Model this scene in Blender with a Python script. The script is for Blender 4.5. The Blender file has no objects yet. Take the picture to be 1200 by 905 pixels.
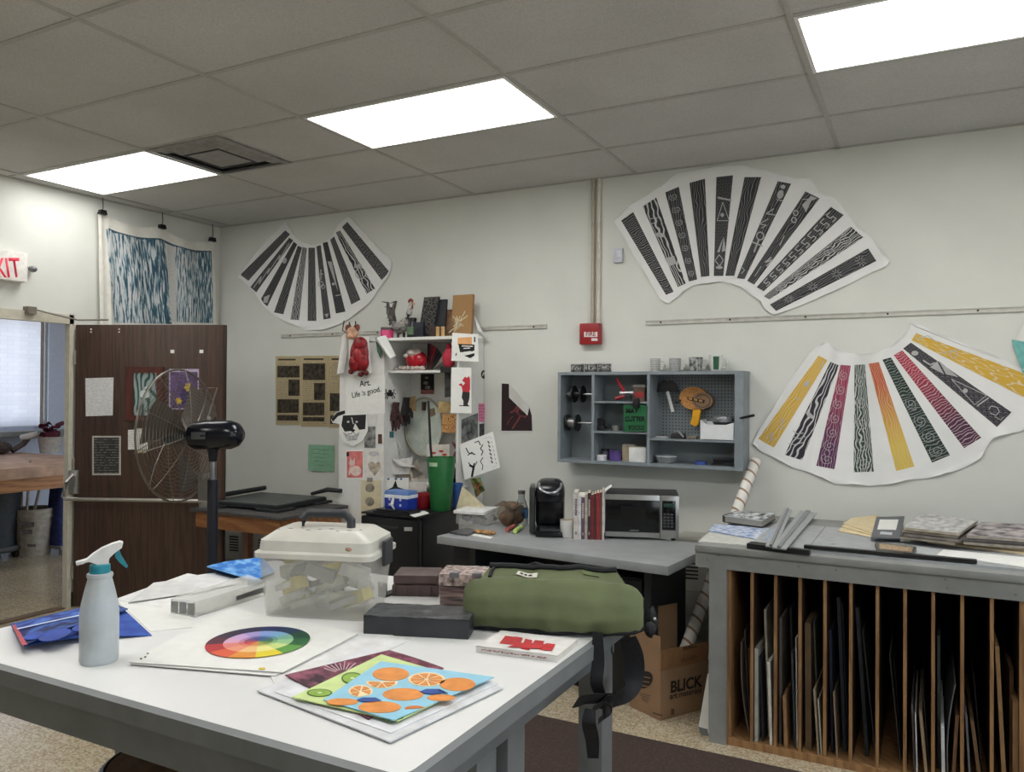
import bpy, bmesh, math, random
from mathutils import Vector as V, Matrix, noise
random.seed(11)
SC = bpy.context.scene
COL = SC.collection
PI = math.pi
sin, cos, rad = math.sin, math.cos, math.radians

# ------------------------------------------------------------------ camera
F, YAW, PIT, ROL = 929.85, -.483475, .0090771, .0062255
CAM = V((5.48539, -4.94047, 1.56))
_f = V((sin(YAW)*cos(PIT), cos(YAW)*cos(PIT), sin(PIT)))
_r = V((cos(YAW), -sin(YAW), 0))
_u = V((-sin(YAW)*sin(PIT), -cos(YAW)*sin(PIT), cos(PIT)))
CR = _r*cos(ROL)+_u*sin(ROL)
CU = _u*cos(ROL)-_r*sin(ROL)
CF = _f


def ray(px, py):
    return CR*((px-600)/F) - CU*((py-452.5)/F) + CF


class PL:
    """a real plane of the place; pt() finds the spot on it seen at a pixel of the photograph"""
    def __init__(s, p, n):
        s.p = V(p); s.n = V(n).normalized()

    def pt(s, px, py, off=0.0):
        d = ray(px, py)
        t = ((s.p + s.n*off) - CAM).dot(s.n)/d.dot(s.n)
        return CAM + d*t


def PZ(z): return PL((0, 0, z), (0, 0, 1))
def PY(y): return PL((0, y, 0), (0, -1, 0))
def PX(x): return PL((x, 0, 0), (1, 0, 0))
def foot(px, py, z): return PZ(z).pt(px, py)


def topz(P, py):
    """height at which the upright through P meets the picture row py"""
    lo, hi = P.z-1, P.z+3
    for _ in range(40):
        m = (lo+hi)/2
        d = V((P.x, P.y, m))-CAM
        y = 452.5-F*d.dot(CU)/d.dot(CF)
        if y > py: lo = m
        else: hi = m
    return lo


WALL = PY(0)
# ------------------------------------------------------------------ materials
def lin(c):
    return tuple(((x/255)/12.92 if x/255 <= .04045 else ((x/255+.055)/1.055)**2.4) for x in c[:3])+(1,)


_mc = {}


def nodes(name):
    m = bpy.data.materials.new(name); m.use_nodes = True
    nt = m.node_tree; nt.nodes.clear()
    o = nt.nodes.new('ShaderNodeOutputMaterial'); p = nt.nodes.new('ShaderNodeBsdfPrincipled')
    nt.links.new(p.outputs[0], o.inputs[0])
    return m, nt, p


def setp(p, **k):
    for a, b in k.items():
        p.inputs[a].default_value = b


def M(col, rough=.6, metal=0, var=.06, vs=25, bump=0, bs=60, trans=0, alpha=1, ior=1.45, emit=0, coat=0, stretch=None, spec=.5):
    key = (tuple(col), rough, metal, var, vs, bump, bs, trans, alpha, ior, emit, coat, stretch, spec)
    if key in _mc: return _mc[key]
    m, nt, p = nodes('mat_%d_%d_%d' % tuple(int(x) for x in col[:3]))
    setp(p, Roughness=rough, Metallic=metal, IOR=ior, Alpha=alpha)
    p.inputs['Transmission Weight'].default_value = trans
    p.inputs['Coat Weight'].default_value = coat
    p.inputs['Specular IOR Level'].default_value = spec
    L = nt.links.new
    c = lin(col)
    tc = nt.nodes.new('ShaderNodeTexCoord'); mp = nt.nodes.new('ShaderNodeMapping')
    if stretch: mp.inputs['Scale'].default_value = stretch
    L(tc.outputs['Object'], mp.inputs[0])
    nz = nt.nodes.new('ShaderNodeTexNoise'); nz.inputs['Scale'].default_value = vs; nz.inputs['Detail'].default_value = 4
    L(mp.outputs[0], nz.inputs['Vector'])
    rp = nt.nodes.new('ShaderNodeValToRGB')
    rp.color_ramp.elements[0].position = .3; rp.color_ramp.elements[1].position = .7
    rp.color_ramp.elements[0].color = tuple(max(0, x*(1-var*2.2)) for x in c[:3])+(1,)
    rp.color_ramp.elements[1].color = tuple(min(1, x*(1+var*1.6)) for x in c[:3])+(1,)
    L(nz.outputs['Fac'], rp.inputs[0]); L(rp.outputs[0], p.inputs['Base Color'])
    if bump:
        n2 = nt.nodes.new('ShaderNodeTexNoise'); n2.inputs['Scale'].default_value = bs; n2.inputs['Detail'].default_value = 3
        L(mp.outputs[0], n2.inputs['Vector'])
        b = nt.nodes.new('ShaderNodeBump'); b.inputs['Strength'].default_value = bump; b.inputs['Distance'].default_value = .01
        L(n2.outputs['Fac'], b.inputs['Height']); L(b.outputs[0], p.inputs['Normal'])
    if emit:
        p.inputs['Emission Color'].default_value = c; p.inputs['Emission Strength'].default_value = emit
    _mc[key] = m
    return m


def VC(rough=.6):
    """paint whose pigments are stored per face"""
    if ('vc', rough) in _mc: return _mc[('vc', rough)]
    m, nt, p = nodes('painted_pigments'); setp(p, Roughness=rough)
    a = nt.nodes.new('ShaderNodeAttribute'); a.attribute_name = 'Col'
    nz = nt.nodes.new('ShaderNodeTexNoise'); nz.inputs['Scale'].default_value = 90
    mx = nt.nodes.new('ShaderNodeMix'); mx.data_type = 'RGBA'; mx.blend_type = 'MULTIPLY'
    mx.inputs[0].default_value = .12
    nt.links.new(a.outputs['Color'], mx.inputs[6]); nt.links.new(nz.outputs['Color'], mx.inputs[7])
    nt.links.new(mx.outputs[2], p.inputs['Base Color'])
    _mc[('vc', rough)] = m
    return m


def PAT(ink, paper, kind='vor', sx=1, sy=8, thr=.5, soft=.04, ink2=None, rough=.75, seed=0):
    """carved block print: ink with paper-coloured lines, laid out along the strip's own length"""
    m, nt, p = nodes('print_'+kind); setp(p, Roughness=rough)
    N = nt.nodes.new; L = nt.links.new
    uv = N('ShaderNodeUVMap'); mp = N('ShaderNodeMapping')
    mp.inputs['Scale'].default_value = (sx, sy, 1); mp.inputs['Location'].default_value = (seed*3.7, seed*1.9, seed)
    L(uv.outputs[0], mp.inputs[0])
    if kind == 'vor':
        t = N('ShaderNodeTexVoronoi'); t.feature = 'DISTANCE_TO_EDGE'; t.inputs['Scale'].default_value = 2; out = t.outputs['Distance']
    elif kind == 'dots':
        t = N('ShaderNodeTexVoronoi'); t.feature = 'F1'; t.inputs['Scale'].default_value = 2.5; out = t.outputs['Distance']
    elif kind == 'cell':
        t = N('ShaderNodeTexVoronoi'); t.feature = 'F1'; t.inputs['Scale'].default_value = 1.2
        w = N('ShaderNodeMath'); w.operation = 'MULTIPLY'; w.inputs[1].default_value = 30
        s = N('ShaderNodeMath'); s.operation = 'SINE'; a = N('ShaderNodeMath'); a.operation = 'MULTIPLY_ADD'
        a.inputs[1].default_value = .5; a.inputs[2].default_value = .5
        L(t.outputs['Distance'], w.inputs[0]); L(w.outputs[0], s.inputs[0]); L(s.outputs[0], a.inputs[0]); out = a.outputs[0]
    elif kind == 'wave':
        t = N('ShaderNodeTexWave'); t.inputs['Scale'].default_value = 1.2; t.inputs['Distortion'].default_value = 9
        t.inputs['Detail'].default_value = 1; out = t.outputs['Fac']
    elif kind == 'rings':
        t = N('ShaderNodeTexWave'); t.wave_type = 'RINGS'; t.inputs['Scale'].default_value = 1.5; t.inputs['Distortion'].default_value = 7
        t.inputs['Detail'].default_value = 1; out = t.outputs['Fac']
    elif kind == 'magic':
        t = N('ShaderNodeTexMagic'); t.turbulence_depth = 4; t.inputs['Scale'].default_value = 2; t.inputs['Distortion'].default_value = 2
        out = t.outputs['Fac']
    elif kind == 'brick':
        t = N('ShaderNodeTexBrick'); t.inputs['Scale'].default_value = 2; t.inputs['Mortar Size'].default_value = .06
        t.inputs['Color1'].default_value = t.inputs['Color2'].default_value = (1, 1, 1, 1); t.inputs['Mortar'].default_value = (0, 0, 0, 1)
        out = t.outputs['Color']
    else:
        t = N('ShaderNodeTexNoise'); t.inputs['Scale'].default_value = 3; t.inputs['Detail'].default_value = 3; out = t.outputs['Fac']
    L(mp.outputs[0], t.inputs['Vector'])
    rp = N('ShaderNodeValToRGB'); rp.color_ramp.elements[0].position = max(0, thr-soft); rp.color_ramp.elements[1].position = min(1, thr+soft)
    L(out, rp.inputs[0])
    mx = N('ShaderNodeMix'); mx.data_type = 'RGBA'
    L(rp.outputs[0], mx.inputs[0]); mx.inputs[6].default_value = lin(paper); mx.inputs[7].default_value = lin(ink)
    if ink2:
        sp = N('ShaderNodeSeparateXYZ'); L(uv.outputs[0], sp.inputs[0])
        m2 = N('ShaderNodeMix'); m2.data_type = 'RGBA'; r2 = N('ShaderNodeMapRange')
        r2.inputs[1].default_value = .2; r2.inputs[2].default_value = .8
        L(sp.outputs['Y'], r2.inputs[0]); L(r2.outputs[0], m2.inputs[0])
        m2.inputs[6].default_value = lin(ink2); m2.inputs[7].default_value = lin(ink); L(m2.outputs[2], mx.inputs[7])
    L(mx.outputs[2], p.inputs['Base Color'])
    return m


def LINES(paper, ink, rows=14, words=9, frac=.45):
    """rows of tiny unreadable print, as on a letter seen from across the room"""
    k = ('lines', tuple(paper), tuple(ink), rows, words, frac)
    if k in _mc: return _mc[k]
    m, nt, p = nodes('printed_page'); setp(p, Roughness=.8)
    N = nt.nodes.new; L = nt.links.new
    uv = N('ShaderNodeUVMap'); mp = N('ShaderNodeMapping'); mp.inputs['Scale'].default_value = (words, rows, 1)
    L(uv.outputs[0], mp.inputs[0])
    sp = N('ShaderNodeSeparateXYZ'); L(mp.outputs[0], sp.inputs[0])
    fr = N('ShaderNodeMath'); fr.operation = 'FRACT'; L(sp.outputs['Y'], fr.inputs[0])
    lt = N('ShaderNodeMath'); lt.operation = 'LESS_THAN'; lt.inputs[1].default_value = frac; L(fr.outputs[0], lt.inputs[0])
    nz = N('ShaderNodeTexNoise'); nz.inputs['Scale'].default_value = 1.6; nz.inputs['Detail'].default_value = 1; L(mp.outputs[0], nz.inputs['Vector'])
    gt = N('ShaderNodeMath'); gt.operation = 'GREATER_THAN'; gt.inputs[1].default_value = .47; L(nz.outputs['Fac'], gt.inputs[0])
    mu = N('ShaderNodeMath'); mu.operation = 'MULTIPLY'; L(lt.outputs[0], mu.inputs[0]); L(gt.outputs[0], mu.inputs[1])
    mx = N('ShaderNodeMix'); mx.data_type = 'RGBA'; L(mu.outputs[0], mx.inputs[0])
    mx.inputs[6].default_value = lin(paper); mx.inputs[7].default_value = lin(ink)
    L(mx.outputs[2], p.inputs['Base Color'])
    _mc[k] = m
    return m


def WOOD(c1, c2, rough=.45, scale=(6, 6, .6), bandscale=1.6, dist=6):
    k = ('wood', tuple(c1), tuple(c2), rough, scale, bandscale, dist)
    if k in _mc: return _mc[k]
    m, nt, p = nodes('wood_grain'); setp(p, Roughness=rough)
    N = nt.nodes.new; L = nt.links.new
    tc = N('ShaderNodeTexCoord'); mp = N('ShaderNodeMapping'); mp.inputs['Scale'].default_value = scale
    L(tc.outputs['Object'], mp.inputs[0])
    w = N('ShaderNodeTexWave'); w.bands_direction = 'DIAGONAL'; w.inputs['Scale'].default_value = bandscale; w.inputs['Distortion'].default_value = dist
    w.inputs['Detail'].default_value = 4; w.inputs['Detail Scale'].default_value = 2
    L(mp.outputs[0], w.inputs['Vector'])
    nz = N('ShaderNodeTexNoise'); nz.inputs['Scale'].default_value = 14; nz.inputs['Detail'].default_value = 5; L(mp.outputs[0], nz.inputs['Vector'])
    ad = N('ShaderNodeMath'); ad.operation = 'MULTIPLY_ADD'; ad.inputs[1].default_value = .45
    L(w.outputs['Fac'], ad.inputs[0]); L(nz.outputs['Fac'], ad.inputs[2])
    rp = N('ShaderNodeValToRGB'); rp.color_ramp.elements[0].position = .35; rp.color_ramp.elements[1].position = .95
    rp.color_ramp.elements[0].color = lin(c1); rp.color_ramp.elements[1].color = lin(c2)
    L(ad.outputs[0], rp.inputs[0]); L(rp.outputs[0], p.inputs['Base Color'])
    _mc[k] = m
    return m


# ------------------------------------------------------------------ mesh building
class MB:
    def __init__(s, mx=None):
        s.bm = bmesh.new(); s.uv = s.bm.loops.layers.uv.new('UVMap'); s.cl = s.bm.loops.layers.float_color.new('Col')
        s.M = mx.copy() if mx else Matrix(); s.mi = 0; s.c = (1, 1, 1, 1)

    def vs(s, pts): return [s.bm.verts.new(s.M @ V(p)) for p in pts]

    def fc(s, vs, uvs=None):
        try: f = s.bm.faces.new(vs)
        except ValueError: return None
        f.material_index = s.mi
        for i, l in enumerate(f.loops):
            l[s.cl] = s.c
            if uvs: l[s.uv].uv = uvs[i]
        return f

    def box(s, lo, hi, R=None, taper=None, bev=0):
        """axis box between corners lo, hi (local axes), R rotates about its centre"""
        c = [(a+b)/2 for a, b in zip(lo, hi)]; h = [abs(b-a)/2 for a, b in zip(lo, hi)]
        R = R or Matrix.Identity(3)
        pts = []
        for z in (-1, 1):
            for x, y in ((-1, -1), (1, -1), (1, 1), (-1, 1)):
                k = taper if (taper and z > 0) else 1
                pts.append(V(c)+R @ V((x*h[0]*k, y*h[1]*k, z*h[2])))
        v = s.vs(pts)
        q = [(0, 1), (1, 1), (1, 0), (0, 0)]
        fs = [s.fc([v[i] for i in f], q) for f in ((3, 2, 1, 0), (4, 5, 6, 7), (0, 1, 5, 4), (1, 2, 6, 5), (2, 3, 7, 6), (3, 0, 4, 7))]
        for f in fs[2:]:
            for l, u in zip(f.loops, ((0, 0), (1, 0), (1, 1), (0, 1))): l[s.uv].uv = u
        if bev:
            es = list({e for f in fs for e in f.edges})
            bmesh.ops.bevel(s.bm, geom=es, offset=bev, segments=2, profile=.6, affect='EDGES', clamp_overlap=True)
        return s

    def cyl(s, p0, p1, r0, r1=None, n=16, cap=True):
        p0, p1 = V(p0), V(p1); r1 = r0 if r1 is None else r1
        a = (p1-p0).normalized(); t = V((1, 0, 0)) if abs(a.x) < .8 else V((0, 1, 0))
        u = a.cross(t).normalized(); w = a.cross(u)
        A = s.vs([p0+(u*cos(2*PI*i/n)+w*sin(2*PI*i/n))*r0 for i in range(n)])
        B = s.vs([p1+(u*cos(2*PI*i/n)+w*sin(2*PI*i/n))*r1 for i in range(n)])
        for i in range(n):
            j = (i+1) % n
            s.fc([A[i], A[j], B[j], B[i]], [(i/n, 0), ((i+1)/n, 0), ((i+1)/n, 1), (i/n, 1)])
        if cap: s.fc(A[::-1]); s.fc(B)
        return s

    def lathe(s, prof, o=(0, 0, 0), n=24, sx=1, sy=1):
        o = V(o); rings = []
        for r, z in prof:
            if r < 1e-6: rings.append(s.vs([o+V((0, 0, z))]))
            else: rings.append(s.vs([o+V((cos(2*PI*i/n)*r*sx, sin(2*PI*i/n)*r*sy, z)) for i in range(n)]))
        H = max(len(prof)-1, 1)
        for k in range(len(rings)-1):
            A, B = rings[k], rings[k+1]
            for i in range(n):
                j = (i+1) % n
                uv = [(i/n, k/H), ((i+1)/n, k/H), ((i+1)/n, (k+1)/H), (i/n, (k+1)/H)]
                if len(A) == 1 and len(B) == 1: break
                if len(A) == 1: s.fc([A[0], B[j], B[i]])
                elif len(B) == 1: s.fc([A[i], A[j], B[0]])
                else: s.fc([A[i], A[j], B[j], B[i]], uv)
        return s

    def tube(s, pts, r, n=8, closed=False, flat=1):
        pts = [V(p) for p in pts]; L = len(pts); rings = []
        rr = r if isinstance(r, (list, tuple)) else [r]*L
        up = V((0, 0, 1))
        for i, p in enumerate(pts):
            a = pts[(i+1) % L] if (closed or i < L-1) else p
            b = pts[(i-1) % L] if (closed or i > 0) else p
            t = (a-b).normalized() if (a-b).length > 1e-9 else V((0, 0, 1))
            k = up if abs(t.dot(up)) < .95 else V((1, 0, 0))
            u = t.cross(k).normalized(); w = u.cross(t)
            rings.append(s.vs([p+(u*cos(2*PI*q/n)+w*sin(2*PI*q/n)*flat)*rr[i] for q in range(n)]))
        for i in range(L if closed else L-1):
            A, B = rings[i], rings[(i+1) % L]
            for q in range(n): s.fc([A[q], A[(q+1) % n], B[(q+1) % n], B[q]])
        if not closed: s.fc(rings[0][::-1]); s.fc(rings[-1])
        return s

    def prism(s, pts, vec, uvs=None):
        """polygon pushed along vec (vec points to the back)"""
        pts = [V(p) for p in pts]; vec = V(vec)
        A = s.vs(pts); B = s.vs([p+vec for p in pts]); n = len(A)
        if uvs is None and n > 4:
            ax = (pts[1]-pts[0]).normalized(); ay = vec.cross(ax).normalized()
            q = [(p.dot(ax), p.dot(ay)) for p in pts]; a0 = min(x for x, _ in q); b0 = min(y for _, y in q)
            L = max(max(x for x, _ in q)-a0, max(y for _, y in q)-b0, 1e-6); uvs = [((x-a0)/L, (y-b0)/L) for x, y in q]
        if uvs is None and n == 4: uvs = [(0, 1), (1, 1), (1, 0), (0, 0)]
        s.fc(A, uvs); s.fc(B[::-1], uvs[::-1] if uvs else None)
        for i in range(n):
            j = (i+1) % n; s.fc([A[j], A[i], B[i], B[j]])
        return s

    def ball(s, c, r, n=16, m=10):
        rx, ry, rz = r if isinstance(r, (tuple, list)) else (r, r, r)
        prof = [(sin(PI*i/m), -cos(PI*i/m)*rz) for i in range(m+1)]
        prof[0] = (0, -rz); prof[-1] = (0, rz)
        return s.lathe(prof, c, n, rx, ry)

    def grid(s, fn, nu, nv, thick=None):
        """fn(u,v)->point; thick: vector fn or None"""
        P = [[V(fn(i/nu, j/nv)) for j in range(nv+1)] for i in range(nu+1)]
        A = [s.vs(r) for r in P]
        for i in range(nu):
            for j in range(nv):
                s.fc([A[i][j], A[i+1][j], A[i+1][j+1], A[i][j+1]], [(i/nu, j/nv), ((i+1)/nu, j/nv), ((i+1)/nu, (j+1)/nv), (i/nu, (j+1)/nv)])
        if thick is not None:
            t = V(thick)
            B = [s.vs([p+t for p in r]) for r in P]
            for i in range(nu):
                for j in range(nv):
                    s.fc([B[i][j+1], B[i+1][j+1], B[i+1][j], B[i][j]], [(i/nu, (j+1)/nv), ((i+1)/nu, (j+1)/nv), ((i+1)/nu, j/nv), (i/nu, j/nv)])
            for i in range(nu):
                s.fc([A[i+1][0], A[i][0], B[i][0], B[i+1][0]]); s.fc([A[i][nv], A[i+1][nv], B[i+1][nv], B[i][nv]])
            for j in range(nv):
                s.fc([A[0][j], A[0][j+1], B[0][j+1], B[0][j]]); s.fc([A[nu][j+1], A[nu][j], B[nu][j], B[nu][j+1]])
        return s


WM = {}


def _mesh(name, mb, mats, smooth=True):
    bmesh.ops.recalc_face_normals(mb.bm, faces=mb.bm.faces)
    me = bpy.data.meshes.new(name); mb.bm.to_mesh(me); mb.bm.free()
    for m in (mats if isinstance(mats, (list, tuple)) else [mats]): me.materials.append(m)
    if smooth and len(me.polygons):
        me.polygons.foreach_set('use_smooth', [True]*len(me.polygons))
        me.set_sharp_from_angle(angle=rad(38))
    return me


def W(o): return WM[o.name]


def TAG(o, label=None, cat=None, group=None, kind=None):
    if label: o['label'] = label
    if cat: o['category'] = cat
    if group: o['group'] = group
    if kind: o['kind'] = kind
    return o


def T(name, label, cat, loc=(0, 0, 0), rz=0, group=None):
    o = bpy.data.objects.new(name, None); COL.objects.link(o)
    o.location = loc; o.rotation_euler = (0, 0, rz); o.empty_display_size = .05
    WM[o.name] = Matrix.Translation(V(loc)) @ Matrix.Rotation(rz, 4, 'Z')
    return TAG(o, label, cat, group)


def O(name, mb, mats, root=None, label=None, smooth=True):
    """a part under root (mesh points are given in world space)"""
    me = _mesh(name, mb, mats, smooth)
    o = bpy.data.objects.new(name, me); COL.objects.link(o)
    if root:
        me.transform(W(root).inverted()); o.parent = root; WM[o.name] = W(root).copy()
    else: WM[o.name] = Matrix()
    if label: o['label'] = label
    return o


def T1(name, mb, mats, label, cat, group=None, kind=None, smooth=True):
    """a thing that is one mesh; origin at the middle of its base"""
    me = _mesh(name, mb, mats, smooth)
    cs = [v.co for v in me.vertices]
    lo = [min(c[i] for c in cs) for i in range(3)]; hi = [max(c[i] for c in cs) for i in range(3)]
    c = V(((lo[0]+hi[0])/2, (lo[1]+hi[1])/2, lo[2]))
    me.transform(Matrix.Translation(-c))
    o = bpy.data.objects.new(name, me); o.location = c; COL.objects.link(o)
    WM[o.name] = Matrix.Translation(c)
    return TAG(o, label, cat, group, kind)


def ST(name, mb, mats, root=None, smooth=True):
    o = O(name, mb, mats, root, smooth=smooth)
    o['kind'] = 'structure'
    return o


# ---- flat things on a real surface, traced from the photograph
def poly(pl, px, off, thick, mb=None, uvs=None):
    mb = mb or MB()
    return mb.prism([pl.pt(x, y, off) for x, y in px], -pl.n*thick, uvs)


def ell(pl, cx, cy, rx, ry, off, thick, mb=None, rot=0, n=20, a0=0, a1=360):
    r = rad(rot); pts = []
    full = (a1-a0) >= 360
    for i in range(n if full else n+1):
        t = rad(a0+(a1-a0)*i/n); x, y = rx*cos(t), ry*sin(t)
        pts.append((cx+x*cos(r)-y*sin(r), cy+x*sin(r)+y*cos(r)))
    return poly(pl, pts, off, thick, mb)


def stroke(pl, px, w, off, thick, mb=None):
    """a drawn line of width w pixels"""
    mb = mb or MB()
    for (x0, y0), (x1, y1) in zip(px, px[1:]):
        L = math.hypot(x1-x0, y1-y0) or 1; nx, ny = -(y1-y0)/L*w/2, (x1-x0)/L*w/2
        poly(pl, [(x0+nx, y0+ny), (x1+nx, y1+ny), (x1-nx, y1-ny), (x0-nx, y0-ny)], off, thick, mb)
    return mb


def sheet(pl, q, off, thick, n=1, bend=None, mb=None):
    """q = TL,TR,BR,BL pixels; u runs right, v runs up"""
    mb = mb or MB()
    TL, TR, BR, BL = [pl.pt(x, y, off) for x, y in q]
    def fn(u, v):
        p = (BL*(1-u)+BR*u)*(1-v)+(TL*(1-u)+TR*u)*v
        return p+pl.n*(bend(u, v) if bend else 0)
    return mb.grid(fn, n, n, -pl.n*thick)


def rc(x0, y0, x1, y1): return [(x0, y0), (x1, y0), (x1, y1), (x0, y1)]


def paper(name, pl, q, mat, label, cat, off=.004, thick=.002, n=1, bend=None, group=None):
    return T1(name, sheet(pl, q, off, thick, n, bend), mat, label, cat, group)


def text(s, pl, a, b, mat, root, off=.001, name='lettering', depth=.0004, bold=0, hscale=1.0):
    """lettering on plane pl with its baseline from pixel a to pixel b"""
    cu = bpy.data.curves.new('tx', 'FONT'); cu.body = s; cu.offset = bold; cu.align_x = 'LEFT'
    ob = bpy.data.objects.new('tx', cu)
    me = bpy.data.meshes.new_from_object(ob)
    bpy.data.objects.remove(ob); bpy.data.curves.remove(cu)
    xs = [v.co.x for v in me.vertices]; x0, x1 = min(xs), max(xs)
    A = pl.pt(*a, off); B = pl.pt(*b, off); X = (B-A); sc = X.length/(x1-x0); X.normalize(); Y = pl.n.cross(X)
    bm = bmesh.new(); bm.from_mesh(me); bpy.data.meshes.remove(me)
    for v in bm.verts:
        v.co = A + X*((v.co.x-x0)*sc) + Y*(v.co.y*sc*hscale)
    r = bmesh.ops.extrude_face_region(bm, geom=bm.faces[:])
    for g in r['geom']:
        if isinstance(g, bmesh.types.BMVert): g.co += pl.n*depth
    mb = MB(); mb.bm.free(); mb.bm = bm
    return O(name, mb, mat, root, smooth=False)


WHITE = (226, 226, 222)
PAPER = M((225, 225, 220), .8, var=.02)
BLACKM = M((22, 22, 24), .5, var=.1)
INK = M((25, 25, 27), .8, var=.05)
# ================================================================== room shell
CEIL = 2.99
gx = lambda c: 2.58+1.2192*c
gy = lambda r: .02-.6096*r
XR, YF = 7.6, -8.2


def speckle(name, c0, c1, c2, scale, rough, tile=None, coat=0):
    m, nt, p = nodes(name); N = nt.nodes.new; L = nt.links.new
    setp(p, Roughness=rough); p.inputs['Coat Weight'].default_value = coat; p.inputs['Coat Roughness'].default_value = .12
    tc = N('ShaderNodeTexCoord'); v = N('ShaderNodeTexVoronoi'); v.inputs['Scale'].default_value = scale
    L(tc.outputs['Object'], v.inputs['Vector'])
    rp = N('ShaderNodeValToRGB'); e = rp.color_ramp.elements
    e[0].position = .2; e[0].color = lin(c1); e[1].position = .8; e[1].color = lin(c2)
    k = e.new(.5); k.color = lin(c0)
    sp = N('ShaderNodeSeparateColor'); L(v.outputs['Color'], sp.inputs[0]); L(sp.outputs[0], rp.inputs[0])
    nz = N('ShaderNodeTexNoise'); nz.inputs['Scale'].default_value = 1.3; nz.inputs['Detail'].default_value = 6; L(tc.outputs['Object'], nz.inputs['Vector'])
    mx = N('ShaderNodeMix'); mx.data_type = 'RGBA'; mx.blend_type = 'MULTIPLY'; mx.inputs[0].default_value = .35
    L(rp.outputs[0], mx.inputs[6]); L(nz.outputs['Fac'], mx.inputs[7]); out = mx.outputs[2]
    if tile:
        b = N('ShaderNodeTexBrick'); b.offset = 0; b.inputs['Scale'].default_value = 1; b.inputs['Brick Width'].default_value = tile; b.inputs['Row Height'].default_value = tile
        b.inputs['Mortar Size'].default_value = .0015; b.inputs['Color1'].default_value = (1, 1, 1, 1); b.inputs['Color2'].default_value = (.93, .93, .92, 1); b.inputs['Mortar'].default_value = (.6, .58, .55, 1)
        L(tc.outputs['Object'], b.inputs['Vector'])
        m2 = N('ShaderNodeMix'); m2.data_type = 'RGBA'; m2.blend_type = 'MULTIPLY'; m2.inputs[0].default_value = 1
        L(out, m2.inputs[6]); L(b.outputs['Color'], m2.inputs[7]); out = m2.outputs[2]
    L(out, p.inputs['Base Color'])
    return m


FLOOR_M = speckle('speckled_vinyl_tile', (190, 175, 148), (170, 152, 122), (208, 196, 172), 130, .2, .3048, .3)
WALL_M = M((214, 215, 208), .7, var=.02, vs=3, bump=.05, bs=120)
CEIL_M = speckle('mineral_fibre_tile', (212, 211, 208), (203, 202, 198), (219, 218, 215), 260, .95)
GRID_M = M((178, 176, 171), .6, var=.03)
TRIM_M = M((205, 200, 183), .5, var=.03)
JAMB_M = M((194, 189, 172), .5, var=.04)
GREY_M = M((128, 134, 138), .5, var=.05, vs=12, bump=.03, bs=90)

ST('floor', MB().box((-6, YF-.1, -.1), (XR+.1, 3.2, 0)), FLOOR_M)
mb = MB().box((-.15, YF, CEIL+.006), (XR, .0, CEIL+.1)); ST('ceiling', mb, CEIL_M)
mb = MB()
for c in range(-2, 6): mb.box((gx(c)-.012, YF, CEIL), (gx(c)+.012, 0, CEIL+.006))
for r in range(1, 15): mb.box((0, gy(r)-.012, CEIL+.001), (XR, gy(r)+.012, CEIL+.006))
mb.box((0, -.02, CEIL), (XR, 0, CEIL+.006)); mb.box((0, YF, CEIL), (.02, 0, CEIL+.006))
ST('trim_1', mb, GRID_M)
ST('wall_back', MB().box((-.15, 0, 0), (XR+.1, .12, CEIL+.1)), WALL_M)
ST('wall_front', MB().box((-.15, YF-.12, 0), (XR+.1, YF, CEIL+.1)), WALL_M)
DJ, DZ = -1.362, 2.05
mb = MB().box((-.03, DJ, 0), (0, 0, CEIL+.1)); mb.box((-.03, YF, 0), (0, -3.25, CEIL+.1)); mb.box((-.03, -3.25, DZ), (0, DJ, CEIL+.1))
ST('wall_left', mb, WALL_M)
# right wall with the daylight windows (outside the frame)
mb = MB()
mb.box((XR, YF, 0), (XR+.12, 0, .95)); mb.box((XR, YF, 2.45), (XR+.12, 0, CEIL+.1))
for y0, y1 in ((YF, -6.6), (-4.4, -4.0), (-1.8, 0)): mb.box((XR, y0, .95), (XR+.12, y1, 2.45))
ST('wall_right', mb, WALL_M)
for i, (y0, y1) in enumerate(((-6.6, -4.4), (-4.0, -1.8))):
    mb = MB()
    for a in (y0, (y0+y1)/2, y1): mb.box((XR+.03, a-.03, .95), (XR+.09, a+.03, 2.45))
    for z in (.95, 2.45): mb.box((XR+.03, y0, z-.03), (XR+.09, y1, z+.03))
    ST('window_%d' % (i+2), mb, TRIM_M)
    ST('window_pane_%d' % (i+2), MB().box((XR+.055, y0+.03, .98), (XR+.06, y1-.03, 2.42)), M((225, 235, 245), .02, alpha=.08, var=0))
# door frame
mb = MB()
mb.box((-.032, DJ-.012, 0), (.02, DJ+.02, 2.105)); mb.box((-.032, -3.3, DZ-.012), (.02, DJ+.02, 2.105)); mb.box((-.032, -3.3, 0), (.02, -3.25, 2.105))
ST('trim_2', mb, JAMB_M)
mb = MB().box((0, -.012, 0), (1.6, 0, .1)); mb.box((2.7, -.012, 0), (XR, 0, .1)); ST('baseboard_back', mb, M((70, 64, 58), .6))
mb = MB().box((0, DJ+.02, 0), (.012, -.012, .1)); ST('baseboard_left', mb, M((70, 64, 58), .6))

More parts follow.
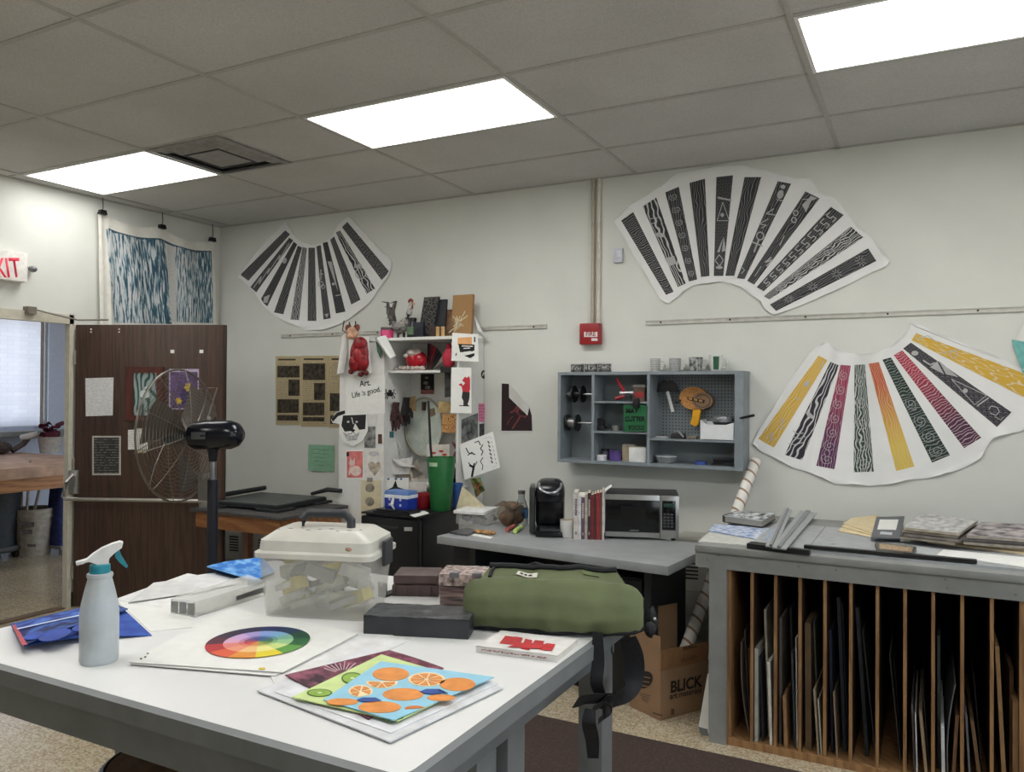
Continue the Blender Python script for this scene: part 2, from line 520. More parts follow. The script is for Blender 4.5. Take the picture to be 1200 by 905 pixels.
# ------------------------------------------------------------------ ceiling lights and vent
LIGHT_E = 9
def emit_mat():
    m, nt, p = nodes('lit_diffuser'); setp(p, Roughness=.4)
    p.inputs['Base Color'].default_value = (.9, .9, .9, 1)
    p.inputs['Emission Color'].default_value = (1, .99, .97, 1); p.inputs['Emission Strength'].default_value = LIGHT_E
    return m
DIFF = emit_mat()
LF = M((235, 235, 232), .4, var=.01)
DIFF_W = DIFF.copy(); DIFF_W.node_tree.nodes['Principled BSDF'].inputs['Emission Strength'].default_value = LIGHT_E*.6
def ceiling_light(c, r, label, dm=None):
    x0, x1, y0, y1 = gx(c)+.012, gx(c+1)-.012, gy(r)+.012, gy(r-1)-.012
    t = T('ceiling_light', label, 'ceiling light', ((x0+x1)/2, (y0+y1)/2, CEIL), 0, 'recessed ceiling lights')
    b = .016; mb = MB()
    for lo, hi in (((x0, y0), (x1, y0+b)), ((x0, y1-b), (x1, y1)), ((x0, y0+b), (x0+b, y1-b)), ((x1-b, y0+b), (x1, y1-b))):
        mb.box((lo[0], lo[1], CEIL-.002), (hi[0], hi[1], CEIL+.005))
    O('frame', mb, LF, t)
    O('diffuser', MB().box((x0+b, y0+b, CEIL), (x1-b, y1-b, CEIL+.005)), dm or DIFF, t)
ceiling_light(-2, 3, 'lit rectangular ceiling light beside the air vent', DIFF_W)
ceiling_light(0, 3, 'lit rectangular ceiling light in the middle of the ceiling')
ceiling_light(2, 3, 'lit rectangular ceiling light at the top right, cut by the frame')
for r in (7,):
    for c in (-2, 0, 2, 4): ceiling_light(c, r, 'lit rectangular ceiling light behind the viewer')
ceiling_light(4, 3, 'lit rectangular ceiling light beyond the right edge')

T1('threshold_strip', MB().box((-.05, -3.25, 0), (.03, DJ-.03, .008)), M((96, 78, 60), .5), 'brown threshold strip across the doorway floor', 'threshold')
x0, y1 = gx(-1)+.012, gy(2)-.012
t = T('ceiling_vent', 'square metal air vent in the ceiling with dark louvres', 'air vent', (x0+.3, y1-.3, CEIL))
VM = M((150, 148, 145), .5, .2, var=.08); DV = M((38, 37, 38), .6, var=.2)
def ring(mb, cx, cy, h0, h1, z0, z1):
    for k in range(4):
        a = PI/2*k; R = Matrix.Rotation(a, 3, 'Z')
        q = [R @ V((-h0, -h0, 0)), R @ V((h0, -h0, 0)), R @ V((h1, -h1, 0)), R @ V((-h1, -h1, 0))]
        zz = (z0, z0, z1, z1)
        mb.prism([(cx+p.x, cy+p.y, z) for p, z in zip(q, zz)], (0, 0, .003))
cx, cy = x0+.295, y1-.295
mb = MB(); ring(mb, cx, cy, .295, .255, CEIL-.004, CEIL-.012); O('frame', mb, VM, t)
O('backing', MB().box((cx-.25, cy-.25, CEIL+.002), (cx+.25, cy+.25, CEIL+.005)), DV, t)
for h in (.245, .185):
    mb = MB(); ring(mb, cx, cy, h, h-.028, CEIL-.002, CEIL-.016); O('louvre', mb, VM, t)
O('centre_plate', MB().box((cx-.13, cy-.13, CEIL-.016), (cx+.13, cy+.13, CEIL-.012)), M((150, 148, 145), .5), t)
mb = MB(); ring(mb, cx, cy, .15, .132, CEIL-.004, CEIL-.014); O('louvre', mb, DV, t)

# ------------------------------------------------------------------ wall fittings
def rail(pa, pb, label):
    a, b = WALL.pt(*pa), WALL.pt(*pb); z = (a.z+b.z)/2
    mb = MB()
    mb.box((a.x, -.012, z-.014), (b.x, -.001, z-.009)); mb.box((a.x, -.012, z+.009), (b.x, -.001, z+.014)); mb.box((a.x, -.006, z-.012), (b.x, -.001, z+.012))
    t = T('tack_rail', label, 'rail', ((a.x+b.x)/2, 0, z)); O('rail_strip', mb, M((196, 194, 186), .4, .3), t)
    n = max(2, int((b.x-a.x)/.35))
    for i in range(n):
        x = a.x+.1+(b.x-a.x-.2)*i/(n-1); O('screw', MB().cyl((x, -.006, z), (x, -.011, z), .006, n=8), M((60, 60, 60), .4, .6), t)
rail((330, 392.5), (641, 384.5), 'thin metal tack rail running behind the cluttered white shelf unit')
rail((757, 380), (1290, 357), 'thin metal tack rail between the black and the coloured fan prints')

ca = WALL.pt(697.5, 382); 
for i, (dx, lab) in enumerate(((-.012, 'left of the pair of thin pipes above the fire alarm'), (.03, 'right of the pair of thin pipes above the fire alarm'))):
    T1('conduit_pipe', MB().cyl((ca.x+dx, -.016, ca.z-.02), (ca.x+dx, -.016, CEIL), .012, n=10), M((214, 206, 190) if i else (176, 166, 150), .5), lab, 'pipe', 'pipes above the fire alarm')
a = WALL.pt(683, 380); b = WALL.pt(706, 404)
t = T('fire_alarm_box', 'red fire alarm box on the wall below the pipes', 'fire alarm', ((a.x+b.x)/2, -.03, b.z))
RED = M((150, 32, 36), .35, var=.06)
O('housing', MB().box((a.x, -.06, b.z), (b.x, -.002, a.z), bev=.008), RED, t)
PA = PY(-.0605)
O('pull_plate', poly(PA, rc(684.5, 389, 700, 395), .002, .003), M((228, 222, 220), .5), t)
text('FIRE', PA, (686.5, 394), (698, 393.7), RED, t, .0022, bold=.02)
O('pull_handle', poly(PA, rc(693, 396.5, 700, 399.5), .004, .004), M((225, 215, 215), .5), t)
a = WALL.pt(720, 292); b = WALL.pt(731, 308)
t = T('wall_sensor', 'small pale grey plastic sensor on the wall', 'sensor', ((a.x+b.x)/2, -.015, b.z))
O('housing', MB().box((a.x, -.03, b.z), (b.x, -.001, a.z), bev=.008), M((196, 198, 208), .4), t)
O('face_plate', poly(PY(-.0305), rc(722.5, 294, 727.5, 301), .001, .001), M((214, 216, 226), .4), t)

# ------------------------------------------------------------------ left wall: exit sign, cloth
LW = PX(0.0)
sg = PX(.07)
t = T('exit_sign', 'white box sign with red EXIT letters above the doorway', 'exit sign', (.035, -1.75, 2.29))
a = sg.pt(32.5, 297); b = sg.pt(32.5, 331)
O('housing', MB().box((.001, a.y-.33, b.z), (.07, a.y, a.z), bev=.004), M((232, 228, 222), .5), t)
EX = M((222, 62, 82), .5, emit=.25)
zc = (a.z+b.z)/2
cu_l = sg.pt(-18, 328.5); cu_r = sg.pt(25.5, 324.5)
text('EXIT', sg, (-17, 325.5), (25.5, 324.5), EX, t, .001, bold=.012, hscale=1.55)
O('lamp_arm', MB().cyl((.035, a.y, zc+.01), (.035, a.y+.03, zc+.01), .008, n=8), M((150, 150, 148), .4, .5), t)
mb = MB(); mb.ball((.045, a.y+.05, zc), (.03, .028, .022)); O('lamp_head', mb, M((120, 122, 124), .35, .4), t)

# fabric print hung from clips
CL = PX(.035)
t = T('fabric_hanging', 'white cloth with teal streaked print hanging high in the corner', 'cloth', (.03, -.6, 2.0))
tl, tr, br, bl = CL.pt(113, 247), CL.pt(249, 283), CL.pt(252, 384), CL.pt(116, 382)
def cloth(u, v):
    p = (bl*(1-u)+br*u)*(1-v)+(tl*(1-u)+tr*u)*v
    sag = -.05*(v**4)*(abs(sin(u*2*PI))**1.2)
    fold = .007*sin(u*26+v*2)+.014*noise.noise((u*5, v*3, 1))*(1.2-v)
    if u < .1: fold += .006*sin(u*90)
    return p+V((fold+.012, 0, sag))
O('cloth', MB().grid(cloth, 60, 24, V((-.0015, 0, 0))), M((224, 222, 212), .9, var=.03), t)
TEAL = PAT((44, 84, 102), (214, 216, 212), 'wave', 12, 1.2, .5, .12, seed=1)
def streak_mat(seed):
    m, nt, p = nodes('streaked_print'); setp(p, Roughness=.85); N = nt.nodes.new; L = nt.links.new
    uv = N('ShaderNodeUVMap'); mp = N('ShaderNodeMapping'); mp.inputs['Scale'].default_value = (36, 5.5, 1); mp.inputs['Location'].default_value = (seed*5, seed, seed)
    L(uv.outputs[0], mp.inputs[0]); nz = N('ShaderNodeTexNoise'); nz.inputs['Scale'].default_value = 1; nz.inputs['Detail'].default_value = 3; nz.inputs['Distortion'].default_value = .4
    L(mp.outputs[0], nz.inputs['Vector'])
    sp = N('ShaderNodeSeparateXYZ'); L(uv.outputs[0], sp.inputs[0])
    ad = N('ShaderNodeMath'); ad.operation = 'MULTIPLY_ADD'; ad.inputs[1].default_value = .10; L(sp.outputs['X'], ad.inputs[0]); L(nz.outputs['Fac'], ad.inputs[2])
    rp = N('ShaderNodeValToRGB'); e = rp.color_ramp.elements
    e[0].position = .50; e[0].color = lin((204, 207, 207)); e[1].position = .62; e[1].color = lin((46, 82, 98))
    k = e.new(.55); k.color = lin((120, 150, 162))
    L(ad.outputs[0], rp.inputs[0]); L(rp.outputs[0], p.inputs['Base Color'])
    return m
def cpatch(u0, u1, v0, v1, du=0):
    return lambda u, v: cloth(u0+(u1-u0)*u+du*(1-v), v0+(v1-v0)*v)+V((.003, 0, 0))
O('printed_panel', MB().grid(cpatch(.06, .54, .03, .87, .04), 30, 16, V((-.001, 0, 0))), streak_mat(1), t)
O('printed_panel', MB().grid(cpatch(.63, .97, .05, .87), 24, 16, V((-.001, 0, 0))), streak_mat(2), t)
mb = MB()
O('printed_border', MB().grid(cpatch(.08, .97, .86, .885), 40, 1, V((-.001, 0, 0))), M((70, 100, 112), .85, var=.3, vs=60), t)
O('printed_band', MB().grid(cpatch(.56, .63, .05, .86), 6, 12, V((-.001, 0, 0))), PAT((186, 186, 184), (214, 214, 210), 'noise', 6, 20, .5, .1), t)
CLIP = M((28, 28, 30), .4, .3)
for (x, y), lab in zip(((117, 248), (187, 265), (246, 280)), ('nearest the exit sign', 'in the middle of its top edge', 'nearest the room corner')):
    p = CL.pt(x, y)
    c = T('binder_clip', 'black binder clip holding the hung cloth, the one '+lab, 'clip', p, 0, 'clips holding the cloth')
    O('clip_body', MB().prism([p+V((.012, -.03, -.025)), p+V((.012, .03, -.025)), p+V((.012, .022, .008)), p+V((.012, -.022, .008))], (.035, 0, 0)), CLIP, c)
    O('hanger_wire', MB().tube([p+V((.03, 0, .005)), p+V((.03, .006, .04)), p+V((.03, 0, CEIL-p.z-.001))], .004, 6), M((90, 90, 90), .4, .6), c)

# ------------------------------------------------------------------ open door
ang = rad(66); dd = V((sin(ang), cos(ang), 0)); dn = V((cos(ang), -sin(ang), 0)); LEAF = 1.09
h0 = V((.035, -1.338, 0))
PD = PL(h0, dn)
DM = Matrix(((dd.x, -dn.x, 0, h0.x), (dd.y, -dn.y, 0, h0.y), (0, 0, 1, 0), (0, 0, 0, 1)))   # local x along leaf, y into leaf, z up
door = bpy.data.objects.new('door_1', None); COL.objects.link(door); door['kind'] = 'structure'; door.location = h0; WM['door_1'] = Matrix.Translation(h0)
DW = WOOD((50, 35, 28), (74, 53, 42), .42, (14, 14, .7), .7, 14)
O('door_leaf', MB(DM).box((0, 0, .012), (LEAF, .045, 2.035), bev=.002), DW, door)
O('door_edge', MB(DM).box((LEAF, 0.002, .012), (LEAF+.012, .043, 2.035)), M((60, 40, 32), .5), door)
SIL = M((176, 174, 168), .3, .8, var=.04)
a = PD.pt(84, 583); b = PD.pt(243, 586); xa = (a-h0).dot(dd); xb = (b-h0).dot(dd); zb = (a.z+b.z)/2
mb = MB(DM); mb.tube([(xa, -.075, zb), (xb, -.075, zb)], .014, 10); O('push_bar', mb, SIL, door, 'silver push bar')
mb = MB(DM)
mb.box((xa-.01, -.03, zb+.03), (xa+.06, -.001, zb+.2), bev=.006)
mb.tube([(xa+.03, -.04, zb+.17), (xa+.01, -.085, zb+.12), (xa-.01, -.08, zb+.02), (xa, -.075, zb)], [.016, .018, .015, .012], 8)
O('latch_lever', mb, SIL, door)
mb = MB(DM); mb.box((xb-.03, -.07, zb-.06), (xb+.03, -.001, zb+.06), bev=.006); O('latch_box', mb, SIL, door)
FRM = M((84, 42, 36), .45, var=.12, stretch=(1, 1, .2))
o_ = rc(147, 430, 191, 493); i_ = rc(155.5, 437, 183.5, 487)
mb = MB()
for k in range(4):
    j = (k+1) % 4; mb.prism([PD.pt(*o_[k], .016), PD.pt(*o_[j], .016), PD.pt(*i_[j], .016), PD.pt(*i_[k], .016)], -dn*.018)
wf = O('window_frame', mb, FRM, door)
O('pane', poly(PD, i_, .004, .003), PAT((58, 84, 82), (150, 165, 162), 'wave', 1.2, 1.6, .62, .25, rough=.1, seed=2), wf)
mb = MB()
ell(PD, 168.5, 462, 4.6, 5, .0055, .0008, mb); ell(PD, 171.2, 462, 3.4, 4.6, .0056, .0008, mb)
ell(PD, 170.7, 454.6, 1.2, 2.4, .0056, .0008, mb, rot=35)
O('fruit_emblem', mb, M((205, 214, 212), .5), wf)
mb = MB(DM)
for px, py in ((107, 386), (140, 386)):
    p = PD.pt(px, py); x = (p-h0).dot(dd); mb.ball((x, -.004, p.z), .006, 8, 6); mb.ball((x, -.004, p.z-.02), .006, 8, 6)
O('screw_caps', mb, M((210, 205, 195), .4), door)
# closer arm from the lintel to the leaf
p0 = LW.pt(32, 365); p1 = PX(.11).pt(88, 371.5); p2 = PD.pt(129, 377.2)
mb = MB(); mb.box(p0+V((.0, -.03, -.02)), p0+V((.06, .03, .03))); O('closer_shoe', mb, M((120, 112, 100), .5), door)
mb = MB(); mb.tube([p0+V((.04, .02, .015)), V((.14, p1.y, 2.06)), p2+dn*.02+V((0, 0, .012))], .006, 8); O('closer_arm', mb, M((110, 105, 95), .4, .4), door)

def dpaper(name, q, mat, label, cat, off=.003): return paper(name, PD, q, mat, label, cat, off, .002)
dpaper('notice', [(100, 443.5), (133, 442.5), (132, 487), (100.5, 488)], LINES((214, 214, 212), (182, 182, 184), 26, 7, .4), 'white printed notice taped highest on the brown door', 'notice')
fl = T('flyer', 'black flyer with pale border below the white notice on the door', 'flyer', PD.pt(125, 557, .003))
O('page', poly(PD, rc(108, 511, 141.5, 557), .003, .002), M((178, 174, 166), .8), fl)
O('printed_area', poly(PD, rc(110, 513, 139.5, 555), .0038, .0008), LINES((46, 44, 44), (104, 100, 96), 14, 5, .4), fl)
o = dpaper('note', [(150, 504), (173, 503), (173, 527), (150, 527)], LINES((216, 214, 208), (184, 182, 180), 9, 4, .35), 'small white note under the red framed door window', 'note')
dpaper('tape_strip', [(160, 502), (171, 502), (171, 531), (160, 531)], M((206, 192, 160), .7, alpha=.8), 'beige tape strip stuck behind the small white note', 'tape', .0009)
ps = T('poster', 'purple poster with yellow flowers taped to the brown door', 'poster', PD.pt(215, 480, .004))
O('page', poly(PD, rc(198, 432.5, 233, 480), .005, .002), M((186, 170, 196), .7), ps)
O('printed_area', poly(PD, rc(199.5, 436, 231.5, 478.5), .0058, .0008), M((92, 70, 112), .7, var=.25, vs=18), ps)
for x, y, r in ((221, 454, 4.2), (209.5, 470, 3.4), (224, 471, 3.4)):
    mb = MB()
    for k in range(6): ell(PD, x+r*.7*cos(k), y+r*.7*sin(k), r*.6, r*.45, .0066, .0006, mb, rot=k*57, n=10)
    O('painted_flower', mb, M((208, 176, 62), .7, var=.15), ps)
O('painted_figure', ell(PD, 217, 464, 6, 10, .0064, .0006, rot=20), M((58, 44, 92), .7), ps)
for (x, y), l in zip(((202, 412), (236, 412)), ('left of two white tabs above the purple poster', 'right of two white tabs above the purple poster')):
    dpaper('paper_tab', rc(x-2.2, y-2, x+2.2, y+2), PAPER, l, 'tab')
mbh = MB(DM)
for z in (.25, 1.02, 1.8): mbh.cyl((0, -.006, z-.05), (0, -.006, z+.05), .009, n=8)
O('hinges', mbh, SIL, door)
# ================================================================== fan-shaped block prints
def zc(ox, oy, s):
    return lambda pts: [(ox+x*s, oy+y*s) for x, y in pts]


SHEETM = M((228, 228, 226), .85, var=.015, vs=8, bump=.12, bs=14)
def fan_print(label, outline, strips, mats, Z):
    out = Z(outline)
    cx = sum(p[0] for p in out)/len(out); cy = sum(p[1] for p in out)/len(out)
    t = T('fan_print', label, 'print', WALL.pt(cx, cy, 0))
    # paper cut: rippled edge lifting a little off the wall
    n = len(out); pts = []
    for i in range(n):
        (x0, y0), (x1, y1) = out[i], out[(i+1) % n]
        for k in range(3): pts.append((x0+(x1-x0)*k/3+random.uniform(-.6, .6), y0+(y1-y0)*k/3+random.uniform(-.6, .6)))
    mb = MB(); A = []; B = []; Cc = []
    sg_ = 1 if sum(pts[i-1][0]*pts[i][1]-pts[i][0]*pts[i-1][1] for i in range(len(pts))) > 0 else -1
    for i, (x, y) in enumerate(pts):
        lift = .010+.008*sin(i*.9)+.004*random.random()
        A.append(WALL.pt(x, y, lift*.75+.004))
        (xp, yp), (xn, yn) = pts[i-1], pts[(i+1) % len(pts)]
        ln = math.hypot(xn-xp, yn-yp) or 1; nx, ny = -(yn-yp)/ln*sg_, (xn-xp)/ln*sg_
        Cc.append(WALL.pt(x+nx*2.6, y+ny*2.6, .009))
    B = [p+V((0, .0015, 0)) for p in A]
    va, vb, vc, vd = mb.vs(A), mb.vs(B), mb.vs(Cc), mb.vs([p+V((0, .002, 0)) for p in Cc])
    for i in range(len(A)):
        j = (i+1) % len(A)
        mb.fc([va[i], va[j], vc[j], vc[i]]); mb.fc([va[j], va[i], vb[i], vb[j]]); mb.fc([vb[j], vb[i], vd[i], vd[j]])
    mb.fc(vc); mb.fc(vd[::-1])
    O('paper', mb, SHEETM, t)
    for k, q in enumerate(strips):
        o = O('printed_strip', poly(WALL, Z(q), .0105, .0008), mats[k % len(mats)], t)
    return t


PW = (222, 222, 220); BK = (44, 45, 48); BK2 = (58, 58, 60)
def mk(kinds, ink=BK): return [PAT(ink, PW, *k[:4], seed=i, ink2=k[4] if len(k) > 4 else None) if len(k) < 6 else k for i, k in enumerate(kinds)]
k_vor = ('vor', 1.6, 11, .045, ); 
def P_(kind, i, ink=BK, ink2=None):
    a = dict(vor=('rings', 1.5, 9, .10, .09), spiral=('wave', 1.6, 7, .04, .05), wave=('wave', 1.8, 9, .26, .16), rings=('wave', .9, 5, .22, .14),
             magic=('magic', 2, 10, .22, .16), noise=('noise', 2, 10, .42, .04), brick=('brick', 1.2, 6, .5, .1), dark=('wave', 1.6, 5, .05, .06), dots=('dots', 2, 12, .22, .05))[kind]
    pw = (196, 196, 194) if kind in ('wave', 'rings') else (150, 150, 149) if ink[0] < 90 and not ink2 else tuple(int((x+y*2+200)/4) for x, y in zip(ink, PW))
    return PAT(ink, pw, *a, ink2=ink2, seed=i)
Zb = zc(700, 180, .3)
ub = fan_print('black and white fan shaped print of eleven spread strips, high on the right', [
    (65, 265), (130, 200), (200, 160), (270, 110), (310, 80), (400, 62), (500, 45), (580, 50), (640, 62), (700, 80), (760, 95), (830, 100), (870, 150), (930, 175), (990, 250), (1040, 300), (1080, 340), (1110, 380), (1145, 420), (1125, 440), (1060, 470), (960, 520), (850, 570), (770, 605), (690, 630), (655, 610), (640, 575), (600, 550), (560, 520), (520, 505), (480, 500), (430, 505), (370, 515), (330, 540), (310, 565), (280, 585), (245, 570), (215, 520), (190, 470), (160, 430), (130, 380), (100, 320)],
    [((93, 262), (140, 228), (298, 540), (268, 552)), ((177, 207), (230, 172), (345, 508), (315, 522)), ((265, 152), (318, 130), (390, 492), (358, 500)), ((360, 115), (420, 98), (438, 478), (405, 482)), ((465, 92), (530, 85), (492, 478), (455, 478)), ((575, 92), (640, 92), (535, 478), (500, 478)), ((705, 108), (757, 118), (575, 490), (545, 487)), ((813, 148), (868, 175), (612, 512), (585, 497)), ((912, 208), (962, 240), (650, 538), (622, 522)), ((990, 285), (1040, 328), (672, 570), (650, 558)), ((1058, 370), (1090, 420), (698, 615), (674, 590))],
    [P_('vor', 1), P_('rings', 2), P_('spiral', 3), P_('dark', 4), P_('magic', 5), P_('dark', 6), P_('dark', 7), P_('dark', 8), P_('dark', 9), P_('wave', 10), P_('spiral', 11)], Zb)
LIT = M((176, 176, 175), .8, var=.05)
def motifs(root, Z, shapes, name='carved_motif'):
    for kind, *a in shapes:
        mb = MB()
        if kind == 'l': stroke(WALL, Z(a[0]), a[1]*.2, .0113, .0006, mb)
        elif kind == 'p': poly(WALL, Z(a[0]), .0113, .0006, mb)
        elif kind == 'e':
            (x, y), = Z([(a[0], a[1])]); ell(WALL, x, y, a[2]*.3, a[3]*.3, .0113, .0006, mb, rot=a[4] if len(a) > 4 else 0, n=12)
        elif kind == 'r':
            (x, y), = Z([(a[0], a[1])]); R, w = a[2]*.3, a[3]
            stroke(WALL, [(x+R*cos(t*PI/6), y+R*1.1*sin(t*PI/6)) for t in range(13)], w*.2, .0113, .0006, mb)
        O(name, mb, LIT, root)
motifs(ub, Zb, [('p', [(470, 168), (525, 180), (524, 186), (470, 176)]), ('l', [(490, 190), (468, 262), (515, 262), (490, 190)], 4), ('e', 488, 240, 7, 8), ('p', [(492, 325), (478, 385), (468, 385)]), ('p', [(494, 325), (502, 380), (486, 384)]), ('l', [(476, 395), (460, 418), (478, 440), (492, 416), (476, 395)], 5), ('e', 476, 445, 14, 6),
                ('r', 636, 322, 14, 7), ('l', [(630, 338), (612, 385)], 9), ('l', [(604, 345), (646, 362)], 8), ('l', [(690, 215), (660, 235), (695, 240)], 6), ('l', [(668, 255), (632, 275), (660, 280), (640, 292)], 5), ('e', 715, 160, 12, 18, 20), ('l', [(700, 180), (725, 185)], 5), ('e', 725, 130, 10, 8), ('l', [(562, 470), (575, 455), (560, 440)], 4),
                ('r', 775, 232, 9, 6), ('r', 768, 260, 9, 6), ('p', [(835, 165), (860, 175), (835, 185), (815, 230), (800, 200)]), ('l', [(800, 180), (850, 175)], 4), ('l', [(680, 405), (655, 425), (685, 415), (660, 440)], 7), ('l', [(640, 440), (615, 480)], 4), ('l', [(730, 320), (712, 360)], 5),
                ('e', 245, 318, 20, 9, 10), ('l', [(205, 255), (240, 250), (255, 275)], 4), ('l', [(210, 275), (235, 265)], 4), ('p', [(262, 410), (300, 400), (310, 430), (280, 440)]),
                ('l', [(700, 560), (715, 575)], 1)])

def along(root, Z, q, paths, w, name='carved_line'):
    """lines carved on one strip; u runs across it, v from its first to its last end"""
    a, b, c, d = Z(q)
    def P(u, v): return tuple((a[i]*(1-u)+b[i]*u)*(1-v)+(d[i]*(1-u)+c[i]*u)*v for i in (0, 1))
    for path in paths: O(name, stroke(WALL, [P(u, v) for u, v in path], w, .0113, .0006), LIT, root)
def meander(n):
    out = []
    for k in range(n):
        v = .04+.92*k/n; h = .92/n
        out.append([(.2, v), (.2, v+h*.62), (.55, v+h*.62), (.55, v+h*.3), (.82, v+h*.3), (.82, v+h*.86)])
    return out
def suns(vs, r=.42, asp=9, n=9):
    return [[(.5+r*.3*cos(t), v+r*.3*sin(t)/asp), (.5+r*cos(t), v+r*sin(t)/asp)] for v in vs for t in [2*PI*k/n for k in range(n)]]
def loops(vs, r=.36, asp=9):
    return [[(.5+r*f*cos(t), v+r*f*sin(t)/asp) for f, t in [(.15+.85*k/14, k*.75) for k in range(15)]] for v in vs]
along(ub, Zb, ((912, 208), (962, 240), (650, 538), (622, 522)), meander(11), 1.1)
along(ub, Zb, ((1058, 370), (1090, 420), (698, 615), (674, 590)), suns((.12, .36, .6, .84)), .45, 'carved_ray')
along(ub, Zb, ((265, 152), (318, 130), (390, 492), (358, 500)), loops((.08, .22, .36, .5, .64, .78, .92)), .5, 'carved_spiral')
along(ub, Zb, ((990, 285), (1040, 328), (672, 570), (650, 558)), loops((.12, .3, .48, .66, .84), .44, 7), .6, 'carved_spiral')

Za = zc(260, 240, .3094)
ua = fan_print('smaller black and white fan shaped print near the room corner', [
    (240, 65), (270, 110), (300, 140), (340, 155), (385, 145), (420, 115), (440, 75), (480, 45), (520, 85), (560, 130), (610, 180), (645, 215), (630, 270), (600, 310), (560, 370), (500, 420), (440, 455), (380, 472), (320, 475), (270, 455), (215, 430), (160, 390), (130, 345), (105, 310), (60, 275), (75, 250), (120, 195), (180, 125)],
    [((240, 97), (258, 112), (100, 288), (70, 265)), ((255, 125), (270, 135), (130, 332), (108, 312)), ((272, 140), (285, 150), (172, 385), (145, 362)), ((288, 155), (303, 162), (233, 415), (197, 408)), ((305, 160), (322, 165), (292, 437), (260, 435)), ((328, 163), (352, 163), (358, 440), (325, 440)), ((358, 155), (374, 153), (412, 430), (385, 435)), ((382, 145), (400, 140), (468, 405), (432, 412)), ((408, 125), (425, 120), (525, 360), (490, 378)), ((430, 105), (448, 98), (580, 318), (548, 338)), ((455, 85), (475, 65), (635, 255), (605, 285))],
    [P_('dark', 21, BK2), P_('dark', 22), P_('magic', 23, BK2), P_('dark', 24), P_('wave', 25), P_('dark', 26, BK2), P_('dark', 27), P_('magic', 28), P_('spiral', 29, BK2), P_('rings', 30), P_('vor', 31)], Za)
motifs(ua, Za, [('r', 375, 300, 9, 5), ('l', [(375, 245), (375, 285)], 6), ('l', [(366, 262), (384, 262)], 5), ('p', [(400, 215), (416, 215), (440, 330)]), ('e', 422, 300, 6, 6), ('l', [(430, 345), (455, 340)], 5), ('r', 525, 260, 20, 5), ('e', 515, 232, 16, 7, -20), ('l', [(120, 315), (150, 270), (140, 300), (180, 240), (172, 262), (220, 190), (215, 210), (255, 145)], 5), ('p', [(160, 350), (182, 340), (172, 372), (156, 372)]), ('e', 238, 212, 8, 12, 20), ('r', 383, 310, 7, 4), ('p', [(388, 415), (404, 412), (398, 428)])])

Zd = zc(870, 370, .275)
YE = (206, 166, 62)
uc = fan_print('coloured fan shaped print of yellow, plum, green and black strips on thick white paper', [
    (320, 130), (350, 112), (375, 118), (400, 145), (450, 160), (520, 165), (580, 155), (640, 125), (690, 85), (715, 55), (712, 30), (760, 40), (830, 70), (900, 100), (1000, 140), (1080, 170), (1150, 210), (1225, 242), (1250, 330), (1235, 430), (1195, 490), (1130, 505), (1070, 520), (1030, 580), (1020, 605), (940, 650), (870, 670), (800, 690), (700, 700), (620, 720), (540, 725), (470, 715), (400, 722), (340, 690), (270, 665), (200, 640), (140, 605), (80, 580), (45, 545), (70, 490), (130, 400), (180, 310), (215, 255), (270, 180)],
    [((325, 170), (362, 190), (135, 562), (68, 525)), ((375, 197), (412, 212), (255, 617), (180, 593)), ((418, 210), (462, 213), (393, 655), (315, 640)), ((478, 210), (522, 208), (560, 665), (474, 668)), ((538, 205), (582, 198), (733, 643), (655, 662)), ((597, 188), (633, 178), (885, 595), (808, 627)), ((645, 168), (682, 148), (1018, 520), (945, 565)), ((685, 140), (718, 115), (1147, 412), (1085, 475)), ((740, 75), (1232, 258), (1218, 358), (722, 105))],
    [P_('dark', 41, YE), P_('rings', 42, (40, 36, 48)), P_('spiral', 43, (150, 48, 78), (86, 44, 82)), P_('wave', 44, (42, 66, 52)), P_('dark', 45, (182, 88, 48), (214, 186, 76)), P_('vor', 46, (30, 52, 46)), P_('vor', 47, (166, 52, 72), (72, 42, 66)), P_('magic', 48, (42, 38, 48)), P_('dark', 49, YE)], Zd)
motifs(uc, Zd, [('e', 288, 425, 20, 8, 40), ('l', [(215, 490), (235, 505), (260, 500)], 5), ('l', [(215, 515), (240, 525), (268, 515)], 5), ('l', [(195, 545), (225, 550), (260, 540)], 4), ('p', [(830, 195), (860, 250), (800, 220)]), ('p', [(835, 190), (920, 262), (868, 250)]), ('e', 950, 320, 10, 9), ('l', [(1000, 385), (1050, 350)], 8), ('l', [(890, 270), (1040, 340), (990, 380), (890, 270)], 4), ('e', 735, 160, 14, 10), ('l', [(770, 190), (800, 210), (820, 200)], 8),
                ('l', [(100, 520), (130, 500), (115, 535), (140, 520)], 6), ('r', 165, 475, 7, 5), ('r', 170, 450, 7, 5), ('p', [(265, 285), (285, 275), (280, 305), (262, 300)]), ('l', [(325, 235), (345, 190)], 4), ('l', [(220, 350), (245, 355)], 4), ('l', [(740, 100), (790, 85), (830, 115)], 4), ('r', 900, 165, 14, 5), ('l', [(850, 160), (930, 145)], 4)])
along(uc, Zd, ((418, 210), (462, 213), (393, 655), (315, 640)), loops((.1, .24, .38, .52, .66, .79, .92), .4, 7), .6, 'carved_spiral')
along(uc, Zd, ((478, 210), (522, 208), (560, 665), (474, 668)), loops((.15, .35, .55, .75, .92), .42, 6), .7, 'carved_spiral')
along(uc, Zd, ((597, 188), (633, 178), (885, 595), (808, 627)), loops((.45, .62, .78, .92), .42, 7), .55, 'carved_spiral')
motif_pts = [('l', [(1050, 400), (1060, 385), (1085, 390), (1095, 410), (1080, 425), (1055, 415)], 5), ('l', [(1075, 430), (1100, 445), (1115, 430)], 4)]
motifs(uc, Zd, motif_pts)

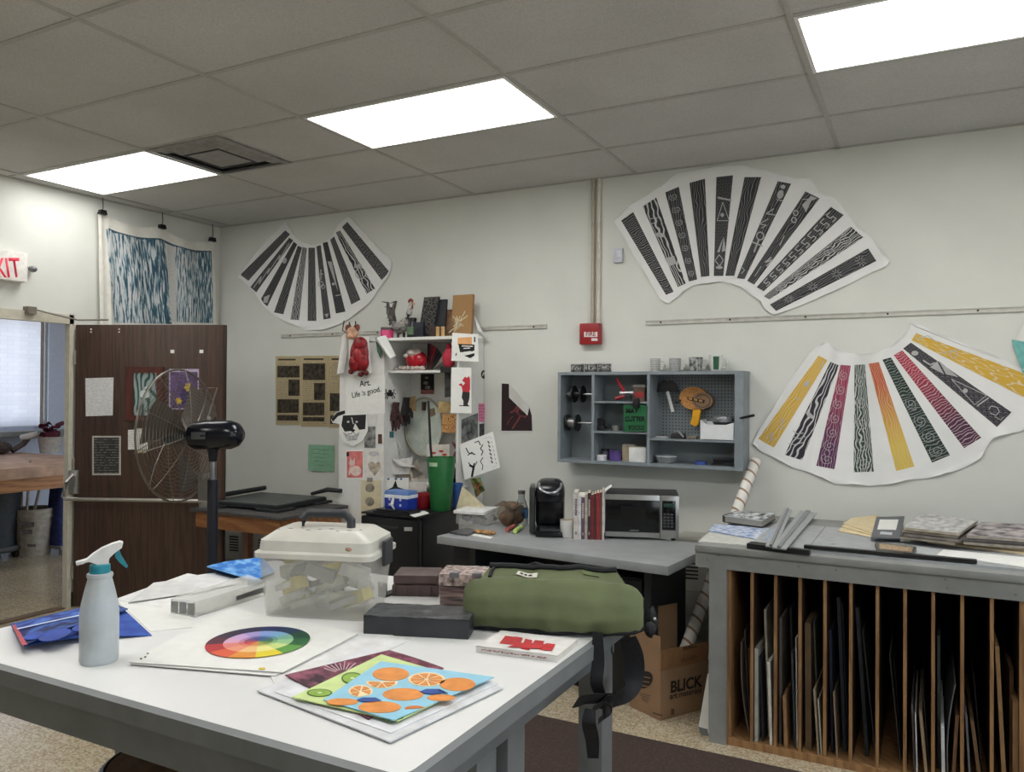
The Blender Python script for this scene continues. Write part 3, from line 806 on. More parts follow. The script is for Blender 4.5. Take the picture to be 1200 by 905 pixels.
# teal-tipped paper at the right edge of the wall
t = T('hung_paper', 'teal and white paper hanging at the right edge of the wall', 'paper', WALL.pt(1200, 440))
O('white_sheet', poly(WALL, [(1191, 397), (1206, 366), (1226, 366), (1226, 452), (1204, 436)], .012, .002), PAPER, t)
O('teal_border', poly(WALL, [(1185.5, 398), (1228, 405), (1228, 470), (1200, 442)], .015, .0015), M((112, 178, 172), .7, var=.1), t)

# ------------------------------------------------------------------ pages on the back wall
OLD = M((184, 168, 132), .85, var=.06, vs=6); NT = LINES((188, 172, 138), (140, 126, 98), 46, 12, .5); PHOTO = M((62, 54, 42), .7, var=.5, vs=28); HEAD = M((70, 62, 48), .8, var=.1)
def newspage(x0, x1, y0, y1, label, photos, off=.004):
    t = T('newspaper_page', label, 'newspaper', WALL.pt((x0+x1)/2, y1), 0, 'newspaper pages pinned beside the shelf unit')
    O('page', sheet(WALL, rc(x0, y0, x1, y1), off, .0015), OLD, t)
    O('columns', sheet(WALL, rc(x0+2, y0+7, x1-2, y1-3), off+.0006, .0006), NT, t)
    for a in photos: O('picture', poly(WALL, rc(*a), off+.0012, .0006), PHOTO, t)
    O('headline', poly(WALL, rc(x0+3, y0+3, x1-6, y0+5), off+.0012, .0005), HEAD, t)
newspage(323, 352.5, 417.5, 498, 'yellowed newspaper page, leftmost of the row', [(325, 429, 351, 442.5), (338, 445, 351, 464), (325, 468, 350, 484), (325, 486.5, 349, 493)])
newspage(353, 385, 417, 500, 'yellowed newspaper page, middle of the row', [(355, 426, 381, 445.5), (368, 449, 381, 469), (355, 472, 380, 487), (355, 489, 380, 494)])
newspage(385.5, 416, 417, 501.5, 'yellowed newspaper page, partly covered by the white shelf unit', [(386.5, 461, 399, 482), (400, 425, 404, 450), (387, 487, 405, 497)])
gp = T('green_paper', 'pale green handwritten sheet on the wall left of the shelf unit', 'paper', WALL.pt(377, 553))
O('page', sheet(WALL, [(362, 521), (392.5, 522), (391.5, 553.5), (361.5, 551.5)], .004, .0015, 8, lambda u, v: .004*sin(u*5+v*3)+.004), M((142, 186, 156), .8, var=.05), gp)
mb = MB()
for k in range(5): stroke(WALL, [(365+k, 527+k*4.6), (372, 526.5+k*4.6), (380, 528+k*4.6), (386-k*2, 527+k*4.6)], .5, .0165, .0004, mb)
O('handwriting', mb, M((96, 140, 118), .8), gp)
dp = T('dark_print', 'dark print of a red dancing figure, its top right corner curling away', 'print', WALL.pt(606, 506))
DK = M((44, 24, 30), .6, var=.15); 
O('backing_sheet', poly(WALL, [(588, 504), (623, 504), (623.5, 506.5), (587.5, 506.5)], .004, .0012), PAPER, dp)
O('page', poly(WALL, [(588, 449.5), (596.5, 450), (597.5, 464), (611, 468.5), (619, 474), (623, 487), (623.5, 505), (587.5, 505)], .006, .0012), DK, dp)
c0 = [WALL.pt(x, y, .007) for x, y in ((596.5, 450), (597.5, 465), (610, 469), (620, 476))]
def curl(u, v):
    a = c0[0]+(c0[1]-c0[0])*v if u == 0 else None
    p = WALL.pt(596.5+u*24*(1-v*.1), 449+v*17+u*27-v*u*6, .007+.05*sin(u*PI*.9)*(.4+.6*(1-v)))
    return p
O('curled_corner', MB().grid(curl, 8, 6, V((0, .001, 0))), PAPER, dp)
RF = M((132, 66, 66), .7, var=.1)
mb = MB()
for s, w in (([(604, 470), (607, 474), (612, 473)], 1), ([(607, 474), (603, 481), (598, 484)], 1.6), ([(606, 477), (612, 482), (617, 479)], 1.4), ([(604, 482), (610, 487), (606, 494), (600, 503)], 1.6), ([(610, 487), (616, 489), (618, 484)], 1.5), ([(601, 488), (597, 492), (594, 498)], .8), ([(608, 475), (606, 484), (611, 488)], 2.4)):
    stroke(WALL, s, w, .0068, .0005, mb)
O('figure', mb, RF, dp)

# ================================================================== tall white shelf unit
BY, BX0, BX1 = -.35, 1.655, 2.668
BF = PY(BY); BR = PX(BX1)
zt = BF.pt(500, 395).z
bx = lambda px, py=450: BF.pt(px, py).x
xo0, xo1 = bx(452), bx(539, 430)
WU = M((216, 216, 212), .5, var=.02)
t = T('shelf_unit', 'tall white shelf unit crowded with pinned pictures and figurines', 'shelf unit', ((BX0+BX1)/2, BY/2, 0))
O('back_panel', MB().box((BX0, -.03, .02), (BX1, -.012, zt-.02)), WU, t)
O('side_panel', MB().box((BX0, BY, 0), (BX0+.02, -.03, zt-.02)), WU, t)
O('side_panel', MB().box((BX1-.02, BY+.001, 0), (BX1, -.03, zt-.02)), WU, t)
O('front_panel', MB().box((BX0, BY-.018, 0), (xo0, BY, zt-.021)), WU, t)
O('inner_side', MB().box((xo0-.018, BY, 0), (xo0, -.03, zt-.021)), WU, t)
O('front_stile', MB().box((xo1, BY-.018, 0), (BX1, BY, zt-.021)), WU, t)
O('top', MB().box((BX0-.01, BY-.025, zt-.02), (BX1+.01, -.012, zt)), WU, t)
IY = -.2
zs = PY(-.33).pt(490, 434).z
O('shelf', MB().box((xo0, -.33, zs-.018), (xo1-.1, -.03, zs)), WU, t)
zs2 = PY(-.3).pt(480, 566).z
O('shelf', MB().box((xo0, -.32, zs2-.02), (xo1, -.03, zs2)), WU, t)
O('plinth', MB().box((xo0, -.33, 0), (xo1, -.31, .5)), WU, t)

# --- on top of the unit
def at_top(px, y=-.24): return PY(y).pt(px, 392)
p = PY(-.26).pt(453.5, 391); z = zt
c = T('jar', 'small pink jar with a grey lid on top of the white shelf unit', 'jar', (p.x, p.y, z)); r_ = .047
O('body', MB().lathe([(0, 0), (r_, 0), (r_, .062), (r_*.95, .066), (0, .066)], (p.x, p.y, z), 20), M((214, 66, 122), .4), c)
O('lid', MB().lathe([(0, .066), (r_*.98, .066), (r_*.98, .086), (0, .086)], (p.x, p.y, z), 20), M((92, 88, 90), .5), c)
# rooster
p = PY(-.2).pt(470, 391)
c = T('rooster_figurine', 'grey and white rooster figurine on top of the white shelf unit', 'figurine', (p.x, p.y, z))
u = .0063
ROO = M((176, 172, 166), .6, var=.35, vs=45, bump=.4)
mb = MB(); ex = [(-12, 20, 5), (-9, 16, 9), (-3, 13, 12), (3, 15, 12), (8, 21, 9.5), (11, 29, 6), (12.5, 35, 4.5), (14, 40, 4.2), (15, 43, 2.5)]
mb.tube([(p.x+a*u, p.y, z+b*u) for a, b, _ in ex], [r*u*.62 for *_, r in ex], 14)
O('body', mb, ROO, c)
mb = MB()
for k, (a, b) in enumerate(((-21, 44), (-18, 38), (-16, 31), (-17, 25), (-13, 46))):
    q = [(p.x-9*u, p.y+(k-2)*.006, z+16*u), (p.x+(-11+a*.25)*u, p.y+(k-2)*.008, z+(b*.72)*u), (p.x+(a*.8)*u, p.y+(k-2)*.01, z+b*.98*u), (p.x+(a-5)*u, p.y+(k-2)*.01, z+(b+(1 if k != 4 else -3))*u)]
    mb.tube(q, [.02, .024, .017, .004], 8, flat=.5)
O('tail', mb, M((92, 86, 84), .6, var=.4, vs=40), c)
mb = MB()
for k in range(4): mb.ball((p.x+(10.5+k*1.7)*u, p.y, z+(45.5-abs(k-1.5)*1.2)*u), (.008, .005, .013), 8, 6)
mb.ball((p.x+16*u, p.y-.005, z+37*u), (.007, .006, .018), 8, 6)
O('comb', mb, M((134, 58, 50), .5, var=.2), c)
O('beak', MB().cyl((p.x+16*u, p.y, z+41*u), (p.x+20*u, p.y, z+40*u), .007, .001, 8), M((196, 150, 70), .5), c)
mb = MB()
for s in (-1, 1): mb.tube([(p.x+(s*2)*u, p.y+s*.02, z+12*u), (p.x+(s*2)*u, p.y+s*.02, z+.008)], .009, 8)
mb.box((p.x-8*u, p.y-.045, z), (p.x+9*u, p.y+.045, z+.012), bev=.004)
O('legs_and_base', mb, M((66, 60, 54), .6), c)
mb = MB(); mb.tube([(p.x-5*u, p.y-.05, z+20*u), (p.x+0*u, p.y-.066, z+14*u), (p.x+7*u, p.y-.05, z+12*u)], [.01, .03, .006], 10); O('wing', mb, M((146, 142, 138), .6, var=.4, vs=60), c)
# bottle
p = PY(-.27).pt(483, 392)
c = T('bottle', 'short dark bottle with a green label beside the rooster figurine', 'bottle', (p.x, p.y, z))
O('body', MB().lathe([(0, 0), (.036, 0), (.038, .01), (.038, .085), (.03, .105), (.03, .125), (.032, .126), (.032, .145), (0, .145)], (p.x, p.y, z), 18), M((26, 28, 32), .3), c)
O('label', MB().lathe([(.0385, .025), (.0388, .026), (.0388, .08), (.0385, .081)], (p.x, p.y, z), 18), M((96, 122, 92), .6, var=.2), c)
def slab(name, pxb, pxt, yb, yt, w, th, mat, label, cat, y=-.2, group=None):
    """upright carved block: bottom middle px, top middle px, leaning to the wall"""
    b = PY(y).pt(pxb, yb); b.z = zt; tq = PY(y+.05).pt(pxt, yt)
    X = V((1, 0, 0)); up = (tq-b); n = X.cross(up.normalized())
    mb = MB(); h = w/2
    mb.prism([b-X*h, b+X*h, tq+X*h, tq-X*h], n.normalized()*-th)
    return T1(name, mb, mat, label, cat, group)
KB = M((34, 36, 40), .55, var=.25, vs=30)
KC = PAT((36, 38, 42), (120, 112, 96), 'vor', 2, 5, .03, .02, seed=5)
slab('carved_block', 498, 505.5, 391, 348, .125, .02, KC, 'wide black carved printing block leaning on top of the shelf unit', 'printing block', -.22)
slab('carved_block', 515, 518, 391, 351, .075, .02, KB, 'narrow black carved printing block right of the wide black one', 'printing block', -.2)
slab('carved_block', 526.5, 527.5, 391, 363, .06, .02, M((118, 88, 62), .6, var=.2), 'short brown wooden block beside the tall tan carved one', 'printing block', -.18)
slab('carved_block', 540, 542.5, 391, 345.5, .165, .025, PAT((150, 112, 70), (182, 146, 98), 'magic', 3, 5, .4, .1, seed=3), 'tall tan carved wooden block at the right end of the shelf unit top', 'printing block', -.17)
for px, l in ((513, 'left of two small pale wooden pegs in front of the narrow black block'), (519, 'right of two small pale wooden pegs in front of the narrow black block')):
    q = PY(-.27).pt(px, 392)
    T1('wooden_peg', MB().cyl((q.x, q.y, zt), (q.x, q.y, zt+.075), .014, n=12), M((196, 160, 108), .6, var=.1), l, 'peg', 'pale pegs on the shelf unit')
q = PY(-.26).pt(508, 392)
T1('small_block', MB().box((q.x-.025, q.y-.02, zt), (q.x+.025, q.y+.02, zt+.085), bev=.002), M((62, 46, 42), .6, var=.2), 'small dark brown block between the two black carved blocks', 'printing block')
q = PY(-.29).pt(493, 392)
T1('small_block', MB().box((q.x-.05, q.y-.015, zt), (q.x+.03, q.y+.015, zt+.11), bev=.002), M((30, 34, 44), .5, var=.2), 'low dark navy block behind the short bottle', 'printing block')
mb = MB()
q = PY(-.36).pt(536, 386)
for k in range(5):
    a = k*1.1; mb.tube([q+V((-.03+.015*k, 0, -.02+.01*k)), q+V((.02*cos(a), -.008, .05+.02*sin(a))), q+V((-.04+.03*k, 0, .09)), q+V((.05-.02*k, -.005, .02))], .0035, 5)
mb.tube([q+V((-.06, -.01, -.02)), q+V((.01, 0, .03)), q+V((.06, 0, .12))], .004, 5)
T1('raffia_bundle', mb, M((204, 190, 158), .8), 'knot of pale raffia at the front edge of the shelf unit top', 'raffia')
# folded paper bird at the corner
q = V((BX1-.02, -.07, zt+.001))
mb = MB()
for a, b_, c_ in (((-.06, 0, 0), (.06, .01, 0), (-.04, .02, .17)), ((-.04, .02, .17), (.06, .01, 0), (.02, -.03, .05)), ((.06, .01, 0), (.10, .0, .03), (.02, -.03, .05)), ((-.06, 0, 0), (-.04, .02, .17), (-.02, -.05, .03))):
    mb.prism([q+V(a), q+V(b_), q+V(c_)], (0.001, .002, .0005))
T1('paper_bird', mb, PAPER, 'folded white paper bird on the right corner of the shelf unit top', 'paper bird')

# --- pinned on the front panel (left)
PB = PL((0, BY-.018, 0), (0, -1, 0))
def pin(name, q, mat, label, cat='picture', off=.003, n=1, bend=None): return paper(name, PB, q, mat, label, cat, off, .0015, n, bend)
rs = T('red_print', 'print of a rounded red animal on white paper, top left of the shelf unit', 'print', PB.pt(422, 440))
O('page', sheet(PB, [(408, 395), (432, 394), (435, 437), (410, 441)], .03, .002, 6, lambda u, v: .012*sin(u*PI)), PAPER, rs)
mb = MB(); cpt = PB.pt(421, 416, .045)
mb.ball(cpt, (.082, .03, .118), 18, 12)
mb.ball(cpt+V((.01, -.004, .075)), (.062, .03, .055), 14, 9); mb.ball(cpt+V((-.035, -.008, -.06)), (.05, .03, .06), 14, 9); mb.ball(cpt+V((.04, -.006, -.05)), (.048, .03, .065), 14, 9)
O('red_body', mb, M((138, 22, 30), .4, var=.3, vs=30), rs)
mb = MB(); mb.ball(cpt+V((.0, -.012, -.005)), (.045, .03, .06), 12, 8); O('red_belly', mb, M((160, 36, 42), .35, var=.2), rs)
mb = MB(); 
for a, b_ in ((-.07, -.12), (.065, -.13), (.02, -.14)): mb.ball(cpt+V((a, -.005, b_)), (.022, .02, .02), 8, 6)
O('feet', mb, M((98, 26, 30), .5), rs)
ct = T('cow_mask', 'small tan and red animal mask above the red print', 'mask', PB.pt(413, 398, .03))
c0_ = PB.pt(413, 390, .05)
mb = MB(); mb.ball(c0_, (.05, .03, .045)); mb.ball(c0_+V((.0, -.025, -.03)), (.03, .02, .02)); O('face', mb, M((198, 156, 128), .6, var=.25), ct)
for s in (-1, 1):
    mb = MB(); mb.ball(c0_+V((s*.045, 0, .035)), (.022, .012, .026), 10, 6); O('ear', mb, M((120, 60, 52), .6), ct)
    mb = MB(); mb.tube([c0_+V((s*.02, 0, .04)), c0_+V((s*.03, 0, .07)), c0_+V((s*.025, 0, .085))], [.009, .006, .002], 8); O('horn', mb, M((84, 62, 50), .6), ct)
mb = MB(); mb.tube([c0_+V((-.05, 0, .0)), c0_+V((-.1, .01, .02)), c0_+V((-.085, .01, .09))], .005, 6); O('twig', mb, M((92, 70, 58), .7), ct)
T1('cone_of_paper', sheet(PB, [(401, 396), (411, 390), (403, 437), (396, 440)], .02, .0015, 8, lambda u, v: .04*sin(u*PI)), PAPER, 'curled white sheet hanging left of the red print', 'paper')
w = T('curled_sheet', 'rolled white sheet with a green corner pinned at the shelf unit opening', 'paper', PB.pt(454, 430))
O('sheet', sheet(PB, [(441, 400), (452, 393), (464, 417), (461, 425)], .02, .0015, 8, lambda u, v: .05*sin(u*PI)), PAPER, w)
O('green_corner', poly(PB, [(440, 396), (448, 394), (443, 403), (448, 413), (446, 421), (442, 412)], .018, .0015), M((66, 98, 76), .7, var=.2), w)
ar = T('slogan_sheet', 'white sheet in a clear sleeve printed Art. Life is good.', 'sign', PB.pt(428, 486))
O('page', sheet(PB, [(405.5, 441), (451, 440), (451, 485), (405.5, 486)], .004, .0015), PAPER, ar)
text('Art.', PB, (421.5, 453.5), (434.5, 451.5), INK, ar, .0048, bold=.012)
text('Life is good.', PB, (413, 466.5), (446.5, 458.8), INK, ar, .0048, bold=.008)
mb = MB()
for k in range(7): 
    x, y = 413+k*5.3, 463+5*sin(k*2.1)+k*.6
    poly(PB, [(x, y), (x+2.5, y+1.2), (x+1.2, y+2.6)], .0052, .0003, mb)
O('sleeve_glints', mb, M((240, 240, 240), .1), ar)
dg = T('dog_cutout', 'black and white cut-out of a floppy eared dog face', 'picture', PB.pt(412, 522))
O('page', poly(PB, [(388, 492), (394, 483), (404, 480), (406, 485), (430, 485), (431, 505), (425, 517), (414, 523), (403, 518), (397, 508), (398, 497), (390, 496)], .012, .0015), PAPER, dg)
DKG = M((34, 34, 36), .7, var=.2)
mb = MB(); poly(PB, [(400, 499), (402, 487), (429, 486), (428, 503), (421, 504), (416, 496), (413, 505), (404, 506)], .0128, .0006, mb); poly(PB, [(388.5, 491), (395, 483.5), (404, 481), (404.5, 485), (396, 488), (390, 494.5)], .0128, .0006, mb); O('dark_fur', mb, DKG, dg)
mb = MB()
for x in (408, 418): ell(PB, x, 494.5, 1.5, 1.3, .0136, .0005, mb, n=10)
stroke(PB, [(412, 489), (414, 497)], 1.3, .0136, .0005, mb)
O('eyes_and_blaze', mb, M((196, 196, 196), .6), dg)
mb = MB(); ell(PB, 413.5, 504.5, 2.6, 1.6, .0142, .0005, mb, n=10); stroke(PB, [(413.5, 506), (411, 509), (408, 508)], .6, .0142, .0005, mb); stroke(PB, [(413.5, 506), (416, 508.5)], .6, .0142, .0005, mb); O('nose', mb, INK, dg)
mb = MB(); poly(PB, [(402, 507), (412, 511), (422, 506), (418, 516), (407, 517)], .0132, .0005, mb); O('grey_muzzle', mb, M((182, 182, 182), .7, var=.2, vs=60), dg)
pin('photograph', rc(427, 495, 440, 525), M((120, 120, 118), .5, var=.7, vs=22), 'grey photograph of a seated figure tucked behind the dog cut-out', 'photograph', .003)
pin('card', [(430, 487), (441, 487), (441, 500), (430, 500)], M((208, 208, 204), .7, var=.05), 'blank white card right of the dog cut-out', 'card', .006)
pin('small_card', rc(443, 509, 447.5, 520), M((92, 60, 46), .6, var=.3), 'tiny brown card pinned beside the grey photograph', 'card', .003)
pp = T('pink_picture', 'pink picture of a white cat on the lower left of the shelf unit', 'picture', PB.pt(416, 562))
O('page', sheet(PB, rc(405, 527, 426, 562), .003, .0015), PAPER, pp)
O('pink_ground', poly(PB, rc(406.5, 529, 425, 560), .0038, .0006), M((212, 122, 118), .7, var=.15, vs=20), pp)
mb = MB(); ell(PB, 417, 552, 6.5, 6, .0046, .0005, mb); ell(PB, 412.5, 543, 3.4, 3.4, .0046, .0005, mb); poly(PB, [(410, 541), (410, 536), (413, 540)], .0046, .0005, mb); poly(PB, [(413, 540), (416, 537), (415.5, 542)], .0046, .0005, mb); stroke(PB, [(411, 547), (409, 557)], 2, .0046, .0005, mb)
O('cat_shape', mb, M((226, 202, 192), .7, var=.1), pp)
O('corner_mark', poly(PB, rc(406, 530, 409, 535), .0052, .0005), INK, pp)
hp = T('heart_drawing', 'white drawing of a tan heart right of the pink picture', 'picture', PB.pt(440, 563))
O('page', sheet(PB, rc(427, 527, 450, 562.5), .003, .0015), M((216, 214, 208), .8), hp)
mb = MB(); poly(PB, [(439, 558), (432, 549), (431, 544), (434, 541), (438, 542), (440, 544), (443, 541), (446, 543), (446, 549)], .0038, .0006, mb); O('heart', mb, M((176, 164, 146), .8, var=.25, vs=30), hp)
O('sketched_plate', ell(PB, 438, 532, 6, 3, .0038, .0006), M((186, 186, 186), .8, var=.1), hp)
cd = T('display_card', 'cream card panel with a column of grey discs beside the fridge', 'card', PB.pt(434, 600))
O('panel', sheet(PB, rc(423, 563, 446, 604), .004, .003), M((206, 196, 164), .8), cd)
for y, r in ((572, 5), (588, 5)): O('grey_disc', ell(PB, 433, y, r, r, .009, .004), M((138, 132, 122), .7, var=.2), cd)
O('square_tab', poly(PB, rc(430, 560, 436, 565), .009, .004), M((140, 134, 126), .7), cd)
for px, py in ((460, 456),):
    sp = T('paper_spider', 'black spider cut-out on the inner edge of the shelf unit', 'cut-out', PB.pt(456, 466))
    mb = MB(); ell(PB, 457, 462, 3.6, 2.8, .004, .003, mb); ell(PB, 457, 458.5, 2, 1.6, .004, .003, mb); O('body', mb, INK, sp)
    mb = MB()
    for s in (-1, 1):
        for a, b_, c_, d_ in ((4, -1, 5.5, -5), (5, 0, 7, 1), (4, 2, 6, 6), (2, 2, 3.5, 7)): stroke(PB, [(457+s*1.5, 461), (457+s*a, 461+b_), (457+s*c_*.95, 461+d_)], .8, .004, .002, mb)
    O('legs', mb, INK, sp)

# --- inside the opening
IN = PY(-.24); BK_ = PY(-.032)
# red helmet shape on the inner shelf
c = T('red_figurine', 'glossy red and white rounded figurine on the inner shelf', 'figurine', (IN.pt(487, 432).x, -.22, zs))
q = IN.pt(488, 418)
q.z = zs+.075
mb = MB(); mb.ball(q, (.085, .06, .07)); O('red_body', mb, M((168, 24, 38), .2, var=.08), c)
mb = MB(); mb.ball(q+V((-.01, -.01, .05)), (.06, .055, .035)); mb.ball(q+V((-.06, -.02, .03)), (.03, .04, .02), 10, 8); O('white_cap', mb, M((190, 176, 168), .4, var=.2), c)
mb = MB()
for k in range(5): mb.ball(q+V((-.08+.04*k, -.045, -.058)), (.025, .02, .017), 10, 6)
O('white_feet', mb, M((186, 170, 160), .5, var=.15), c)
c = T('striped_fan', 'folded fan of black, white and red stripes behind the red figurine', 'fan ornament', (IN.pt(507, 432).x, -.15, zs))
q = PY(-.15).pt(500, 433); q.z = zs
for k in range(6):
    a0, a1 = rad(88-k*11), rad(88-(k+1)*11)
    pts = [q+V((.03*k*.3+.005, 0, 0))]
    pts += [q+V((cos(a)*.2*(.72+.1*k*.3), -.004*k, sin(a)*.2)) for a in (a0, (a0+a1)/2, a1)]
    mb = MB().prism(pts, (0, .004, 0)); O('stripe', mb, M(((34, 30, 34), (196, 190, 186), (120, 28, 44))[(k*2) % 3 if k % 2 else 0] if k != 2 else (150, 34, 48), .5), c)
c = T('white_pebbles', 'small heap of white shells at the left of the inner shelf', 'shells', (IN.pt(470, 432).x, -.25, zs))
mb = MB()
for k in range(7): mb.ball((IN.pt(466+k*1.6, 432).x, -.26+.02*(k % 3), zs+.012+.012*(k % 2)), (.016, .014, .013), 8, 6)
O('shells', mb, M((190, 182, 172), .5, var=.25), c)
c = T('red_mitten', 'red padded shape with dark base at the right of the inner shelf', 'ornament', IN.pt(527, 430))
q = PY(-.3).pt(526, 420)
mb = MB(); mb.ball(q, (.05, .03, .075)); mb.ball(q+V((.0, 0, .08)), (.02, .02, .025), 8, 6); O('red_body', mb, M((176, 40, 60), .6, var=.1), c)
mb = MB(); mb.box(q+V((-.05, -.03, -.1)), q+V((.1, .02, -.06))); O('dark_base', mb, M((34, 30, 32), .6), c)
# print on the back panel
def bpin(name, q, mat, label, cat='picture', off=.003, pl=None): return paper(name, pl or BK_, q, mat, label, cat, off, .0015)
c = T('bookmark_print', 'narrow black print with red foot on the back of the shelf unit', 'print', BK_.pt(500, 462))
O('page', sheet(BK_, rc(493, 438, 508.5, 462), .003, .0015), INK, c)
mb = MB()
for x, y, s in ((500, 443, 2.2), (499, 449, 3), (501, 454, 3.4)): ell(BK_, x, y, s, s*.7, .0038, .0005, mb, n=8)
O('pale_figures', mb, M((128, 116, 112), .7, var=.3), c)
O('red_border', sheet(BK_, rc(493, 457, 508.5, 462), .0038, .0005), PAT((126, 46, 46), (170, 140, 130), 'vor', 5, 2, .06, .04), c)
# gloves hanging on the inner side
GP = PX(xo0+.002)
for k, ((x, y), col, lab) in enumerate((((463, 488), (74, 50, 48), 'brown knitted glove hanging in front on the inner side of the shelf unit'), ((475, 482), (40, 34, 36), 'darker knitted glove hanging behind the brown one'))):
    q = PY(-.27+.09*k).pt(x, y)
    c = T('glove', lab, 'glove', q+V((0, 0, -.1)), 0, 'gloves hanging in the shelf unit')
    gm = M(col, .9, var=.2, vs=50, bump=.4, bs=120)
    mb = MB(); mb.tube([q+V((.01, 0, .1)), q+V((.005, 0, .06)), q+V((0, 0, 0)), q+V((-.005, 0, -.03))], [.035, .034, .046, .043], 12, flat=.5); O('palm', mb, gm, c)
    for i in range(4):
        a = -.034+.022*i; mb = MB(); mb.tube([q+V((a, 0, -.025)), q+V((a*1.15-.004, 0, -.07)), q+V((a*1.2-.006, 0, -.095-.012*(i in (1, 2))))], [.012, .011, .006], 8); O('finger', mb, gm, c)
    mb = MB(); mb.tube([q+V((.035, 0, .02)), q+V((.06, -.005, -.02)), q+V((.064, -.005, -.05))], [.014, .012, .007], 8); O('thumb', mb, gm, c)
q = PY(-.3).pt(456, 508)
T1('teal_tag', poly(PY(-.3), rc(453, 506, 461, 513), 0, .004), M((44, 96, 104), .6), 'small teal tag below the gloves', 'tag')
# wrapped oval plate
c = T('wrapped_plate', 'oval glass plate leaning in the middle of the shelf unit', 'plate', PY(-.26).pt(497, 536))
PV = PL((0, -.27, 0), (0, -1, .12))
mb = MB(); ell(PV, 497, 500.5, 21.5, 34, .0, .012, mb, n=36); O('disc', mb, M((176, 184, 174), .25, var=.12, vs=9, coat=.4), c)
mb = MB(); pts = [PV.pt(497+21.5*cos(k*PI/20), 500.5+34*sin(k*PI/20), .004) for k in range(40)]; mb.tube(pts, .008, 6, True); O('rim', mb, M((160, 154, 138), .4), c)
mb = MB()
for k in range(7): stroke(PV, [(484+k*4, 512+(k % 3)*3), (488+k*4, 520+(k % 2)*4)], .8, .0006, .0006, mb)
stroke(PV, [(500, 478), (486, 505)], .9, .0006, .0006, mb)
O('scratches', mb, M((150, 164, 152), .5), c)
O('dark_knob', MB().box(PV.pt(494, 481, .02), PV.pt(500, 471, -.002), bev=.004), M((62, 40, 36), .5), c)
O('brown_tag', poly(PV, [(502, 480), (509, 478), (510, 486), (505, 489)], .003, .003), M((112, 94, 74), .7), c)
# pictures on the back panel / right inside
bpin('orange_print', [(518, 485), (540, 486), (541, 508), (518, 507)], PAT((150, 70, 34), (196, 156, 96), 'noise', 4, 3, .55, .08, seed=4), 'orange and brown framed print behind the plate', 'print', .004, PY(-.2))
bpin('tan_card', [(514, 470), (530, 472), (529, 484), (513, 484)], M((186, 160, 112), .8, var=.15), 'tan card above the orange print', 'card', .006, PY(-.19))
bpin('tan_card', [(478, 466), (487, 464), (488, 482), (479, 482)], M((176, 148, 108), .8, var=.15), 'tan card between the gloves and the plate', 'card', .006, PY(-.1))
bpin('fish_sketch', [(500, 521), (527, 521), (527, 536), (500, 537)], M((206, 200, 190), .8), 'cream card with small red fish under the plate', 'card', .003, PY(-.22))
fs = MB()
for x, y in ((508, 531), (517, 529), (521, 533)): ell(PY(-.22), x, y, 3, 1.4, .004, .0008, fs, n=10)
T1('fish_shapes', fs, M((168, 66, 44), .7), 'row of three small red paper fish on the cream card', 'cut-out')
mb = MB(); A_ = PY(-.28)
ell(A_, 535, 536, 4, 8, 0, .02, mb); ell(A_, 536, 523, 3, 3, 0, .02, mb); stroke(A_, [(530, 518), (535, 527), (541, 516)], 2, 0, .012, mb)
T1('doll_figure', mb, M((126, 74, 92), .7, var=.4, vs=40), 'small purple striped doll standing right of the plate', 'doll')
mb = MB()
stroke(A_, [(530, 548), (533, 560), (531, 575)], 3, 0, .02, mb); stroke(A_, [(539, 546), (538, 560), (541, 572)], 2.4, 0, .02, mb); ell(A_, 535, 566, 7, 8, 0, .03, mb)
T1('dark_trinkets', mb, M((52, 44, 62), .6, var=.5, vs=40), 'dark cluster of trinkets right of the green vase', 'trinkets')
# folded papers and fern low in the opening
c = T('folded_papers', 'heap of folded grey and white papers low in the shelf unit', 'papers', PY(-.25).pt(478, 566))
for k, (q, col) in enumerate(((((452, 533), (470, 540), (486, 548), (462, 545)), (190, 188, 184)), (((458, 540), (482, 536), (478, 556), (462, 556)), (206, 204, 200)), (((462, 552), (480, 545), (496, 556), (470, 566)), (112, 106, 98)), (((478, 546), (490, 538), (500, 560), (484, 566)), (178, 170, 156)), (((456, 524), (462, 505), (474, 528), (466, 541)), (214, 214, 212)))):
    O('folded_sheet', sheet(PY(-.25+.012*k), q, 0, .002, 6, lambda u, v, k=k: .02*sin(u*4+k)), M(col, .8, var=.1), c)
st = T('star_picture', 'white picture of a black star behind the blue lunch box', 'picture', PY(-.3).pt(464, 580))
SP = PY(-.335)
O('page', sheet(SP, [(447, 561), (479, 560), (480, 590), (448, 590)], 0, .0015), PAPER, st)
O('star_shape', poly(SP, [(463.5, 563), (466, 571), (475, 574), (472, 579), (456, 580), (451, 576), (460, 571)], .0008, .0006), INK, st)
mb = MB()
for x in (455, 464, 470): ell(SP, x, 561.5, 1.6, 1.2, .001, .0006, mb, n=8)
O('blue_marks', mb, M((52, 96, 158), .6), st)
bpin('pale_print', [(480, 566), (500, 565), (500, 576), (480, 578)], M((206, 202, 196), .8, var=.04), 'white card with a pale red edge behind the red bowl', 'card', .0, PY(-.33))
bpin('green_sketch', [(463, 446), (473, 444), (474, 465), (465, 466)], M((150, 158, 148), .8, var=.35, vs=40), 'grey green sketch hanging by the spider cut-out', 'picture', .004, PY(-.12))
bpin('dark_bottle_print', [(521, 436), (528, 436), (528, 465), (521, 466)], M((64, 62, 64), .8, var=.4), 'dark narrow print beside the bear print', 'print', .004, PY(-.28))

# --- right stile and right outer side
RS = PL((BX1, 0, 0), (1, 0, 0))
STL = PB
def rpin(name, q, mat, label, cat='picture', off=.003, n=1, bend=None): return paper(name, PR, q, mat, label, cat, off, .0015, n, bend)
# outer right side, seen at an angle
PR = RS
def lean(px): return px
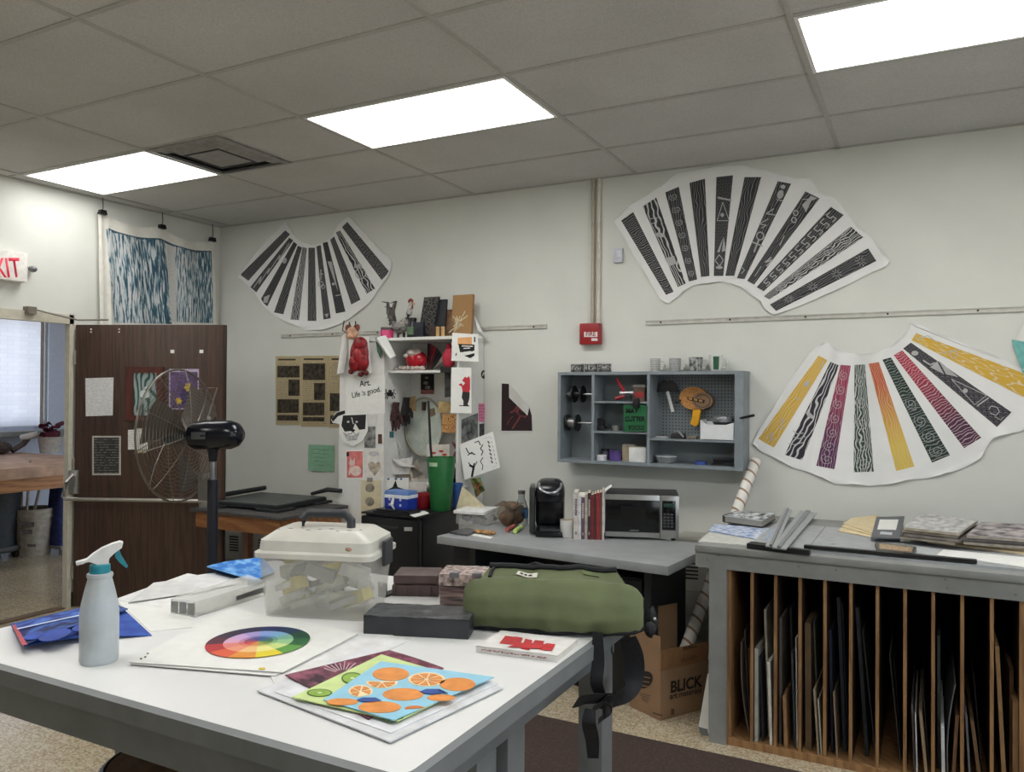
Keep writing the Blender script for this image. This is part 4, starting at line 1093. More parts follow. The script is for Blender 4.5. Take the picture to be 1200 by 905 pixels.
# truck poster and bear print hang from the front corner, facing the room
PF = PL((BX1-.02, BY-.022, 0), (.35, -.937, 0))
tp = T('truck_poster', 'white poster with a black truck under an orange block, top right of the unit', 'poster', PF.pt(545, 425))
O('page', sheet(PF, [(530, 390), (560, 392), (561, 424), (529, 423)], .012, .0015), PAPER, tp)
O('orange_block', poly(PF, [(536.5, 396), (553, 395), (553, 405), (536.5, 404)], .0128, .0006), M((222, 164, 108), .7), tp)
mb = MB(); poly(PF, [(537, 403), (556, 404), (556, 411), (539, 413)], .0134, .0006, mb); ell(PF, 542, 411, 2, 2, .0136, .0006, mb); ell(PF, 553, 410, 2, 2, .0136, .0006, mb); poly(PF, [(544, 417), (556, 414), (556, 417), (551, 420)], .0134, .0006, mb); stroke(PF, [(534, 417), (535, 414)], 1.2, .0134, .0006, mb); poly(PF, rc(555.5, 395, 557, 401), .0134, .0006, mb)
O('truck_shape', mb, INK, tp)
mb = MB(); stroke(PF, [(541, 405.5), (554, 406)], 1.2, .0142, .0005, mb); stroke(PF, [(543, 408.5), (551, 408)], 1, .0142, .0005, mb); O('truck_windows', mb, PAPER, tp)
br = T('bear_print', 'tall white print of a standing red and black bear', 'print', PF.pt(541, 485))
O('page', sheet(PF, [(529, 430.5), (552.5, 431), (552.5, 484.5), (528, 484)], .006, .0015), PAPER, br)
mb = MB(); poly(PF, [(545, 441.5), (547, 443), (549.5, 441), (551, 444), (551, 456), (550, 460), (542, 459), (541, 453), (537, 451), (541, 449), (542.5, 452), (545, 449), (541.5, 446)], .0068, .0006, mb); O('red_torso', mb, M((188, 48, 62), .7), br)
mb = MB(); poly(PF, [(542, 459), (550.5, 460), (550, 468), (548, 474), (550, 476), (543, 476), (543, 470), (541, 466)], .0068, .0006, mb); stroke(PF, [(538, 475.5), (550, 476)], 1, .0068, .0006, mb); O('black_legs', mb, M((40, 34, 36), .7), br)
sk = T('round_sticker', 'round black sticker with a pale sign on the side of the shelf unit', 'sticker', PR.pt(567, 444))
O('disc', ell(PR, 567, 439, 3.2, 5, .001, .0008), INK, sk)
mb = MB(); stroke(PR, [(565.5, 441), (567, 436), (568.5, 441)], .8, .0016, .0004, mb); stroke(PR, [(565.5, 438), (569, 439)], .7, .0016, .0004, mb); O('pale_sign', mb, PAPER, sk)
rpin('pink_note', [(561, 473), (572, 473), (572, 495), (561, 494)], LINES((214, 132, 162), (180, 96, 128), 6, 3, .4), 'pink handwritten note on the side of the shelf unit', 'note', .003)
rpin('grey_photo', [(541, 492), (560, 484), (560, 516), (541, 520)], M((110, 112, 112), .6, var=.6, vs=20), 'grey photograph above the tilted sketch', 'photograph', .005)
rpin('dark_photo', [(562, 497), (572, 496), (572, 512), (562, 512)], M((58, 58, 60), .6, var=.6, vs=30), 'small dark photograph below the pink note', 'photograph', .002)
PK = PL((BX1+.02, BY-.03, 0), (.55, -.83, .05))
ts = T('tilted_sketch', 'tilted white canvas with black brush strokes on the right of the shelf unit', 'picture', PK.pt(562, 562))
O('canvas', sheet(PK, [(538.5, 521), (577.5, 506), (586, 548), (544, 562.5)], .01, .012), PAPER, ts)
mb = MB()
for s, w in (([(546, 525), (549, 531), (553, 532)], 1.2), ([(556, 519), (561, 517), (563, 522)], 1), ([(548, 534), (553, 530), (555, 533)], 1), ([(566, 521), (563, 526), (566, 529), (564, 534)], 1.1), ([(553, 531), (557, 533)], 1.2), ([(566, 536), (563, 541), (566, 546), (565, 551)], .9), ([(550, 545), (555, 548), (553, 559)], 2.6), ([(556, 543), (554, 549)], 1.6), ([(549, 542), (552, 547)], 1.1), ([(559, 541), (555, 549)], 1)): O('brush_stroke', stroke(PK, s, w, .011, .0008), INK, ts)
mb = MB()
for k in range(6): stroke(PK, [(571.5+k*.8, 517+k*4.6), (573.5+k*.8, 520+k*4.6)], 1.6, .011, .0008, mb)
for a, b_ in ((( 568, 514), (575, 511.5)), ((575, 511.5), (582, 546)), ((582, 546), (576, 548.5))):
    for k in range(7): stroke(PK, [(a[0]+(b_[0]-a[0])*(k+.2)/7, a[1]+(b_[1]-a[1])*(k+.2)/7), (a[0]+(b_[0]-a[0])*(k+.6)/7, a[1]+(b_[1]-a[1])*(k+.6)/7)], .5, .011, .0006, mb)
O('margin_marks', mb, M((90, 90, 92), .7), ts)
rpin('white_card', [(563, 557), (574, 555), (574, 572), (563, 573)], M((204, 216, 210), .7), 'small pale card with a green oval under the tilted canvas', 'card', .002)
T1('green_oval', ell(PR, 570.5, 565, 2, 3.6, .0035, .0006), M((146, 186, 166), .7), 'pale green oval printed on the small card', 'sticker')
lf = T('paper_leaf', 'green and red crumpled paper leaf under the tilted canvas', 'leaf', PK.pt(559, 584, .04))
O('leaf_blade', sheet(PK, [(551, 561), (563, 560), (568, 575), (558, 583)], .03, .0015, 8, lambda u, v: .02*sin(u*7+v*4)), M((112, 122, 72), .8, var=.4, vs=30), lf)
mb = MB(); stroke(PK, [(555, 566), (559, 572), (561, 580)], 1.4, .056, .001, mb); stroke(PK, [(564, 566), (559, 573)], 1.2, .056, .001, mb); O('leaf_veins', mb, M((156, 72, 54), .8), lf)
# ================================================================== small fridge and what stands on it
FX0, FX1, FY0, FY1, FH = 2.255, 2.70, -.868, -.385, .78
c = T('mini_fridge', 'black mini fridge in front of the white shelf unit', 'fridge', ((FX0+FX1)/2, (FY0+FY1)/2, 0))
FBK = M((18, 19, 22), .28, var=.1)
O('body', MB().box((FX0, FY0+.05, .015), (FX1, FY1, FH), bev=.008), FBK, c)
fd_ = O('door', MB().box((FX0+.002, FY0, .03), (FX1-.002, FY0+.046, FH-.012), bev=.008), FBK, c)
O('top_panel', MB().box((FX0-.006, FY0+.01, FH), (FX1+.004, FY1, FH+.012), bev=.004), M((24, 25, 27), .5), c)
O('door_handle', MB().box((FX0+.03, FY0-.012, FH-.075), (FX0+.3, FY0+.002, FH-.062), bev=.003), M((40, 42, 46), .35), fd_)
FP = PY(FY0-.0005)
O('maker_plate', poly(FP, rc(473.5, 618, 483, 622.5), .001, .001), M((190, 190, 188), .4, .3), fd_)
mb = MB()
for x in (FX0+.05, FX1-.05):
    for y in (FY0+.08, FY1-.05): mb.cyl((x, y, 0), (x, y, .016), .02, n=10)
O('feet', mb, BLACKM, c)
TZ = FH+.012
def on(px, py, z=TZ): return foot(px, py, z)
# black trays lying on the front of the fridge
a = on(430, 601); b = on(492, 606)
for k in range(2):
    mb = MB(); mb.box((a.x+.02+.02*k, FY0+.02+.01*k, TZ+.012*k+.0005), (a.x+.30, FY0+.15, TZ+.012*(k+1)-.001), bev=.003)
    T1('black_tray', mb, M((20, 21, 24), .4), ('lower', 'upper')[k]+' of two flat black trays at the front of the fridge top', 'tray')
# lunch cooler
p = on(463, 601); w = .155
c = T('lunch_cooler', 'blue and white lunch cooler on the fridge', 'cooler', (p.x, p.y+.06, TZ))
BLU = M((28, 52, 150), .45, var=.1); x0, x1, y0, y1 = p.x-.09, p.x+.088, p.y+.01, p.y+.12
hz = topz(V((p.x, p.y, TZ)), 576)-TZ
O('body', MB().box((x0, y0, TZ), (x1, y1, TZ+hz*.66), taper=1.03, bev=.006), BLU, c)
O('white_band', MB().box((x0-.004, y0-.004, TZ+hz*.66), (x1+.004, y1+.004, TZ+hz*.82), bev=.004), M((214, 218, 226), .45), c)
O('lid', MB().box((x0-.004, y0-.004, TZ+hz*.82), (x1+.004, y1+.004, TZ+hz), taper=.93, bev=.005), M((92, 122, 178), .45), c)
O('front_strap', MB().tube([((x0+x1)/2-.01, y0-.01, TZ+hz*.72), ((x0+x1)/2-.014, y0-.026, TZ+hz*.4), ((x0+x1)/2-.004, y0-.014, TZ+.02)], [.013, .016, .012], 8, flat=.5), M((208, 204, 206), .6), c)
mb = MB()
for s in (-.05, .035):
    for k in range(2): mb.box(((x0+x1)/2+s-.007, y0-.0025, TZ+.04+.035*k), ((x0+x1)/2+s+.007, y0, TZ+.055+.035*k))
O('white_marks', mb, M((190, 200, 226), .5), c)
p = on(489, 597)
bw = T('red_bowl', 'dark red bowl behind the green vase on the fridge', 'bowl', (p.x, p.y+.06, TZ))
O('bowl', MB().lathe([(0, 0), (.05, 0), (.07, .04), (.075, .095), (.07, .095), (.062, .045), (0, .012)], (p.x, p.y+.06, TZ), 24), M((150, 28, 38), .35), bw)
T1('paper_slip', MB().prism([on(478, 603, TZ+.001), on(497, 599, TZ+.001), on(503, 602, TZ+.001), on(486, 606.5, TZ+.001)], (0, 0, .002)), PAPER, 'white paper slip lying in front of the lunch cooler', 'paper')
# green vase
p = on(511, 599.5)
c = T('green_vase', 'tall green tapered vase on the fridge', 'vase', (p.x, p.y+.04, TZ))
vh = topz(V((p.x, p.y, TZ)), 536.5)-TZ; s0, s1 = .062, .092
o = V((p.x, p.y+.055, TZ)); GV = M((30, 96, 48), .4, var=.06)
O('vase_body', MB().lathe([(0, 0), (.062, 0), (.066, .008), (.0945, vh-.004), (.093, vh), (.088, vh), (.06, .012), (0, .012)], o, 36), GV, c)
R = Matrix.Rotation(rad(-38), 3, 'Z')
mb = MB()
for k in range(5):
    a, b = rad(-112+k*8), rad(-104+k*8); mb.prism([o+V((cos(t)*r_, sin(t)*r_, z)) for t, r_, z in ((a, .0905, vh-.055), (b, .0905, vh-.055), (b, .0937, vh-.03), (a, .0937, vh-.03))], (cos(a)*.001, sin(a)*.001, 0))
O('pale_label', mb, M((170, 190, 160), .6), c)
q = PY(o.y).pt(502, 470)
T1('black_stick', MB().tube([o+V((-.03, 0, .015)), V((q.x+.02, q.y, (q.z+TZ)/2+.05)), q], .008, 8), M((26, 26, 28), .5), 'thin black stick standing in the green vase', 'stick')
p = on(526, 598)
c = T('blue_cup', 'blue plastic cup right behind the green vase', 'cup', (p.x, p.y+.1, TZ))
ch = topz(V((p.x, p.y, TZ)), 568)-TZ
O('cup', MB().lathe([(0, 0), (.03, 0), (.036, ch), (.033, ch), (.028, .006), (0, .006)], (p.x+.005, p.y+.1, TZ), 18), M((52, 92, 158), .35), c)
# folded card on the fridge
p0, p1, p2 = on(533, 592), on(570, 599), on(541, 570)
zt_ = topz(p0, 569)
y_ = p0.y
A_ = PY(-.52)
q = [A_.pt(534, 592), A_.pt(541.5, 570), A_.pt(569.5, 598)]; q[0].z = TZ+.001; q[2].z = TZ+.001
q2 = [V((q[0].x+.02, -.40, TZ+.001)), V((q[1].x+.0, -.45, q[1].z)), V((q[2].x+.0, -.42, TZ+.001))]
mb = MB(); mb.prism(q, (0, .002, 0)); mb.prism([q[0], q[1], q[1]+V((.002, .05, -.0)), q[0]+V((.002, .1, 0))], (.001, 0, 0))
c = T('folded_card', 'cream folded card standing on the right of the fridge', 'card', (q[0].x+.1, -.5, TZ))
O('front_flap', MB().prism(q, (0, .002, 0)), M((206, 196, 164), .8, var=.08), c)
O('rear_flap', MB().prism([q[1]+V((0, .003, 0)), q[2]+V((0, .003, 0)), q[2]+V((-.02, .09, 0))], (.001, .001, 0)), M((206, 196, 164), .8, var=.08), c)

# ================================================================== heaters along the back wall
UV_ = M((176, 174, 164), .5, var=.03); USL = M((40, 40, 40), .7)
def heater(x0, x1, label, ztop=.66):
    c = T('wall_heater', label, 'heater', ((x0+x1)/2, -.13, 0))
    O('housing', MB().box((x0, -.26, .0), (x1, -.001, ztop), bev=.01), UV_, c)
    n = int((x1-x0)/.16)
    for k in range(n):
        mb = MB()
        for r in range(6):
            xx = x0+.06+k*.16
            mb.prism([(xx, -.262, ztop-.24+.022*r), (xx+.1, -.262, ztop-.24+.022*r+.004), (xx+.1, -.262, ztop-.24+.022*r+.014), (xx, -.262, ztop-.24+.022*r+.01)], (0, .002, 0))
        O('louvre_bank', mb, USL, c)
    O('lower_panel', MB().box((x0+.03, -.268, .08), (x1-.03, -.258, ztop-.3), bev=.003), M((150, 148, 142), .5), c)
heater(.05, 1.58, 'cream wall heater behind the table with the paper cutter', .50)
heater(4.12, 5.4, 'cream wall heater behind the cardboard box', .70)

# ================================================================== table with the paper cutter
t = T('work_table', 'wooden table with dark top under the paper cutter', 'table', (1.3, -.66, 0))
TX0, TX1, TY0, TY1, TH = .93, 1.76, -1.06, -.385, .74
O('tabletop', MB().box((TX0-.03, TY0-.0, TH-.022), (TX1, TY1, TH), bev=.004), M((72, 70, 70), .5, var=.15, vs=40), t)
AP = WOOD((122, 78, 44), (158, 108, 66), .5, (.8, 6, 6))
mb = MB(); x0, x1, y0, y1 = TX0, TX1-.04, TY0+.03, TY1-.03
mb.box((x0, y0, TH-.13), (x1, y0+.025, TH-.022)); mb.box((x0, y1-.025, TH-.13), (x1, y1, TH-.022)); mb.box((x0, y0+.025, TH-.13), (x0+.025, y1-.025, TH-.022)); mb.box((x1-.025, y0+.025, TH-.13), (x1, y1-.025, TH-.022))
O('apron', mb, AP, t)
TLX = PY(TY0+.06).pt(285, 640).x
for x in (TLX, TX1-.10):
    for y in (TY0+.06, TY1-.1): O('leg', MB().box((x, y, 0), (x+.045, y+.045, TH-.13)), M((92, 62, 46), .5, var=.15), t)
# paper cutter
CZ = TH
c = T('paper_cutter', 'large black paper cutter on the wooden table', 'paper cutter', (1.25, -.65, CZ))
K0 = M((34, 36, 38), .5, var=.1)
h = .78
bl, brr, tr_, tl_ = foot(256, 588, h), foot(325, 593.5, h), foot(381, 583, h), foot(262, 577.5, h)
def zz(p, z): return V((p.x, p.y, z))
ex = (bl-brr)*.15
bl = bl+ex
tl_ = tr_+(bl-brr)
bd = MB().prism([zz(p, h+.006) for p in (bl, brr, tr_, tl_)], (0, 0, -.007)); O('bed', bd, M((66, 72, 70), .45, var=.12, vs=15), c)
cm = (bl+brr+tr_+tl_)/4
O('frame', MB().prism([zz(cm+(p-cm)*1.012, h-.0012) for p in (bl, brr, tr_, tl_)], (0, 0, -.026)), K0, c)
for p in (bl, brr, tr_, tl_):
    q = p+(cm-p)*.2; O('foot', MB().box((q.x-.1, q.y-.09, CZ), (q.x+.1, q.y+.09, h-.022), bev=.004), K0, c)
mb = MB(); mb.tube([zz(bl+(brr-bl)*.02, h+.03), zz(tl_+(tr_-tl_)*.06, h+.04)], .018, 8); O('fence_bar', mb, K0, c)
pa = foot(352, 582, h+.03); pb = PL((0, pa.y+.05, 0), (0, -1, 0)).pt(400, 575)
ar_ = [zz(brr+(tr_-brr)*.95, h+.0), zz(tr_+(tl_-tr_)*.08, h+.03)]
d0 = zz(tr_+(tl_-tr_)*.2, h+.02)
e0 = PY(d0.y).pt(384, 574); e1 = PY(d0.y-.0).pt(400, 575.5)
mb = MB(); mb.tube([d0, e0, e1], [.016, .022, .02], 8, flat=.8); O('blade_arm', mb, K0, c)
O('end_block', MB().box(zz(tr_, h-.03)+V((-.14, -.06, -.005)), zz(tr_, h+.0)+V((.0, .02, .0)), bev=.006), M((28, 29, 31), .45), c)

# ================================================================== grey wall cabinet
WX0, WX1, WZ0, WZ1, WD = 3.335, 4.525, 1.112, 1.700, -.2
WF = PY(WD)
gm = M((128, 136, 141), .5, var=.06, vs=14); gin = M((120, 128, 132), .55, var=.05, vs=14)
c = T('wall_cabinet', 'grey open wall cabinet with three bays of tools', 'cabinet', ((WX0+WX1)/2, WD/2, WZ0))
th = .02
O('back_board', MB().box((WX0+.01, -.012, WZ0+.01), (WX1-.01, -.001, WZ1-.01)), gin, c)
O('top_board', MB().box((WX0, WD, WZ1-th), (WX1, -.001, WZ1)), gm, c)
O('bottom_board', MB().box((WX0, WD, WZ0), (WX1, -.001, WZ0+th)), gm, c)
O('side_board', MB().box((WX0, WD+.001, WZ0+th), (WX0+th, -.012, WZ1-th)), gm, c)
O('side_board', MB().box((WX1-.05, WD+.001, WZ0+th), (WX1-.0, -.012, WZ1-th)), gm, c)
wx = lambda px, py=500: WF.pt(px, py).x
d1, d2 = wx(694.5), wx(759.5)
O('divider', MB().box((d1-.009, WD+.002, WZ0+th), (d1+.009, -.012, WZ1-th)), gm, c)
O('divider', MB().box((d2-.009, WD+.002, WZ0+th), (d2+.009, -.012, WZ1-th)), gm, c)
m1, m2, m3 = WF.pt(725, 470.5).z, WF.pt(725, 506).z, WF.pt(815, 515.5).z
for z in (m1, m2): O('shelf', MB().box((d1+.009, WD+.004, z-.012), (d2-.009, -.012, z)), gm, c)
O('shelf', MB().box((d2+.009, WD+.004, m3-.012), (WX1-.05, -.012, m3)), gm, c)
# pegboard with holes
pegm, nt, p = nodes('pegboard'); setp(p, Roughness=.55); N = nt.nodes.new; L = nt.links.new
uvn = N('ShaderNodeUVMap'); mp = N('ShaderNodeMapping'); mp.inputs['Scale'].default_value = (24, 19, 1); L(uvn.outputs[0], mp.inputs[0])
fr = N('ShaderNodeVectorMath'); fr.operation = 'FRACTION'; L(mp.outputs[0], fr.inputs[0])
sb = N('ShaderNodeVectorMath'); sb.operation = 'DISTANCE'; sb.inputs[1].default_value = (.5, .5, 0); L(fr.outputs[0], sb.inputs[0])
lt = N('ShaderNodeMath'); lt.operation = 'LESS_THAN'; lt.inputs[1].default_value = .2; L(sb.outputs['Value'], lt.inputs[0])
mx = N('ShaderNodeMix'); mx.data_type = 'RGBA'; mx.inputs[6].default_value = lin((116, 124, 128)); mx.inputs[7].default_value = lin((30, 32, 34)); L(lt.outputs[0], mx.inputs[0]); L(mx.outputs[2], p.inputs['Base Color'])
O('pegboard', MB().prism([(d2+.03, -.016, WZ1-th-.005), (WX1-.055, -.016, WZ1-th-.005), (WX1-.055, -.016, m3+.003), (d2+.03, -.016, m3+.003)], (0, .003, 0)), pegm, c)
# spools on rods
SPL = M((24, 25, 27), .4); WIRE = M((170, 170, 172), .3, .9)
for k, (yy, lab) in enumerate(((462, 'upper'), (495.5, 'lower'))):
    q = PY(-.11).pt(672, yy)
    T1('spool_rod', MB().cyl((WX0+th+.002, q.y, q.z), (d1-.010, q.y, q.z), .006, n=8), M((150, 152, 154), .35, .7), lab+' metal rod across the left bay of the wall cabinet', 'rod')
    sp = T('wire_spool', lab+' black wire spool in the left bay of the wall cabinet', 'spool', (q.x, q.y, q.z-.05))
    xa, xb = PY(-.11).pt(*((673, 462), (666, 496))[k]).x, PY(-.11).pt(*((683, 462), (677, 496))[k]).x
    for x in (xa, xb): 
        mb = MB(); mb.cyl((x-.004, q.y, q.z), (x+.004, q.y, q.z), .056, n=24); O('flange', mb, SPL, sp)
    O('hub', MB().cyl((xa+.004, q.y, q.z), (xb-.004, q.y, q.z), .02+.012*k, n=16), WIRE if k else SPL, sp)
    O('end_nut', MB().cyl((WX0+th+.02, q.y, q.z), (WX0+th+.035, q.y, q.z), .018, n=6), M((150, 150, 150), .4, .6), sp)
# middle bay: tools
MF = PY(-.1)
p = MF.pt(735, 470); 
c = T('riveter', 'red handled hand riveter on the top middle shelf', 'tool', (p.x, -.12, m1))
RD = M((150, 26, 36), .35)
a = [PY(-.14).pt(x, y) for x, y in ((722.5, 444), (729, 455), (733, 463))]; O('handle', MB().tube(a, [.012, .011, .01], 8), RD, c)
a = [PY(-.14).pt(x, y) for x, y in ((721.5, 467.5), (728, 465.5), (733, 464))]; O('handle', MB().tube(a, [.012, .011, .01], 8), RD, c)
a = PY(-.14).pt(727, 461); b = PY(-.14).pt(743, 460.5); O('head', MB().cyl(a, b, .013, .011, 12), M((196, 196, 198), .3, .8), c)
q = PY(-.14).pt(736, 464); O('pivot', MB().box(q-V((.02, .012, .02)), q+V((.02, .012, .02)), bev=.004), M((60, 60, 64), .4, .5), c)
q = PY(-.08).pt(751, 466); z = m1
c = T('small_carton', 'small brown and red carton beside the hand riveter', 'carton', (q.x, q.y, z))
O('body', MB().box((q.x-.04, q.y-.03, z), (q.x+.035, q.y+.03, z+.09), bev=.002), M((118, 96, 82), .7, var=.2), c)
O('clear_lid', MB().box((q.x-.042, q.y-.032, z+.09), (q.x+.037, q.y+.032, z+.106)), M((184, 182, 178), .3), c)
O('red_label', MB().box((q.x-.03, q.y-.032, z+.025), (q.x+.03, q.y-.03, z+.06)), M((176, 60, 60), .6), c)
# green sign hung on the shelf edge
SGN = PY(WD-.006)
c = T('tool_sign', 'green sign reading MAT CUTTER TOOLS clipped to the wall cabinet', 'sign', SGN.pt(744, 506))
O('board', sheet(SGN, [(730.5, 475), (758, 475), (758, 505.5), (731, 506)], 0, .003), M((26, 92, 54), .7, var=.06), c)
DG = M((8, 18, 12), .7)
text('MAT', SGN, (733.5, 484.2), (748, 484), DG, c, .001, bold=.03)
text('CUTTER', SGN, (732.5, 493.8), (756, 493.5), DG, c, .001, bold=.03, hscale=1.2)
text('TOOLS', SGN, (736, 503.6), (755, 503.4), DG, c, .001, bold=.03, hscale=1.1)
q = SGN.pt(746, 474)
T1('spring_clip', MB().box(q-V((.02, .02, .02)), q+V((.018, .012, .035)), bev=.005), M((30, 28, 30), .4), 'black clip holding the green sign to the shelf', 'clip')
for (px, py), (r, h), col, lab in (((722, 505), (.03, .035), (150, 150, 148), 'small silver tin on the middle shelf left of the green sign'), ((713, 505.5), (.05, .012), (70, 72, 74), 'flat dark lid on the middle shelf of the wall cabinet')):
    q = PY(-.1).pt(px, py)
    T1('tin', MB().lathe([(0, 0), (r, 0), (r, h*.8), (r*.95, h*.82), (r*.95, h), (0, h)], (q.x, -.1, m2), 18), M(col, .35, .6), lab, 'tin')
q = PY(-.13).pt(701, 503)
c = T('tape_holder', 'black tape holder at the left end of the middle shelf', 'tape holder', (q.x+.02, -.13, m2))
O('stand', MB().box((q.x-.02, -.15, m2), (q.x+.05, -.11, m2+.03), bev=.004), BLACKM, c)
O('reel', MB().cyl((q.x+.012, -.14, m2+.05), (q.x+.012, -.115, m2+.05), .03, n=18), BLACKM, c)
# bottom middle bay
zb = WZ0+th
def jar(px, r, h, y, mats, lab, name='jar'):
    q = PY(y).pt(px, 538)
    c = T(name, lab, 'jar', (q.x, y, zb))
    O('body', MB().lathe([(0, 0), (r, 0), (r, h*.78), (0, h*.78)], (q.x, y, zb), 18), mats[0], c)
    O('lid', MB().lathe([(0, h*.78), (r*1.04, h*.78), (r*1.04, h), (0, h)], (q.x, y, zb), 18), mats[1], c)
jar(705, .032, .035, -.15, (M((196, 196, 200), .5), M((214, 214, 214), .5)), 'low white jar at the left of the bottom middle shelf')
jar(710, .026, .07, -.08, (M((96, 92, 110), .4), M((34, 34, 40), .4)), 'dark lidded jar behind the low white jar')
jar(721, .038, .068, -.12, (M((84, 62, 128), .4), M((70, 54, 100), .4)), 'purple jar on the bottom middle shelf')
for x0, x1, h, y, col, lab in ((729, 743, .1, -.1, (196, 184, 156), 'cream carton behind the white box on the bottom middle shelf'), (737, 757, .09, -.15, (222, 222, 220), 'white box at the right of the bottom middle shelf')):
    a, b = PY(y).pt(x0, 538), PY(y).pt(min(x1, 757), 538)
    c = T('small_box', lab, 'box', ((a.x+b.x)/2, y+.02, zb))
    O('body', MB().box((a.x, y, zb), (min(b.x, d2-.012), y+.05, zb+h), bev=.002), M(col, .7), c)
    O('flap', MB().box((a.x+.004, y-.002, zb+h), (min(b.x, d2-.012)-.004, y+.045, zb+h+.004)), M((206, 200, 188), .7), c)
# right bay: brayer shaped scraper, tape gun
q = PY(-.06).pt(782, 452)
c = T('scraper', 'black half round scraper with a white handle hung on the pegboard', 'tool', (q.x, -.05, q.z-.15))
P6 = PY(-.055)
mb = MB(); ell(P6, 782, 459.5, 12.5, 14, 0, .02, mb, n=24, a0=180, a1=360); O('half_disc', mb, M((38, 40, 42), .35), c)
mb = MB(); mb.tube([P6.pt(782, 459, .004), P6.pt(785, 470, .006), P6.pt(788.5, 482.5, .006)], .011, 8); O('handle', mb, M((206, 206, 204), .4), c)
O('hook', MB().cyl((q.x, -.0165, P6.pt(780, 446).z), (q.x, -.06, P6.pt(780, 446).z), .004, n=6), M((160, 160, 160), .3, .8), c)
c = T('tape_gun', 'orange tape gun with a yellow handle hung on the pegboard', 'tape gun', (PY(-.07).pt(815, 480).x, -.07, PY(-.07).pt(815, 500).z))
P7 = PY(-.075); OR = M((190, 128, 62), .4, var=.12)
mb = MB(); ell(P7, 813, 467, 17, 13.5, 0, .05, mb, n=32, rot=8); O('roll', mb, M((176, 124, 70), .35, var=.15, vs=60), c)
mb = MB(); ell(P7, 823, 470, 12, 10, .004, .055, mb, n=28, rot=8); O('side_disc', mb, M((128, 100, 74), .35, var=.1), c)
mb = MB(); mb.tube([P7.pt(823+9*cos(k*PI/14), 470+7.4*sin(k*PI/14), .0055) for k in range(28)], .003, 6, True); O('disc_ring', mb, M((70, 62, 56), .4), c)
mb = MB(); poly(P7, [(805, 465), (826, 469), (825, 473), (806, 469)], .006, .004, mb); O('dark_slot', mb, INK, c)
mb = MB(); poly(P7, [(807, 465.8), (811, 466.6), (811, 469), (807, 468.3)], .0065, .001, mb); poly(P7, [(813, 467), (817, 467.8), (817, 470.2), (813, 469.4)], .0065, .001, mb); poly(P7, [(819, 468.3), (823, 469.1), (823, 471.5), (819, 470.7)], .0065, .001, mb); O('slot_marks', mb, M((180, 130, 74), .5), c)
mb = MB(); poly(P7, [(812, 479), (821, 481), (818, 497), (815, 500), (808.5, 497), (811, 490)], .0, .03, mb); O('handle', mb, M((218, 158, 32), .4), c)
mb = MB(); mb.tube([P7.pt(798, 469, .01), P7.pt(793, 472, .02), P7.pt(791, 471, .02)], .006, 6); mb.tube([P7.pt(826, 480, .01), P7.pt(832, 478, .02)], .006, 6); O('metal_arms', mb, M((40, 38, 36), .4, .5), c)
# white bin with foil wrapped pan
y0 = -.19; a, b = PY(y0).pt(820.5, 515), PY(y0).pt(867, 514)
hz_ = PY(y0).pt(843, 495).z-m3
c = T('white_bin', 'white plastic bin on the right shelf of the wall cabinet', 'bin', ((a.x+b.x)/2, -.11, m3))
mb = MB(); xa, xb = a.x, min(b.x, WX1-.055); ya, yb = y0, -.05
pr = [(0, 0), (1, 0), (1, 1), (0, 1)]
mb.prism([(xa+.005, ya, m3), (xb-.005, ya, m3), (xb, ya, m3+hz_), ((xa+xb)/2+.05, ya, m3+hz_*.86), ((xa+xb)/2-.06, ya, m3+hz_*.86), (xa, ya, m3+hz_+.012)], (0, .004, 0))
mb.box((xa, ya+.004, m3), (xa+.004, yb, m3+hz_+.012)); mb.box((xb-.004, ya+.004, m3), (xb, yb, m3+hz_)); mb.box((xa, yb-.004, m3), (xb, yb, m3+hz_)); mb.box((xa, ya, m3), (xb, yb, m3+.004))
O('tub', mb, M((216, 218, 220), .4, var=.02), c)
q = PY(-.13).pt(847, 495)
zp = m3+hz_+.012
c = T('foil_pan', 'foil covered pan with a black handle resting on the white bin', 'pan', (q.x, -.12, zp-.02))
O('pan', MB().lathe([(0, -.03), (.055, -.03), (.07, .0), (.066, 0), (0, -.022)], (q.x, -.115, zp), 24), M((66, 68, 72), .4, .3), c)
O('foil', MB().lathe([(.066, -.012), (.072, .006), (.06, .022), (0, .03)], (q.x+.0, -.115, zp), 24), M((170, 172, 176), .3, .8, var=.2, vs=40, bump=.6, bs=50), c)
h0_ = PY(-.14).pt(860, 492); h1_ = PY(-.24).pt(883, 487)
O('handle', MB().tube([V((q.x+.06, -.13, zp)), h0_+V((0, -.02, 0)), h1_], [.008, .011, .012], 8, flat=.7), M((26, 26, 28), .35), c)
# loose bits on the right shelf
for k, (x0, x1, h, col, lab) in enumerate(((768, 783, .012, (140, 142, 142), 'flat grey clip at the left of the right shelf'), (786, 804, .034, (28, 28, 30), 'black punch tool on the right shelf'), (806, 817, .022, (104, 96, 84), 'small tan block on the right shelf beside the white bin'))):
    a, b = PY(-.15).pt(x0, 513), PY(-.15).pt(x1, 513)
    c = T('loose_tool', lab, 'tool', ((a.x+b.x)/2, -.14, m3))
    O('body', MB().box((a.x, -.17, m3), (b.x, -.13, m3+h), taper=.85, bev=.004), M(col, .4, var=.15), c)
    if k == 1: O('lever', MB().tube([(a.x+.02, -.15, m3+h), ((a.x+b.x)/2, -.16, m3+h+.012), (b.x-.01, -.165, m3+.012)], .008, 6), M((160, 160, 162), .3, .7), c)
